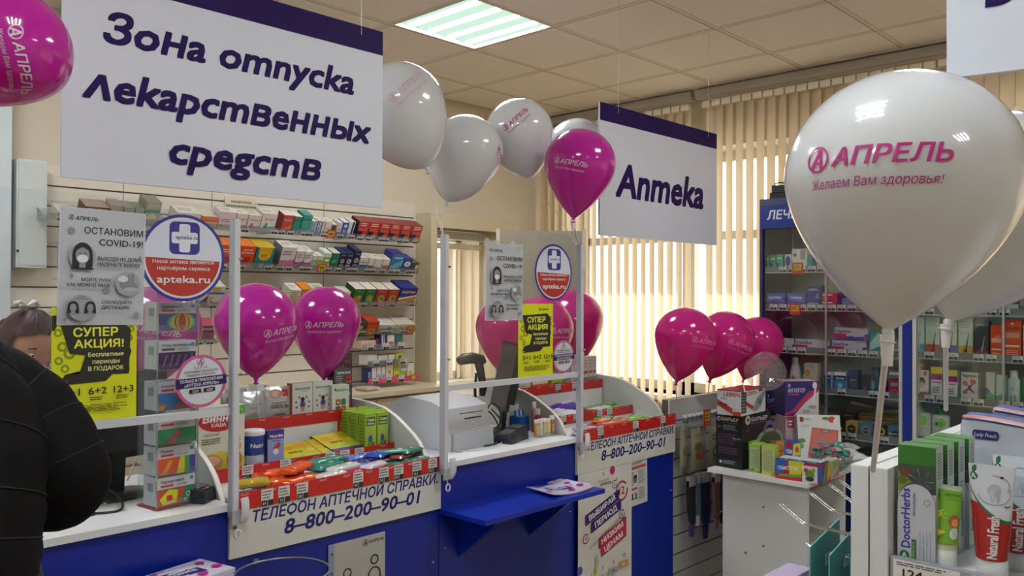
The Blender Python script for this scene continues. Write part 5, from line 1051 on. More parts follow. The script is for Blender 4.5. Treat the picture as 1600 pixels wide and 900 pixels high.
goods(1.0215, [
 (377, 392, 0.085, 0.07, ('#d3cfc6', '#a9a59c'), TP, 'white carton with dark label on the worktop below the large magenta balloon', [('r', 0.2, 0.3, 0.6, 0.85, '#5a2a34'), ('r', 0.28, 0.38, 0.5, 0.78, '#cfc8c2')]),
 (401, 422, 0.090, 0.08, ('#c9d0d6', '#c9cdd0'), TP, 'white and blue carton on the worktop between display and slatwall', [('p', [(0, 0.3), (1, 0.8), (1, 0.3), (0.3, 0.2)], '#3f86b8'), ('d', 0.7, 0.85, 0.1, '#c05030')]),
], tilt=0, y=4.1)
for i, (a, c, z) in enumerate(((572, 592, 1.0215), (574, 594, 1.0335))): carton('paper_packet', ['thin brown packet lying on the back worktop under its twin', 'thin white and brown packet on top at the back worktop edge'][i], 'packet', onY(c, 450, 4.06).x-onY(a, 450, 4.06).x, 0.1, 0.011, ('#a58a76', '#d2c9bd')[i], loc=((onY(c, 450, 4.06).x+onY(a, 450, 4.06).x)/2, 4.06, z))
# hanging blister cards at the left end of the slatwall
for i, (x, z, c) in enumerate(((1.40, 1.83, '#8e93a6'), (1.40, 1.50, '#77706c'), (1.42, 1.66, '#a9a6b2'))):
    b = MB(); b.box(x-0.03, 4.16, z-0.12, x+0.03, 4.19, z, M(c, 0.4)); b.tube([(x, 4.40, z+0.01), (x, 4.15, z+0.01)], 0.002, M('#c9c9c9', 0.2, 0.9), 5); tag(b.build('blister_pack', origin=True), ['grey blister pack hung high at the left end of the slatwall', 'brown blister pack hung low at the left end of the slatwall', 'pale violet blister pack hung between two others at the slatwall end'][i], 'blister pack')
# ================================================================ GOODS ON THE COUNTER DISPLAYS
def bag(name, label, cat, w, h, d, mat, ops, loc, rz=0, tilt=0.0, group=None, seed=0, n=10, crimp=0.06, lay=False):
    """soft pillow pouch, front towards local -y (or up when lay)"""
    rd = random.Random(seed); b = MB(); ph = [rd.uniform(0, 6.28) for _ in range(4)]
    def sh(u, v, s):  # u,v in 0..1
        e = (max(0, math.sin(math.pi*min(1, max(0, u))))**0.5)*(max(0, math.sin(math.pi*min(1, max(0, (v-crimp)/(1-2*crimp)))))**0.5 if crimp < v < 1-crimp else 0)
        bump = 0.10*math.sin(9*u+ph[0]+3*v)*math.sin(7*v+ph[1]) + 0.06*math.sin(17*u+11*v+ph[2])
        k = d/2*e*(1+bump)
        x = (u-0.5)*w*(1+0.02*math.sin(6*v+ph[3])); z = v*h
        return (x, -s*k - (0.0004*s), z)
    g = sh
    for s in (1, -1):
        vs = [sh(i/n, j/n, s) for j in range(n+1) for i in range(n+1)]
        fs = [((j*(n+1)+i), (j*(n+1)+i+1), ((j+1)*(n+1)+i+1), ((j+1)*(n+1)+i)) for j in range(n) for i in range(n)]
        b.add(vs, fs if s == 1 else [f[::-1] for f in fs], mat, True)
    mp = lambda u, v, l: (lambda q: (q[0], q[1]-0.0008-l, q[2]))(sh(u/w, v/h, 1))
    if ops: P(b, mp, w, h).run(ops)
    o = b.build(name); m = Matrix.Translation(loc) @ Matrix.Rotation(rz, 4, 'Z')
    if lay: m = m @ Matrix.Rotation(R(-90)+tilt, 4, 'X')
    else: m = m @ Matrix.Rotation(tilt, 4, 'X')
    o.matrix_world = m; return tag(o, label, cat, group)
def pbar(label, loc, L, w, h, mat, c2, rz, group=None, name='candy_bar', cat='candy bar', seed=0, pitch=0.0, twist=False):
    """flow-wrapped bar lying down, long axis local x"""
    rd = random.Random(seed); b = MB(); n = 20; k = 12; vs = []; p0 = rd.uniform(0, 6)
    for i in range(n+1):
        t = i/n; x = (t-0.5)*L; e = min(1, min(t, 1-t)/0.12); e2 = e**0.6
        if twist: ww = w/2*(0.25+0.75*e if 0.10 < t < 0.90 else (0.95 if t < 0.03 or t > 0.97 else 0.35)); hh = h/2*(e2 if 0.1 < t < 0.9 else 0.5)
        else: ww = w/2*(0.94+0.06*e); hh = h/2*max(0.06, e2 if 0.07 < t < 0.93 else 0.06)
        for j in range(k):
            a = 2*math.pi*j/k; r_ = 1+0.04*math.sin(30*t+j+p0)+rd.uniform(-0.10, 0.10); ca, sa = math.cos(a), math.sin(a)
            vs.append((x, ww*math.copysign(abs(ca)**0.7, ca)*r_, h/2+hh*math.copysign(abs(sa)**0.8, sa)*r_))
    b.add(vs, [(i*k+j, (i+1)*k+j, (i+1)*k+(j+1) % k, i*k+(j+1) % k) for i in range(n) for j in range(k)], mat, True)
    b.add(vs, [tuple(range(k)), tuple(range(n*k+k-1, n*k-1, -1))], mat)
    if c2:
        mp = lambda u, v, l: ((u-0.5)*L, (v-0.5)*w*0.7, h*1.0+0.0012+l-abs(v-0.5)*h*0.5)
        p = P(b, mp, 1, 1); p.r(0.22, 0.2, 0.55, 0.8, c2); p.r(0.60, 0.3, 0.78, 0.7, '#d8d6cf')
    o = b.build(name); o.matrix_world = Matrix.Translation(loc) @ Matrix.Rotation(rz, 4, 'Z') @ Matrix.Rotation(pitch, 4, 'Y'); return tag(o, label, cat, group)
foil = lambda c: M(c, 0.22, 0.15, 0.6, coat=0.4)
zt1, zt2, zt3 = 0.9855, 0.9955, 1.1175
# --- left display, middle step
carton('cereal_box', 'green and white baby porridge box with red oval and bear, behind the first post', 'cereal box', 0.165, 0.05, 0.235, '#b9c98a', side='#4a7a2a', top='#cdd6c4', loc=(1.352, 2.595, zt2), rz=R(-2), F=[
 ('r', 0, 0, 1, 1, '#cfd3c4'), ('r', 0, 0, 1, 0.22, '#c9cc3a'), ('p', [(0, 0.3), (0.5, 0.38), (1, 0.26), (1, 0.0), (0, 0)], '#c2c43e'), ('e', 0.45, 0.80, 0.42, 0.15, '#b32426'), ('t', 0.45, 0.79, 0.10, 'Винни', WHT, {'w': 0.66, 'b': 0.05, 'sh': 0.15}), ('t', 0.45, 0.72, 0.05, 'КАША', WHT, {'w': 0.3, 'b': 0.03}),
 ('t', 0.30, 0.60, 0.03, 'ОВСЯНАЯ', '#4c5a3a', {'w': 0.32}), ('n', 0.1, 0.48, 0.5, 0.57, 3, '#6c7a5a'), ('e', 0.28, 0.22, 0.26, 0.12, '#c08a62'), ('e', 0.28, 0.25, 0.2, 0.07, '#d8b08a'), ('e', 0.78, 0.42, 0.14, 0.10, '#c9902c'), ('e', 0.70, 0.52, 0.045, 0.035, '#c9902c'), ('e', 0.86, 0.52, 0.045, 0.035, '#c9902c'), ('e', 0.78, 0.24, 0.16, 0.14, '#b5762a'), ('e', 0.78, 0.40, 0.06, 0.035, '#8a5420'), ('p', [(0.75, 1), (1, 1), (1, 0.88), (0.85, 0.86)], '#5aa83a'), ('t', 0.9, 0.92, 0.035, 'с 5', WHT)])
q = thing('formula_tin', 'blue and white infant formula tin beside the porridge box', 'tin', (1.488, 2.63, zt2)); b = MB(); b.lathe([(0.036, 0), (0.037, 0.004), (0.037, 0.125)], M('#d0d6e2', 0.3, 0.2), 28)
cm = lambda u, v, l: ((0.0374+l)*math.sin(u/0.037), -(0.0374+l)*math.cos(u/0.037), v)
p = P(b, lambda u, v, l: cm(u-0.05, v, l), 0.10, 0.125, lift=0.0002); 
for i in range(8): p.r(i/8, 0.45, (i+1)/8, 1.0, '#1e3f8e') 
for i in range(8): p.poly([(i/8, 0.0), ((i+1)/8, 0), ((i+1)/8, 0.10+0.25*abs((i+1)/8-0.5)), (i/8, 0.10+0.25*abs(i/8-0.5))], '#27509e')
p.t(0.45, 0.66, 0.12, 'Nutri', WHT, w=0.42, b=0.03); p.e(0.5, 0.35, 0.10, 0.08, '#b9cfe4', 12); b.build('can', q)
b = MB(); b.lathe([(0.0385, 0.122), (0.0395, 0.125), (0.0395, 0.137), (0.036, 0.139), (0.0, 0.139)], M('#dcdfe4', 0.35), 28); b.build('lid', q)
carton('formula_box', 'purple infant formula box right of the blue tin', 'carton', 0.062, 0.04, 0.132, '#6f7fb5', side='#4a3a86', top='#3b2a78', loc=(1.558, 2.60, zt2), rz=R(-3), F=[('r', 0, 0, 1, 1, '#8b9cc6'), ('r', 0, 0.78, 1, 1, '#3e2a80'), ('t', 0.55, 0.82, 0.08, 'Nutrilak', WHT, {'w': 0.8, 'b': 0.03}), ('n', 0.2, 0.70, 0.8, 0.75, 1, '#4b3a86'), ('p', [(0.3, 0.55), (0.7, 0.7), (0.8, 0.6), (0.5, 0.45)], '#b03a5c'), ('e', 0.5, 0.45, 0.16, 0.08, '#d8dde8'), ('e', 0.3, 0.12, 0.18, 0.07, '#c05a3a'), ('e', 0.6, 0.12, 0.16, 0.06, '#c9903a'), ('e', 0.85, 0.14, 0.12, 0.06, '#6a9a4a')])
YC = M('#d8cf22', 0.3, coat=0.3)
def choco(i, x, y, z, rz, lab, lead='#7fb6c4'):
    carton('chocolate_box', lab, 'chocolate box', 0.15, 0.15, 0.012, '#2c3c58', top=YC, side='#3a2348', loc=(x, y, z), rz=rz, tilt=R(16), T=[('r', 0, 0, 1, 0.22, lead), ('p', [(0, 0.2), (0.2, 0.28), (0.35, 0.2), (0.5, 0.3), (0.7, 0.2), (0.85, 0.28), (1, 0.2), (1, 0.12), (0, 0.12)], '#a9c86a'), ('t', 0.42, 0.42, 0.11, 'мяги', '#4c4a1c', {'w': 0.35, 'b': 0.03}), ('e', 0.3, 0.7, 0.2, 0.1, '#e0a020'), ('e', 0.7, 0.75, 0.2, 0.1, '#e3b030'), ('e', 0.85, 0.5, 0.1, 0.08, '#e6dc70')], group='yellow chocolate boxes')
choco(0, 1.672, 2.578, zt2+0.006, R(-2), 'yellow topped chocolate box at the left, next to the purple formula box')
choco(1, 1.825, 2.578, zt2+0.008, R(1), 'yellow topped chocolate box in the middle of three')
choco(2, 1.868, 2.600, zt2+0.017, R(3), 'yellow topped chocolate box overlapping the middle one at right', '#5a2a66')
GB = '#7fae2a'
def juice(x, y, lab, rz=R(-3)):
    t = thing('juice_carton', lab, 'juice carton', (x, y, zt2), (0, 0, rz), 'green apple juice cartons'); b = MB(); w, h = 0.052, 0.150
    b.box(-w/2, 0, 0, w/2, 0.045, h, '#8cb42c', T='#9cc03c', L='#86ad2a'); p = P(b, Fr((-w/2, 0, 0), (1, 0, 0), (0, 0, 1)), w, h)
    p.r(0.05, 0.05, 0.95, 0.97, '#a8c64c'); p.r(0.12, 0.70, 0.88, 0.92, '#2f5a2c'); p.t(0.5, 0.82, 0.07, 'Сады', '#dce8b8', w=0.6, b=0.04); p.t(0.5, 0.73, 0.06, 'яблоко', '#dce8b8', w=0.6, b=0.03); p.e(0.45, 0.5, 0.13, 0.06, '#d0a070'); p.e(0.45, 0.36, 0.18, 0.10, '#3f5a9a'); p.e(0.5, 0.2, 0.3, 0.10, '#6d9a2a'); p.e(0.7, 0.24, 0.1, 0.05, '#b8322c')
    P(b, Fr((-w/2, 0.045, 0), (0, -1, 0), (0, 0, 1)), 0.045, h).n(0.15, 0.1, 0.85, 0.85, 9, '#5c7a1c'); b.build('carton', t)
    b = MB(); b.box(-w/2+0.004, 0.018, h, w/2-0.004, 0.021, h+0.012, '#a8c64c'); b.build('top_seam', t)
juice(1.958, 2.59, 'green juice carton at the front left of the juice cartons'); juice(2.014, 2.588, 'green juice carton at the front right against the curved side')
juice(1.958, 2.645, 'green juice carton just behind the front left one'); juice(2.014, 2.643, 'green juice carton just behind the front right one'); juice(1.958, 2.70, 'green juice carton at the back left of the block'); juice(2.014, 2.698, 'green juice carton at the back right of the block')
# --- left display, top step
carton('carton_tray', 'brown and silver pouch tray on the left of the top step', 'carton', 0.10, 0.06, 0.06, '#b0583a', F=[('r', 0, 0.5, 1, 1, '#a8542f')], loc=(1.47, 2.80, zt3))
SB = M('#b9bcc0', 0.2, 0.35, noise=0.1, nscale=30)
bag('tea_pouch', 'silver pouch of loose tea with rust coloured header on the top step', 'pouch', 0.115, 0.125, 0.03, SB, [('r', 0.04, 0.70, 0.96, 0.97, '#a65a38'), ('t', 0.5, 0.79, 0.08, 'Чайный', '#d8c8bb', {'w': 0.5}), ('t', 0.5, 0.58, 0.06, 'ОВСЯНЫЙ', '#54575a', {'w': 0.6}), ('t', 0.5, 0.49, 0.06, 'ЧАЙ', '#54575a', {'w': 0.3}), ('e', 0.5, 0.24, 0.16, 0.12, '#8a9a7a'), ('e', 0.45, 0.16, 0.12, 0.06, '#b07a4a')], (1.588, 2.815, zt3), seed=3, tilt=R(-4))
bag('jelly_drink_pouch', 'silver pouch with round berry picture and small red label on the top step', 'pouch', 0.108, 0.135, 0.03, SB, [('e', 0.36, 0.80, 0.24, 0.14, '#a8806a'), ('e', 0.36, 0.80, 0.15, 0.09, '#c9a894'), ('r', 0.62, 0.72, 0.86, 0.92, '#b02430'), ('t', 0.5, 0.40, 0.10, 'КИСЕЛЬ', '#3f4246', {'w': 0.66, 'b': 0.03}), ('t', 0.5, 0.20, 0.06, 'форте', '#2c2e31', {'w': 0.4, 'b': 0.04}), ('n', 0.2, 0.52, 0.8, 0.58, 1, '#5c5e62')], (1.698, 2.815, zt3), seed=8, tilt=R(-4))
bag('jelly_drink_pouch', 'crumpled silver pouch with brown picture behind the first post', 'pouch', 0.10, 0.13, 0.03, SB, [('e', 0.45, 0.7, 0.3, 0.16, '#a86a5c'), ('e', 0.45, 0.7, 0.18, 0.1, '#c99a86'), ('r', 0.66, 0.66, 0.86, 0.84, '#b02430')], (1.545, 2.872, zt3+0.002), seed=12, tilt=R(-3))
def imm(x, lab, w=0.088, col='#d4d6d3', fr=None):
    carton('vitamin_carton', lab, 'vitamin box', w, 0.04, 0.142, col, side='#c05a2c', top='#cfd0cb', loc=(x, 2.80, zt3), rz=R(-2), F=fr or [('t', 0.5, 0.82, 0.075, 'Иммунолайн', '#2a8a86', {'w': 0.74, 'b': 0.02}), ('t', 0.62, 0.765, 0.03, 'детский', '#b03a3a', {'w': 0.3}), ('e', 0.5, 0.42, 0.13, 0.10, '#5a3d86'), ('d', 0.5, 0.56, 0.10, '#2c2330'), ('e', 0.5, 0.30, 0.09, 0.07, '#c98a62'), ('n', 0.25, 0.12, 0.8, 0.2, 1, '#8d9296')]+[('d', 0.5+0.33*math.cos(a), 0.45+0.2*math.sin(a), 0.05, '#8a6a3c') for a in (0.2, 1.0, 2.1, 2.9, 3.6, 5.8)])
imm(1.792, 'white vitamin carton with ring of small figures, left of its twin'); imm(1.884, 'white vitamin carton with ring of small figures, right of its twin')
carton('vitamin_carton', 'white carton with green and orange clover squares on the top step', 'vitamin box', 0.078, 0.04, 0.125, '#d2d6d0', side='#b8bdb6', top='#cfd0cb', loc=(1.950, 2.775, zt3), rz=R(-2), F=[('t', 0.58, 0.80, 0.09, 'иммуко', '#3a8a3a', {'w': 0.66, 'b': 0.02}), ('e', 0.18, 0.86, 0.06, 0.05, '#2f7a34'), ('rr', 0.2, 0.36, 0.48, 0.56, '#b8563a', 0.3), ('rr', 0.52, 0.36, 0.8, 0.56, '#2f7a4a', 0.3), ('rr', 0.2, 0.14, 0.48, 0.34, '#2f7a4a', 0.3), ('rr', 0.52, 0.14, 0.8, 0.34, '#b8563a', 0.3), ('d', 0.34, 0.46, 0.05, WHT), ('d', 0.66, 0.24, 0.05, WHT)])
bd = []
for k_, v0 in enumerate((0.0, 0.45)):
    bd += [('t', 0.5, v0+0.30 if k_ == 0 else 0.66, 0.045, 'Горячее питьё', '#e3e3e3', {'w': 0.74, 'b': 0.03}), ('n', 0.1, v0+0.05, 0.5, v0+0.25 if k_ == 0 else v0+0.19, 4, '#a5a5a8', k_), ('r', 0.64, v0+0.05, 0.96, v0+0.19, '#a3262a'), ('d', 0.72, v0+0.15, 0.06, '#c8402c'), ('d', 0.88, v0+0.15, 0.06, '#c8402c'), ('t', 0.8, v0+0.06, 0.035, 'L  O', WHT)]
carton('tea_carton', 'dark grey double hot drink carton with berry picture at the right of the top step', 'drink box', 0.085, 0.05, 0.245, '#4b4c50', side='#2f2430', top='#5a5550', loc=(2.0, 2.83, zt3+0.0005), rz=R(-2), F=[('r', 0, 0, 1, 1, '#55565a'), ('r', 0, 0.80, 1, 1, '#4d3c36'), ('p', [(0, 0.84), (0.4, 0.78), (1, 0.74), (1, 0.84)], '#54262a')]+[('d', 0.15+0.17*i, 0.84+0.05*math.sin(i*2.3), 0.05, '#a85a5a') for i in range(5)]+bd+[('r', 0, 0.435, 1, 0.445, '#2c2c2f')])
# tag between the steps
carton('price_card', 'yellow centred red price card left of the green juice cartons', 'price card', 0.075, 0.004, 0.066, '#c23426', F=[('r', 0.12, 0.32, 0.88, 0.86, '#b9ad2a'), ('r', 0.3, 0.45, 0.7, 0.7, '#3a3a1a'), ('t', 0.5, 0.08, 0.12, 'Акция!', '#e3c8bb', {'w': 0.5})], loc=(1.962, 2.755, zt2+0.055))
bpy.data.objects['price_card'].location.z = zt2+0.045
# --- left display, front tray: sweets
OR = foil('#e0561a')
for i, (x, y, rz, l) in enumerate(((1.45, 2.40, 20, 'orange wrapped twist sweet at the left of the orange pile'), (1.50, 2.45, -5, 'orange wrapped twist sweet at the back of the orange pile'), (1.50, 2.37, 12, 'orange wrapped twist sweet in front of the orange pile'), (1.52, 2.41, 30, 'orange wrapped twist sweet on top of the orange pile'), (1.42, 2.46, 60, 'orange wrapped twist sweet standing out behind the pile at left'))):
    pbar(l, (x, y, zt1+0.002+(0.030 if i == 3 else 0.014 if i == 1 else 0)), 0.16, 0.058, 0.026, OR, None, R(rz), 'orange twist sweets', 'wrapped_candy', 'candy', i, twist=True)
pbar('golden yellow wrapped sweet beside the first post', (1.345, 2.385, zt1+0.012), 0.12, 0.05, 0.03, foil('#b89a22'), '#3f6ab0', R(-12), name='wrapped_candy', cat='candy', seed=9)
pbar('light blue packet lying under the golden sweet', (1.34, 2.36, zt1), 0.13, 0.06, 0.010, foil('#7f9ad0'), None, R(-3), name='candy_packet', cat='candy', seed=10)
for i, (x, y, z, L, w, c, c2, rz, l) in enumerate((
 (1.625, 2.37, 0.002, 0.12, 0.04, '#d2d4d2', '#8a9aa8', 14, 'white wrapped bar right of the orange sweets'),
 (1.66, 2.45, 0.016, 0.14, 0.045, '#1f7a6c', '#cfd8d2', 18, 'dark teal bar lying behind the white one'),
 (1.69, 2.49, 0.026, 0.14, 0.045, '#2b8a78', '#d6ddd8', 10, 'teal bar furthest back in the front tray'),
 (1.70, 2.40, 0.012, 0.13, 0.042, '#c9ccc8', '#7c8a90', 15, 'pale grey bar across the middle of the tray'),
 (1.735, 2.355, 0.002, 0.11, 0.04, '#b02a6c', '#e3c8d6', 12, 'crimson pink bar at the front edge'),
 (1.80, 2.42, 0.004, 0.12, 0.045, '#5a6fc0', '#c8d0e6', 8, 'periwinkle bar in the middle of the front tray'),
 (1.83, 2.47, 0.022, 0.12, 0.045, '#6b7ed0', '#d3d8ea', 0, 'light periwinkle bar behind the other'),
 (1.79, 2.35, 0.012, 0.10, 0.035, '#cfc8d6', '#a03a6a', 18, 'white and rose bar at the tray front'),
 (1.87, 2.43, 0.030, 0.10, 0.05, '#1e4fb4', '#9fc0e6', 30, 'royal blue bar beside the periwinkle ones'))):
    pbar(l, (x, y, zt1+z), L*1.12, w*1.45, 0.020, foil(c), c2, R(rz), 'wrapped bars in the left front tray', seed=20+i)
GRN = [('#2b7a68', 'dark green'), ('#8a2f3a', 'dark red'), ('#2f8a78', 'sea green'), ('#3a9a86', 'pale sea green'), ('#7a2c34', 'wine red')]
for i, (x, y, z, rz, k_, l) in enumerate(((1.92, 2.36, 0.002, 14, 0, 'dark green bar front left of the mixed heap'), (1.955, 2.40, 0.018, 25, 1, 'dark red bar across the mixed heap at right'), (1.99, 2.36, 0.002, 12, 2, 'sea green bar by the right tray end'), (1.985, 2.45, 0.020, 5, 3, 'pale sea green bar at the back right of the heap'), (1.94, 2.47, 0.010, -10, 4, 'wine red bar at the back of the heap'), (2.0, 2.41, 0.030, 20, 0, 'dark green bar on top of the heap at right'), (1.93, 2.42, 0.034, -18, 2, 'sea green bar on top of the dark red one'))):
    pbar(l, (x, y, zt1+z), 0.125, 0.058, 0.018, foil(GRN[k_][0]), '#c8c4be', R(rz), 'mixed bars at the right of the left front tray', seed=40+i)

# --- right display
for x0, x1, y, h, c, lab, ops in ((3.405, 3.468, 2.79, 0.17, '#c9c6c6', 'tall white carton with grey print beside the second post', [('r', 0.2, 0.0, 0.8, 0.3, '#a9a6a4'), ('n', 0.3, 0.5, 0.7, 0.9, 5, '#b0aaa8')]),
 (3.472, 3.512, 2.80, 0.165, '#c9c4c0', 'slim white carton with lime foot on the right display', [('r', 0, 0, 1, 0.25, '#7fae3a'), ('n', 0.3, 0.4, 0.7, 0.9, 5, '#a89a96')]),
 (3.516, 3.560, 2.80, 0.155, '#d0c4be', 'white and grey citrus carton, left of three', None), (3.563, 3.597, 2.80, 0.155, '#d0c4be', 'white and grey citrus carton, middle of three', None), (3.600, 3.632, 2.80, 0.155, '#d0c4be', 'white and grey citrus carton, right of three', None)):
    ops = ops or [('r', 0, 0, 1, 0.38, '#8d8a88'), ('p', [(0, 0.38), (0.5, 0.45), (1, 0.38), (1, 0.3), (0, 0.3)], '#cfc8c2'), ('e', 0.35, 0.46, 0.28, 0.06, '#d0623a'), ('e', 0.7, 0.47, 0.16, 0.05, '#3a7a34'), ('n', 0.2, 0.6, 0.8, 0.9, 3, '#b09a94')]
    carton('supplement_carton', lab, 'supplement box', x1-x0, 0.04, h, c, top='#dcd4ca', loc=((x0+x1)/2, y, zt3), F=ops)
carton('supplement_carton', 'white carton with green round emblem behind the middle screen rail', 'supplement box', 0.16, 0.05, 0.055, '#cdd3c4', loc=(3.02, 2.80, zt3), F=[('d', 0.12, 0.5, 0.1, '#2c5a34'), ('d', 0.12, 0.5, 0.05, '#cfd6c4'), ('t', 0.5, 0.55, 0.2, 'Зелёный', '#3c4a3a', {'w': 0.45}), ('r', 0.2, 0.0, 0.9, 0.14, '#4a8a3a')])
carton('supplement_carton', 'orange carton right of the green emblem carton', 'supplement box', 0.12, 0.05, 0.052, '#d0562c', top='#d8d2c8', loc=(3.17, 2.80, zt3), F=[('r', 0, 0.7, 1, 1, '#d8d4cc')])
carton('supplement_carton', 'lime and yellow carton beside the second post on the top step', 'supplement box', 0.08, 0.04, 0.05, '#a8bc2c', loc=(3.30, 2.80, zt3), F=[('r', 0.1, 0.3, 0.9, 0.7, '#5a7a2a')])
def pouch_lay(label, x, y, z, w, h, c, c2, rz, seed, d=0.035, grp=None, cat='snack packet', name='snack_packet'):
    bag(name, label, cat, w, h, d, M(c, 0.3, 0.05, coat=0.4), [('r', 0.15, 0.25, 0.85, 0.75, c2), ('n', 0.25, 0.35, 0.75, 0.65, 2, '#e3e3df', seed)] if c2 else None, (x, y, z), rz=R(rz), lay=True, tilt=R(6), seed=seed, group=grp)
pouch_lay('deep violet tissue packet in the middle of the right display', 3.22, 2.62, zt2+0.045, 0.17, 0.10, '#4a2f9a', '#6a4ac0', -5, 1, 0.05)
pouch_lay('white and blue packet under the violet one', 3.16, 2.585, zt2+0.022, 0.20, 0.12, '#c9d3d6', '#8ab0c8', 4, 2, 0.045)
pouch_lay('yellow packet at the left of the middle step behind the post', 3.02, 2.60, zt2+0.022, 0.11, 0.12, '#c9c63a', '#4a7a2a', 10, 3, 0.045)
pouch_lay('green leafy packet at the left end of the middle step', 2.985, 2.66, zt2+0.045, 0.10, 0.10, '#3a6a24', '#86ac3a', -15, 4, 0.045)
pouch_lay('brown chocolate packet on the middle step', 3.345, 2.62, zt2+0.02, 0.10, 0.09, '#5a3020', '#9a6a4a', 8, 5, 0.03)
pouch_lay('smaller brown packet in front of the other', 3.33, 2.58, zt2+0.018, 0.09, 0.06, '#6d4228', '#b08a5a', -8, 6, 0.03)
for i, (x, y, z, rz, c, l) in enumerate(((3.46, 2.60, 0.0, 15, '#2a7ac8', 'bright blue bar on the middle step of the right display'), (3.47, 2.64, 0.012, 5, '#c8d6e0', 'pale blue bar behind the bright blue one'), (3.54, 2.63, 0.006, -12, '#6ab03a', 'lime green bar on the middle step'), (3.49, 2.69, 0.01, 10, '#7ab848', 'light green bar at the back of the middle step'), (3.56, 2.67, 0.016, 18, '#5fa030', 'grass green bar at the right of the middle step'), (3.56, 2.595, 0.004, 8, '#8ac058', 'pale lime bar near the right side panel'))):
    pbar(l, (x, y, zt2+0.004+z), 0.13, 0.056, 0.018, foil(c), '#cfd3c8', R(rz), 'wrapped bars on the right middle step', seed=60+i)
for i, (x, y, z, rz, c, l) in enumerate(((2.98, 2.37, 0.0, 5, '#9aa6c0', 'grey-blue bar at the left front of the right display'), (3.04, 2.41, 0.008, -10, '#a8b0c4', 'silver-blue bar lying behind another'), (3.09, 2.37, 0.006, 12, '#8f9cc0', 'lilac blue bar in the right front tray'), (3.14, 2.44, 0.004, 20, '#c8562c', 'orange-red bar left in the right front tray'), (3.20, 2.40, 0.014, -8, '#c24a24', 'brick orange bar in the centre of the tray'), (3.22, 2.45, 0.022, 14, '#d06a3a', 'light orange bar on the heap'), (3.28, 2.38, 0.004, 6, '#a83a22', 'rust red bar at the tray front'), (3.33, 2.42, 0.014, 16, '#c85030', 'orange-red bar right of the heap'), (3.30, 2.50, 0.02, 10, '#3a9a2c', 'vivid green bar below the middle strip'), (3.40, 2.42, 0.010, -6, '#6fb83a', 'lime bar in the right half of the tray'), (3.45, 2.38, 0.002, 10, '#58a030', 'grass green bar by the front strip'), (3.48, 2.44, 0.012, 18, '#7fc050', 'pale green bar near the right end of the tray'), (3.54, 2.40, 0.004, -4, '#62a838', 'mid green bar at the right end of the tray'))):
    pbar(l, (x, y, 0.9705+z), 0.135, 0.060, 0.017, foil(c), '#d3d3cb', R(rz), 'wrapped bars in the right front tray', seed=80+i)
# hanging goods on the low slatwall
YS = 2.30
t = thing('hook_tray', 'clear tray of small jars on the low slatwall, under its top edge', 'shelf', (3.93, 2.30, 0.95)); b = MB(); b.box(-0.26, -0.05, 0, 0.26, 0.055, 0.004, ACRY); b.build('base_sheet', t); b = MB(); b.box(-0.26, -0.054, -0.004, 0.26, -0.050, 0.026, acr_e); b.build('lip', t)
for i in range(12):
    q = thing('polish_jar', 'small dark jar with pale lid in the row on the low slatwall tray', 'jar', (3.70+i*0.042, 2.285, 0.9545), group='small jars on the low slatwall'); b = MB(); b.lathe([(0.014, 0), (0.015, 0.024), (0.012, 0.028)], M('#4a4550', 0.2), 12); b.build('jar', q); b = MB(); b.lathe([(0.0145, 0.028), (0.0145, 0.040), (0, 0.041)], M('#a9a6ac', 0.3), 12); b.build('lid', q)
carton('price_card', 'red and yellow price card on the front of the low slatwall tray', 'price card', 0.07, 0.003, 0.085, '#c23426', F=[('r', 0.14, 0.3, 0.86, 0.85, '#b9ad2a'), ('n', 0.2, 0.4, 0.8, 0.75, 2, '#4a4a1c'), ('t', 0.5, 0.1, 0.1, 'Акция!', '#e3c8bb', {'w': 0.5})], loc=(3.84, 2.242, 0.930))
hk = M('#c9ccd0', 0.2, 0.9)
def hang(name, label, cat, x, ztop, w, h, c, ops, y=2.27, d=0.02, grp=None, seed=0):
    t = bag(name, label, cat, w, h, d, M(c, 0.45), ops, (x, y, ztop-h), seed=seed, crimp=0.03, group=grp)
    b = MB(); b.tube([(0, 2.362-y, h-0.012), (0, -0.02, h-0.012), (0, -0.035, h-0.002)], 0.0022, hk, 6); b.box(-0.006, -0.004, h-0.02, 0.006, 0.004, h+0.004, '#cfd0d2'); b.build('hook', t)
hang('seed_pouch', 'beige pouch with orange and green vegetable picture on the low slatwall', 'pouch', 3.80, 0.925, 0.145, 0.215, '#a39a82', [('e', 0.5, 0.35, 0.3, 0.12, '#b5623a'), ('e', 0.4, 0.55, 0.25, 0.1, '#5a7a3a'), ('e', 0.65, 0.48, 0.2, 0.09, '#c07a40'), ('t', 0.5, 0.78, 0.07, 'Отруби', '#3f4a2c', {'w': 0.6})], seed=1)
hang('seed_pouch', 'olive pouch with avocado like picture on the low slatwall', 'pouch', 3.965, 0.90, 0.12, 0.235, '#8f9170', [('e', 0.5, 0.5, 0.3, 0.14, '#4c6a34'), ('e', 0.5, 0.5, 0.17, 0.08, '#b9b36a'), ('n', 0.2, 0.75, 0.8, 0.9, 2, '#4c5038')], seed=2)
hang('seed_pouch', 'beige pouch partly behind the counter edge on the low slatwall', 'pouch', 3.705, 0.93, 0.06, 0.20, '#9c947c', [('e', 0.5, 0.4, 0.3, 0.12, '#7a7a4a')], y=2.30, seed=3)
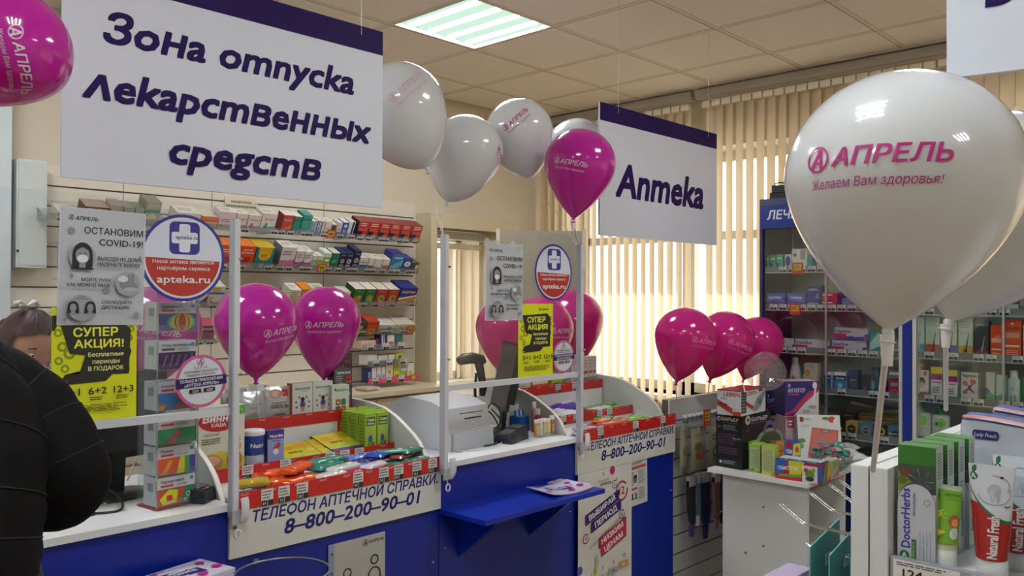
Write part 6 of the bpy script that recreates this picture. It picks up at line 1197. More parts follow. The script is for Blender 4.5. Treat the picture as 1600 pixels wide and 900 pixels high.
def sock(label, x, z, w, h, c1, c2, c3, y=2.28):
    t = thing('hanging_sock', label, 'sock', (x, y, z)); b = MB(); n = 9; vs = []
    outline = [(-w/2, 0), (w/2, 0), (w/2, -h*0.5), (w*0.62, -h*0.72), (w*0.55, -h*0.95), (w*0.2, -h), (-w*0.15, -h*0.93), (-w*0.4, -h*0.65), (-w/2, -h*0.35)]
    b.prism(outline[::-1], -0.008, 0.008, M(c1, 0.85), mapf=lambda a, c, yy: (a, yy, c)); b.prism([(-w*0.2, -h*1.0), (w*0.45, -h*0.98), (w*0.3, -h*1.25), (-w*0.1, -h*1.25)][::-1], -0.006, 0.006, M(c2, 0.85), mapf=lambda a, c, yy: (a, yy, c)); b.build('knit', t)
    b = MB(); b.box(-w*0.5, -0.011, -0.03, w*0.5, 0.010, 0.02, M(c3, 0.5)); b.build('card', t); b = MB(); b.tube([(0, 2.362-y, 0.012), (0, -0.02, 0.012), (0, -0.03, 0.022)], 0.0022, hk, 6); b.build('hook', t)
sock('dark grey sock with violet toe hung left on the low slatwall', 3.745, 0.66, 0.06, 0.23, '#2b2a33', '#5f3f86', '#b8b9c2'); sock('pair of navy socks on a white card, centre of the low slatwall', 3.88, 0.66, 0.075, 0.26, '#1d2250', '#23285c', '#aab0b8')
sock('dusty pink sock hung before the navy pair', 3.935, 0.655, 0.055, 0.22, '#8f6a62', '#9a766c', '#c9c4be', y=2.245); sock('slim teal backed stocking card between dark grey and navy socks', 3.81, 0.665, 0.035, 0.20, '#5f7c84', '#c9c9cf', '#b9b6bd'); sock('violet sock pack nearest the white table', 4.06, 0.655, 0.12, 0.22, '#4b3566', '#3b2a54', '#6a5a86')
sock('brown sock hung between the dusty pink one and the violet pack', 3.99, 0.65, 0.045, 0.18, '#6a5a4e', '#5c4c40', '#b9b4ac')
# ================================================================ GLASS DISPLAY CABINETS BY THE WINDOW (facing -x)
cabblue = M('#14307e', 0.35); cabwh = M('#c6c9c4', 0.45); cabint = M('#b4b9b0', 0.5, noise=0.02); doorg = glassy('cabinet_glass', tint=(0.93, 0.95, 0.94), refl=0.07, body=0.0); shg = glassy('shelf_glass', tint=(0.90, 0.94, 0.93), refl=0.1, body=0.1, bodycol=(0.7, 0.8, 0.78)); alu = M('#b4b7ba', 0.3, 0.8)
def cabinet(label, y0, y1, shelves, header, x0=4.5, x1=4.89, side='#2b3156'):
    t = thing('display_cabinet', label, 'display cabinet', (x0+0.2, (y0+y1)/2, 0)); L = Matrix.Translation(-Vector(t.location))
    b = MB(L); b.box(x0, y1-0.018, 0, x1, y1, 2.12, M(side, 0.4)); b.box(x0, y0, 0, x1, y0+0.018, 2.12, cabwh); b.box(x1-0.01, y0, 0, x1, y1, 2.12, cabint); b.box(x0, y0, 2.12, x1, y1, 2.158, M('#3a4468', 0.4)); b.box(x0+0.01, y0+0.018, 0.70, x1-0.01, y1-0.018, 0.718, cabwh); b.build('carcass', t)
    b = MB(L); b.box(x0-0.008, y0+0.004, 1.985, x0+0.012, y1-0.004, 2.118, cabblue)
    p = P(b, Fr((x0-0.008, y1-0.004, 1.985), (0, -1, 0), (0, 0, 1)), y1-y0-0.008, 0.133)
    if header: p.t(0.06, 0.40, 0.38, header, '#c9cfe0', al='l', b=0.03, sh=0.15)
    b.build('header', t)
    b = MB(L); b.box(x0, y0, 0.05, x0+0.015, y1, 0.70, cabblue); b.box(x0+0.03, y0, 0, x0+0.045, y1, 0.06, '#2b2b30'); b.box(x0-0.002, y0, 0.70, x0+0.015, y1, 0.745, cabwh); b.build('base_panel', t)
    for z in shelves:
        b = MB(L); b.box(x0+0.035, y0+0.02, z, x1-0.012, y1-0.02, z+0.005, shg); sh = b.build('shelf', t)
        b = MB(L); b.box(x0+0.030, y0+0.02, z-0.004, x0+0.034, y1-0.02, z+0.032, M('#6c716f', 0.35)); b.box(x0+0.028, y0+0.02, z-0.006, x0+0.034, y1-0.02, z-0.002, '#c9ccc8'); b.build('price_rail', sh)
        rd = random.Random(int(z*1000)+int(y0*10)); y = y1-0.05
        while y > y0+0.07:
            if rd.random() < 0.72:
                b = MB(L); b.box(x0+0.026, y-0.045, z, x0+0.029, y, z+0.030, tagm); P(b, Fr((x0+0.026, y, z), (0, -1, 0), (0, 0, 1)), 0.045, 0.03).run([('r', 0.05, 0, 0.48, 0.42, '#1f1f23'), ('r', 0.52, 0, 0.95, 0.42, '#1f1f23'), ('n', 0.05, 0.5, 0.95, 0.95, 2, '#77777a')]); b.build('price_label', sh)
            y -= 0.056
    n = 3; w = (y1-y0-0.04)/n
    for i in range(2):
        a = y0+0.02+i*(y1-y0-0.04)/2; xx = x0+0.006+i*0.008
        b = MB(L); b.box(xx, a, 0.747, xx+0.004, a+(y1-y0-0.04)/2+0.01, 1.983, doorg); d = b.build('glass_door', t)
        b = MB(L); e = a+(y1-y0-0.04)/2; b.box(xx-0.002, e+0.002, 0.747, xx+0.006, e+0.012, 1.983, alu); b.build('door_edge', d)
    return t
SA = [1.738, 1.524, 1.283, 1.071, 0.836]; SB_ = [1.74, 1.513, 1.291, 1.073, 0.862]
cabinet('glass fronted blue display cabinet with white header letters beside the blinds', 1.50, 2.288, SA, 'ЛЕЧЕБНАЯ')
cabinet('glass fronted display cabinet right of the blue divider, behind the balloon sticks', 0.62, 1.452, SB_, '', side='#c6c9c4')
b = MB(); b.box(4.492, 1.455, 0, 4.87, 1.498, 2.13, M('#16308a', 0.35)); tag(b.build('cabinet_divider', origin=True), 'blue upright divider board between the two glass cabinets', 'divider')
def cg(z, items, X=4.555, group=None):
    for a, c, h, d, col, lab, F in items:
        ya = onX(a, 450, X).y; yb = onX(c, 450, X).y; w = (ya-yb)*0.97; top = None
        if isinstance(col, tuple): col, top = col
        carton('cosmetics_carton', lab, 'product box', w, d, h, col, F=F, top=top or col, loc=(X+0.002, (ya+yb)/2, z+0.006), rz=R(-90), group=group)
g3 = [('r', 0, 0, 0.5, 0.5, '#2f5fa8'), ('n', 0.1, 0.65, 0.9, 0.85, 1, '#cfe0d6'), ('p', [(0.3, 0), (1, 0.5), (1, 0)], '#58b896')]
cg(1.738, [(1193, 1202, 0.095, 0.08, '#2f8a66', 'green and blue carton at the far left of the upper cabinet shelf', g3), (1203, 1212, 0.095, 0.08, '#2f8a66', 'green and blue carton in the middle of three on the upper shelf', g3), (1213, 1223, 0.097, 0.08, '#36a078', 'brighter green carton at the right of three on the upper shelf', g3),
 (1226, 1236, 0.095, 0.08, '#c9ccd0', 'white carton with dark blue disc on the upper cabinet shelf', [('e', 0.5, 0.6, 0.42, 0.3, '#223c86')]), (1237, 1261, 0.125, 0.08, '#cfd2cc', 'big white carton beside the edge of the huge white balloon', [('d', 0.2, 0.72, 0.12, '#8a4a3c'), ('r', 0.55, 0.5, 0.9, 0.95, '#a8917c'), ('n', 0.1, 0.1, 0.9, 0.35, 2, '#9aa09c')]), (1262, 1269, 0.09, 0.06, '#4a8a9a', 'slim teal carton against the balloon outline', [])])
sil = [('r', 0, 0, 1, 1, '#2b5fae'), ('t', 0.5, 0.62, 0.2, 'СилаМен', '#cfe0f0', {'w': 0.66, 'b': 0.02}), ('p', [(0.25, 0.4), (0.6, 0.15), (1, 0.2), (1, 0.05), (0.5, 0.0)], '#6aa0d8'), ('r', 0, 0, 0.16, 0.3, '#b83a3a'), ('n', 0.3, 0.45, 0.95, 0.55, 1, '#d05a5a')]
cg(1.524, [(1194, 1227, 0.088, 0.07, '#24508f', 'wide blue carton at the left of the second cabinet shelf', sil), (1229, 1258, 0.088, 0.07, '#24508f', 'wide blue carton second from the left in the cabinet', sil),
 (1260, 1283, 0.130, 0.07, '#2d3a86', 'tall indigo carton standing before the wide blue one', [('t', 0.45, 0.78, 0.09, 'НАВИТА', WHT, {'w': 0.7}), ('p', [(0.55, 0.45), (0.9, 0.45), (0.75, 0.7)], '#4a8ac0'), ('t', 0.45, 0.18, 0.09, 'НАВИТА', WHT, {'w': 0.7})]),
 (1284, 1308, 0.095, 0.07, '#b82a26', 'red carton stack on the second cabinet shelf', [('r', 0, 0.48, 1, 0.52, '#7a1a1a'), ('n', 0.05, 0.75, 0.7, 0.9, 1, WHT), ('n', 0.05, 0.3, 0.7, 0.45, 1, WHT)]), (1309, 1314, 0.09, 0.07, '#231a50', 'slim navy carton beside the red ones', []), (1315, 1330, 0.06, 0.07, '#5a86b0', 'pale blue carton half hidden by the huge balloon', [])])
X2 = 4.72
b = MB(); carton('cosmetics_carton', 'large pale green carton at the back of the second cabinet shelf', 'product box', 0.28, 0.06, 0.17, '#b4bfae', F=[('d', 0.7, 0.3, 0.03, '#6a7466')], loc=(4.72, 1.90, 1.530), rz=R(-90))
clr = [('r', 0, 0, 1, 1, '#b9b6c4'), ('p', [(0, 0), (1, 0), (1, 0.55), (0.3, 0.30), (0, 0.1)], '#3d3f90'), ('r', 0, 0.15, 0.36, 0.55, '#b8305c'), ('t', 0.02, 0.62, 0.24, 'Clearblue', '#2b2a4c', {'al': 'l', 'w': 0.46, 'b': 0.03}), ('p', [(0.55, 0.45), (0.9, 0.5), (0.9, 0.35), (0.55, 0.3)], '#a9b4d6'), ('r', 0.7, 0.88, 1, 1, '#c0a86a'), ('d', 0.92, 0.2, 0.04, '#c03a6a')]
def clear(a, c, z, lab): cg(z, [(a, c, 0.070, 0.05, ('#8f8ba4', '#a6a3b4'), lab, clr)], X=4.57, group='long test kit cartons')
clear(1212, 1241, 1.283, 'long test kit carton partly behind the rear pink balloon'); clear(1242, 1297, 1.283, 'long test kit carton left of its neighbour on the third shelf'); clear(1299, 1354, 1.283, 'long test kit carton right of the other, bottom one'); clear(1303, 1357, 1.3535, 'long test kit carton lying on top of another')
cg(1.283, [(1359, 1375, 0.125, 0.05, '#2a8a8c', 'teal curved carton behind the thick balloon stick', [('p', [(0, 0.5), (0.9, 1), (1, 0.4), (0, 0.2)], '#9fd0cc')]), (1376, 1406, 0.075, 0.06, '#aeb8c4', 'pale carton with violet foot beside the blue divider', [('r', 0, 0, 1, 0.35, '#5a4a86'), ('r', 0.6, 0.5, 0.9, 0.9, '#7a8694')])])
# bottles
t = thing('lotion_bottle', 'white lotion bottle with orange leaf in the glass cabinet', 'bottle', (4.60, onX(1243, 450, 4.60).y, 1.077)); b = MB(); b.lathe([(0.028, 0), (0.032, 0.02), (0.033, 0.06), (0.027, 0.115), (0.016, 0.15)], M('#c9bfc0', 0.4), 20, sx=0.55); P(b, lambda u, v, l: (-(0.0185+l), u, v), 1, 1).e(0.004, 0.055, 0.012, 0.017, '#c8762c'); b.build('bottle', t); b = MB(); b.lathe([(0.016, 0.15), (0.014, 0.172), (0.0, 0.175)], M('#cfc8c8', 0.4), 16, sx=0.6); b.build('cap', t)
dx = lambda c1, c2: [('r', 0, 0.6, 1, 0.85, '#1c2c66'), ('r', 0, 0.2, 1, 0.6, c1), ('t', 0.5, 0.66, 0.12, 'durex', WHT, {'w': 0.7, 'b': 0.03}), ('e', 0.5, 0.35, 0.2, 0.12, c2)]
cg(1.071, [(1256, 1277, 0.150, 0.05, '#c4b8ae', 'pale carton with amber oval beside the lotion bottle', [('e', 0.25, 0.62, 0.22, 0.12, '#c88a3c'), ('t', 0.45, 0.85, 0.06, 'LACTACYD', '#6a4a6c', {'w': 0.7}), ('n', 0.4, 0.2, 0.9, 0.4, 3, '#a09890')]),
 (1288, 1298, 0.105, 0.05, '#c9cfd6', 'slim blue and white carton seen below the reflected pink', dx('#1f5f9e', '#3f8ac8')), (1303, 1322, 0.108, 0.05, ('#c9cfd6', '#d6dade'), 'wider blue and white carton on the fourth shelf', dx('#2f82b8', '#8fc4de')),
 (1324, 1341, 0.125, 0.05, '#2f4468', 'slate blue carton on the fourth cabinet shelf', [('r', 0, 0.5, 1, 0.7, '#1c2c50'), ('t', 0.5, 0.55, 0.09, 'durex', WHT, {'w': 0.6})]), (1345, 1359, 0.105, 0.05, '#2b3038', 'black carton with small red mark on the fourth shelf', [('d', 0.4, 0.3, 0.25, '#4a5a70'), ('d', 0.5, 0.2, 0.14, '#a83a3c')]),
 (1361, 1372, 0.150, 0.05, '#1c4a58', 'dark teal tall carton partly behind the stick', [('r', 0, 0.1, 0.5, 0.5, '#2a8aa0')]), (1374, 1384, 0.15, 0.05, '#20262c', 'tall black carton just right of the stick', []), (1388, 1406, 0.085, 0.05, '#b8203a', 'crimson carton with yellow ring beside the blue divider', [('r', 0.2, 0.65, 0.8, 0.85, '#8aa6c8'), ('g', 0.5, 0.28, 0.26, 0.08, '#c9982c')]),
 ])
cg(1.158, [(1389, 1406, 0.04, 0.05, ('#1a1c20', '#c9c4bb'), 'flat black and white carton on top of the crimson one', [('r', 0, 0.7, 1, 1, '#c4beb6')])])
for i, (a, c, z, col, lab) in enumerate(((1283, 1312, 0.845, '#6a5a50', 'stack of dark patterned flat packets at the left of the lowest shelf'), (1316, 1338, 0.845, '#4a3424', 'dark brown carton behind the yellow one'), (1341, 1372, 0.845, '#7a5c34', 'golden brown carton behind the blue-grey one'), (1374, 1404, 0.845, '#8a6c40', 'tan carton behind the green and blue one'))):
    cg(z-0.009, [(a, c, 0.12, 0.10, (col, '#9a8660'), lab, [('n', 0.1, 0.5, 0.9, 0.9, 3, '#b09a70', i)])], X=4.66)
rg = lambda c1, c2: [('d', 0.5, 0.52, 0.36, c1), ('d', 0.5, 0.52, 0.22, c2), ('n', 0.3, 0.48, 0.7, 0.56, 1, '#d6d6d0')]
cg(0.836, [(1309, 1319, 0.10, 0.07, '#1c1a1c', 'slim black carton with small white mark on the lowest shelf', [('d', 0.5, 0.4, 0.2, '#c9c9c9')]), (1321, 1340, 0.082, 0.08, ('#b89a4a', '#b9ab80'), 'mustard yellow carton with dark disc', rg('#1f1c20', '#3c3a50')), (1342, 1363, 0.082, 0.08, ('#4a7486', '#5c808c'), 'blue-grey carton with ringed dark disc', rg('#8a8aa0', '#3a3450')),
 (1364, 1385, 0.084, 0.08, ('#2a211e', '#7a7c7a'), 'black and orange carton partly behind the stick', [('r', 0, 0, 0.35, 1, '#b8442a'), ('d', 0.62, 0.55, 0.3, '#c8a03a'), ('d', 0.62, 0.55, 0.15, '#2a211e')]), (1386, 1406, 0.082, 0.08, ('#2f6a9a', '#54727e'), 'blue and green carton beside the blue divider', [('e', 0.6, 0.5, 0.4, 0.32, '#3a8a4c'), ('e', 0.6, 0.5, 0.28, 0.22, '#1f3a44'), ('n', 0.1, 0.45, 0.8, 0.55, 1, WHT)])])
hair = lambda c: [('r', 0, 0, 1, 0.31, c), ('p', [(0.48, 0.2), (0.70, 0.62), (0.74, 0.62), (0.58, 0.2)], '#23282a'), ('d', 0.50, 0.18, 0.11, '#23282a'), ('g', 0.5, 0.14, 0.32, 0.04, '#d6dcd8', {'a0': 180, 'a1': 360}), ('n', 0.1, 0.75, 0.9, 0.92, 3, '#8f9a92'), ('d', 0.25, 0.62, 0.13, '#a9b3a9')]
cg(1.291, [(1423, 1444, 0.20, 0.05, '#b4bfb0', 'white hair care carton with teal foot', hair('#2a96a0')), (1446, 1468, 0.20, 0.05, '#b4bfb0', 'white hair care carton with red foot', hair('#b0301c')), (1472, 1495, 0.20, 0.05, '#b4bfb0', 'white hair care carton with blue-violet foot', hair('#4a50a8')), (1497, 1520, 0.20, 0.05, '#b4bfb0', 'white hair care carton with ochre foot', hair('#b8902c')),
 (1521, 1545, 0.185, 0.05, '#3a3d3f', 'dark grey hair care carton with plum foot', [('r', 0, 0, 1, 0.3, '#5a1f3c'), ('r', 0, 0.86, 1, 1, '#5c6264'), ('p', [(0.48, 0.2), (0.72, 0.62), (0.76, 0.62), (0.58, 0.2)], '#a9a4a4'), ('g', 0.5, 0.16, 0.3, 0.04, '#a86a80', {'a0': 180, 'a1': 360}), ('t', 0.45, 0.88, 0.05, 'ALERANA', '#b9c0c0', {'w': 0.6})]),
 (1547, 1566, 0.165, 0.05, '#c8441c', 'smaller orange carton on the third shelf', [('r', 0.1, 0.5, 0.9, 0.62, '#d8a08a'), ('r', 0.1, 0.28, 0.9, 0.33, '#e0c8ae'), ('n', 0.15, 0.1, 0.85, 0.22, 2, '#e0a488'), ('t', 0.5, 0.75, 0.06, 'СУЛЬСЕН', '#7a2410', {'w': 0.8})]), (1567, 1596, 0.195, 0.05, '#cc4a1e', 'larger orange carton at the right edge of the photo', [('r', 0.1, 0.55, 0.9, 0.68, '#c9907a'), ('r', 0.1, 0.33, 0.9, 0.38, '#e0c8ae'), ('n', 0.15, 0.12, 0.85, 0.26, 3, '#e0a488'), ('t', 0.5, 0.75, 0.07, 'СУЛЬСЕН', '#7a2410', {'w': 0.85, 'b': 0.03}), ('d', 0.5, 0.9, 0.08, '#e0b8a0')]), (1598, 1620, 0.17, 0.05, '#b9bfb8', 'white carton cut by the right edge of the photo', [])])
dye = [('r', 0, 0.80, 1, 1, '#c9c22c'), ('r', 0, 0.62, 1, 0.80, '#9a1f74'), ('n', 0.1, 0.5, 0.9, 0.58, 1, '#b8307c'), ('n', 0.1, 0.2, 0.8, 0.42, 3, '#5a5e5c'), ('r', 0.7, 0.0, 1, 0.08, '#b0205c')]
cg(1.073, [(1425, 1451, 0.145, 0.05, '#c3c2be', 'hair dye carton with a dark haired portrait', [('r', 0, 0, 1, 0.25, '#c8692c'), ('e', 0.58, 0.62, 0.2, 0.14, '#4a2a2c'), ('e', 0.6, 0.5, 0.13, 0.11, '#c9a596'), ('r', 0.05, 0.55, 0.35, 0.7, '#4a2a50'), ('r', 0.7, 0.82, 0.9, 0.97, '#c8692c'), ('t', 0.3, 0.86, 0.07, 'ИНДОЛА', '#3a3a3c', {'w': 0.5})]), (1454, 1472, 0.165, 0.05, '#c6c9c4', 'yellow and magenta topped carton, left of its twin', dye), (1473, 1496, 0.155, 0.05, '#c6c9c4', 'yellow and magenta topped carton, behind the thin stick', dye),
 (1501, 1528, 0.15, 0.05, ('#c1b9b0', '#2b7a3a'), 'carton with brown insect like cross picture', [('t', 0.5, 0.84, 0.09, 'Педикулен', '#2b2a28', {'w': 0.85, 'b': 0.03}), ('p', [(0.1, 0.35), (0.45, 0.5), (0.2, 0.7), (0.5, 0.55), (0.8, 0.72), (0.58, 0.48), (0.85, 0.3), (0.5, 0.42)], '#5a3a34'), ('e', 0.25, 0.62, 0.16, 0.08, '#b06a60'), ('e', 0.72, 0.68, 0.18, 0.09, '#b85a54'), ('e', 0.25, 0.35, 0.15, 0.07, '#a8645a'), ('r', 0, 0, 0.8, 0.07, '#b0203c')]),
 (1540, 1554, 0.155, 0.05, '#b4b8b6', 'slim white and green carton, taller of two', [('p', [(0, 0), (1, 0), (1, 0.3), (0, 0.45)], '#4a9a5a'), ('p', [(0, 0.3), (0.5, 0.4), (0.2, 0.5), (0, 0.5)], '#3a6a96')]), (1556, 1572, 0.145, 0.05, '#a6bfae', 'slim pale green carton, shorter of two', [('p', [(0, 0), (1, 0), (1, 0.4), (0, 0.3)], '#3f8a4c')])])
def bottle(label, px, X, z, r_, h, body, capc, name='cosmetic_bottle', sx=0.7, ops=None, pump=False):
    t = thing(name, label, 'bottle', (X, onX(px, 450, X).y, z+0.006)); b = MB()
    if pump: b.lathe([(r_*0.9, 0), (r_, 0.006), (r_*0.96, h*0.35), (r_*1.02, h*0.62), (r_*0.98, h*0.70), (r_*0.35, h*0.74)], M(body, 0.4), 24, sx=sx)
    else: b.lathe([(r_*0.95, 0), (r_, 0.006), (r_, h*0.72), (r_*0.6, h*0.8)], M(body, 0.35), 20, sx=sx)
    if ops: P(b, lambda u, v, l: (-math.sqrt(max(0, 1-min(0.98, abs((u-0.5)*1.4))**2))*r_*sx-0.001-l, -(u-0.5)*1.4*r_, v*h), 1, 1).run(ops)
    b.build('bottle', t); b = MB()
    if pump: b.lathe([(r_*0.45, h*0.73), (r_*0.45, h*0.80), (r_*0.14, h*0.82), (r_*0.14, h*0.92)], M(capc, 0.4), 12); b.box(-r_*0.9, -r_*0.2, h*0.92, r_*0.3, r_*0.2, h*0.98, capc)
    else: b.lathe([(r_*0.62, h*0.8), (r_*0.62, h), (0, h)], M(capc, 0.4), 16, sx=sx)
    b.build('pump' if pump else 'cap', t)
bottle('white bottle with green wave at the right of the fourth shelf', 1584, 4.58, 1.073, 0.028, 0.17, '#b0b8b4', '#c9cccb', ops=[('r', 0.2, 0.1, 0.8, 0.3, '#6a9a7c'), ('t', 0.5, 0.45, 0.08, 'экди', '#4a6a8a')])
bottle('bright green bottle cut by the right edge of the photo', 1607, 4.58, 1.073, 0.028, 0.18, '#2f9a3c', '#2f8a38')
so = [('e', 0.66, 0.50, 0.30, 0.13, '#7fc03c'), ('r', 0.15, 0.45, 0.5, 0.54, '#2b3f6c'), ('n', 0.25, 0.28, 0.8, 0.33, 1, '#8a93a0')]
bottle('white soap bottle with green pump and lime disc, left of its twin', 1441, 4.60, 0.862, 0.043, 0.195, '#bfc6bc', '#4fae2c', 'soap_dispenser', 0.5, so, True)
bottle('white soap bottle with green pump behind the long white pack', 1470, 4.60, 0.862, 0.043, 0.185, '#bfc6bc', '#3f9a2c', 'soap_dispenser', 0.5, [('e', 0.66, 0.50, 0.30, 0.13, '#7fc03c'), ('r', 0.15, 0.42, 0.7, 0.52, '#2f6fb0')], True)
cg(1.513, [(1548, 1592, 0.045, 0.06, '#aab2ac', 'pale carton lying on the second shelf right of the balloons', [('n', 0.1, 0.3, 0.6, 0.7, 2, '#7a8480')]), (1593, 1625, 0.11, 0.06, '#5a5f64', 'grey carton at the right edge of the second shelf', [])])
cg(1.5595, [(1556, 1592, 0.06, 0.06, '#4a1f4c', 'dark plum carton marked with a letter C above the pale one', [('t', 0.6, 0.3, 0.3, 'БИТ-С', '#b9a8c0', {'w': 0.5, 'b': 0.03}), ('r', 0, 0.85, 1, 1, '#8a7f86')])])
# rail tags (promotion)
for i, (z, yy, l) in enumerate(((1.735, onX(1243, 450, 4.49).y, 'red and yellow price card on the upper cabinet shelf'), (1.505, onX(1239, 450, 4.49).y, 'red and yellow price card on the second cabinet shelf'))):
    carton('price_card', l, 'price card', 0.062, 0.002, 0.062, '#b83426', F=[('r', 0.14, 0.3, 0.86, 0.85, '#b9a42a'), ('n', 0.2, 0.4, 0.8, 0.75, 2, '#4a4a1c')], loc=(4.515, yy, z-0.008), rz=R(-90))
# black box on top
t = thing('projector_box', 'small black speaker-like device on top of the blue cabinet', 'device', (4.62, 2.22, 2.158), (0, 0, R(-70))); b = MB(); b.bbox(-0.055, -0.05, 0.0, 0.055, 0.05, 0.04, 0.012, '#131316'); b.bbox(-0.045, -0.04, 0.045, 0.05, 0.04, 0.085, 0.012, '#17171a'); b.box(-0.03, -0.02, 0.04, 0.03, 0.02, 0.045, '#0d0d0f'); b.build('body', t)
b = MB(); b.tube([(-0.03, 0, 0.085), (-0.028, 0, 0.10), (0.0, 0, 0.105), (0.03, 0, 0.098), (0.032, 0, 0.085)], 0.004, M('#222225', 0.4), 6); b.build('handle', t)
# ================================================================ WHITE TABLE WITH APPLIANCE CARTONS
ZT = 0.77; tw_ = M('#c6c9c8', 0.45, noise=0.015)
t = thing('promo_table', 'white open-sided display table with cartons and a sweets bowl on it', 'table', (4.05, 1.85, 0)); L = Matrix.Translation(-Vector(t.location))
b = MB(L); b.box(3.60, 1.60, ZT-0.02, 4.44, 2.10, ZT, M('#dcdedd', 0.35)); b.build('tabletop', t)
for x in (3.64, 4.05):
    b = MB(L); b.box(x, 1.62, 0, x+0.02, 2.04, ZT-0.021, tw_)
    if x < 3.7:
        for y, z in ((1.83, 0.62), (1.83, 0.44), (1.92, 0.39), (1.745, 0.36)): b.lathe([(0.0, 0), (0.006, 0.0005), (0.006, 0.002)], '#4b4d4c', 10, (x-0.001, y, z)) if False else b.box(x-0.0012, y-0.005, z-0.005, x, y+0.005, z+0.005, '#4b4d4c')
    b.build('side_panel', t)
b = MB(L); b.box(3.661, 1.90, 0.05, 4.049, 1.915, ZT-0.021, tw_); b.build('back_panel', t)
b = MB(L); b.box(3.661, 1.625, 0.41, 4.049, 1.899, 0.426, tw_); b.build('shelf', t)
def pbox(name, label, cat, Cp, Rp, Lp, z, h, col, dmin=None, **k):
    c = onZ(Cp[0], Cp[1], z); r = onZ(Rp[0], Rp[1], z); l = onZ(Lp[0], Lp[1], z); u = (r-c); w = u.length; rz = math.atan2(u.y, u.x); d = dmin or (l-c).length
    m = c+u/2; return carton(name, label, cat, w, d, h, col, loc=(m.x, m.y, z+0.0005), rz=rz, **k)
vis = '#7f7f86'
pbox('filter_carton', 'large black water filter carton at the left of the white table', 'carton', (1159, 735), (1204, 724), (1114, 729), ZT, 0.268, '#16161a', top='#1e1e22',
 F=[('d', 0.2, 0.87, 0.09, '#c9c9cc'), ('p', [(0.18, 0.83), (0.18, 0.9), (0.26, 0.865)], '#16161a'), ('t', 0.60, 0.835, 0.07, 'БАРЬЕР', '#c9c9cc', {'w': 0.56, 'b': 0.05}), ('n', 0.3, 0.79, 0.88, 0.81, 1, vis), ('t', 0.18, 0.66, 0.06, '4.0', '#7a3a70', {'b': 0.02}), ('e', 0.95, 0.40, 0.50, 0.26, '#86907c'), ('e', 0.98, 0.38, 0.40, 0.22, '#3a4a30'), ('g', 0.95, 0.58, 0.24, 0.09, '#6a4a80', {'a0': 0, 'a1': 180}), ('r', 0.9, 0, 1, 0.001, '#16161a')],
 L=[('d', 0.12, 0.87, 0.075, '#c9c9cc'), ('p', [(0.1, 0.83), (0.1, 0.9), (0.18, 0.865)], '#16161a'), ('t', 0.56, 0.845, 0.06, 'БАРЬЕР', '#c9c9cc', {'w': 0.64, 'b': 0.05}), ('n', 0.3, 0.80, 0.9, 0.82, 1, vis), ('n', 0.3, 0.68, 0.88, 0.78, 4, vis), ('t', 0.15, 0.72, 0.03, '5,2 л', '#a9a9ae'), ('n', 0.08, 0.42, 0.9, 0.62, 6, '#54405f'), ('t', 0.80, 0.53, 0.03, 'теплая', '#c9c9cc', {'w': 0.3}), ('n', 0.1, 0.25, 0.9, 0.38, 3, '#5c4a66'), ('rr', 0.1, 0.05, 0.9, 0.16, '#26262b'), ('n', 0.3, 0.07, 0.85, 0.14, 2, '#8f8f96'), ('d', 0.2, 0.10, 0.05, '#c9c9cc')])
pbox('iron_carton', 'white and red iron carton standing on the black water filter carton', 'carton', (1158, 651), (1196, 642), (1128, 646), ZT+0.2695, 0.118, '#c3c6cb', top='#b8304a',
 F=[('t', 0.42, 0.78, 0.14, 'LEBEN', '#a82a26', {'w': 0.4, 'b': 0.04}), ('r', 0, 0.1, 0.2, 0.95, '#2c2f30'), ('n', 0.02, 0.15, 0.18, 0.9, 6, '#7d8484'), ('p', [(0.2, 0.55), (0.2, 0.38), (0.45, 0.16), (0.5, 0.3)], '#a82a20'), ('p', [(0.45, 0.1), (0.62, 0.6), (0.95, 0.9), (0.98, 0.75), (0.80, 0.25), (0.6, 0.08)], '#7f8684'), ('e', 0.75, 0.45, 0.08, 0.13, '#5a6160'), ('r', 0.70, 0.86, 0.86, 0.95, '#2c4a3a'), ('r', 0, 0.97, 1, 1, '#3a1c20')],
 L=[('t', 0.60, 0.76, 0.15, 'LEBEN', '#a82a26', {'w': 0.66, 'b': 0.04}), ('t', 0.28, 0.62, 0.08, 'Утюг', '#3a3a3e', {'w': 0.25, 'b': 0.03}), ('p', [(0, 0.62), (0, 0.38), (0.75, 0.0), (0.9, 0.15)], '#a83424'), ('p', [(0.05, 0.5), (0.4, 0.45), (0.45, 0.35), (0.1, 0.4)], '#5a2a28'), ('r', 0.65, 0.1, 0.95, 0.3, '#b9b9bc'), ('r', 0.68, 0, 1, 0.16, '#a83424'), ('r', 0, 0.97, 1, 1, '#3a1c20')])
APR = [('logo', 0.2, 0.86, 0.05, '#c9cfe6')]
t2 = pbox('monitor_carton', 'dark blue blood pressure monitor carton behind the iron carton', 'carton', (1195, 700), (1221, 693), (1188, 696), ZT, 0.325, '#22286e', dmin=0.10, top='#2a2f78', F=APR+[('t', 0.48, 0.74, 0.07, 'ТОНОМЕТР', '#b9c0dc', {'w': 0.74, 'b': 0.02}), ('r', 0.12, 0.66, 0.6, 0.70, '#b03a6c'), ('n', 0.12, 0.60, 0.9, 0.64, 1, '#6a74b0'), ('r', 0, 0, 1, 0.52, '#c4c2c6'), ('rr', 0.2, 0.22, 0.62, 0.50, '#d8dadd'), ('rr', 0.28, 0.30, 0.55, 0.46, '#4a5a60'), ('e', 0.82, 0.25, 0.12, 0.07, '#2a2a36'), ('r', 0.8, 0.45, 1, 0.52, '#a82a5c'), ('e', 0.35, 0.12, 0.3, 0.07, '#d0a08a')])
rr_ = math.degrees(math.atan2(_r.y, _r.x))
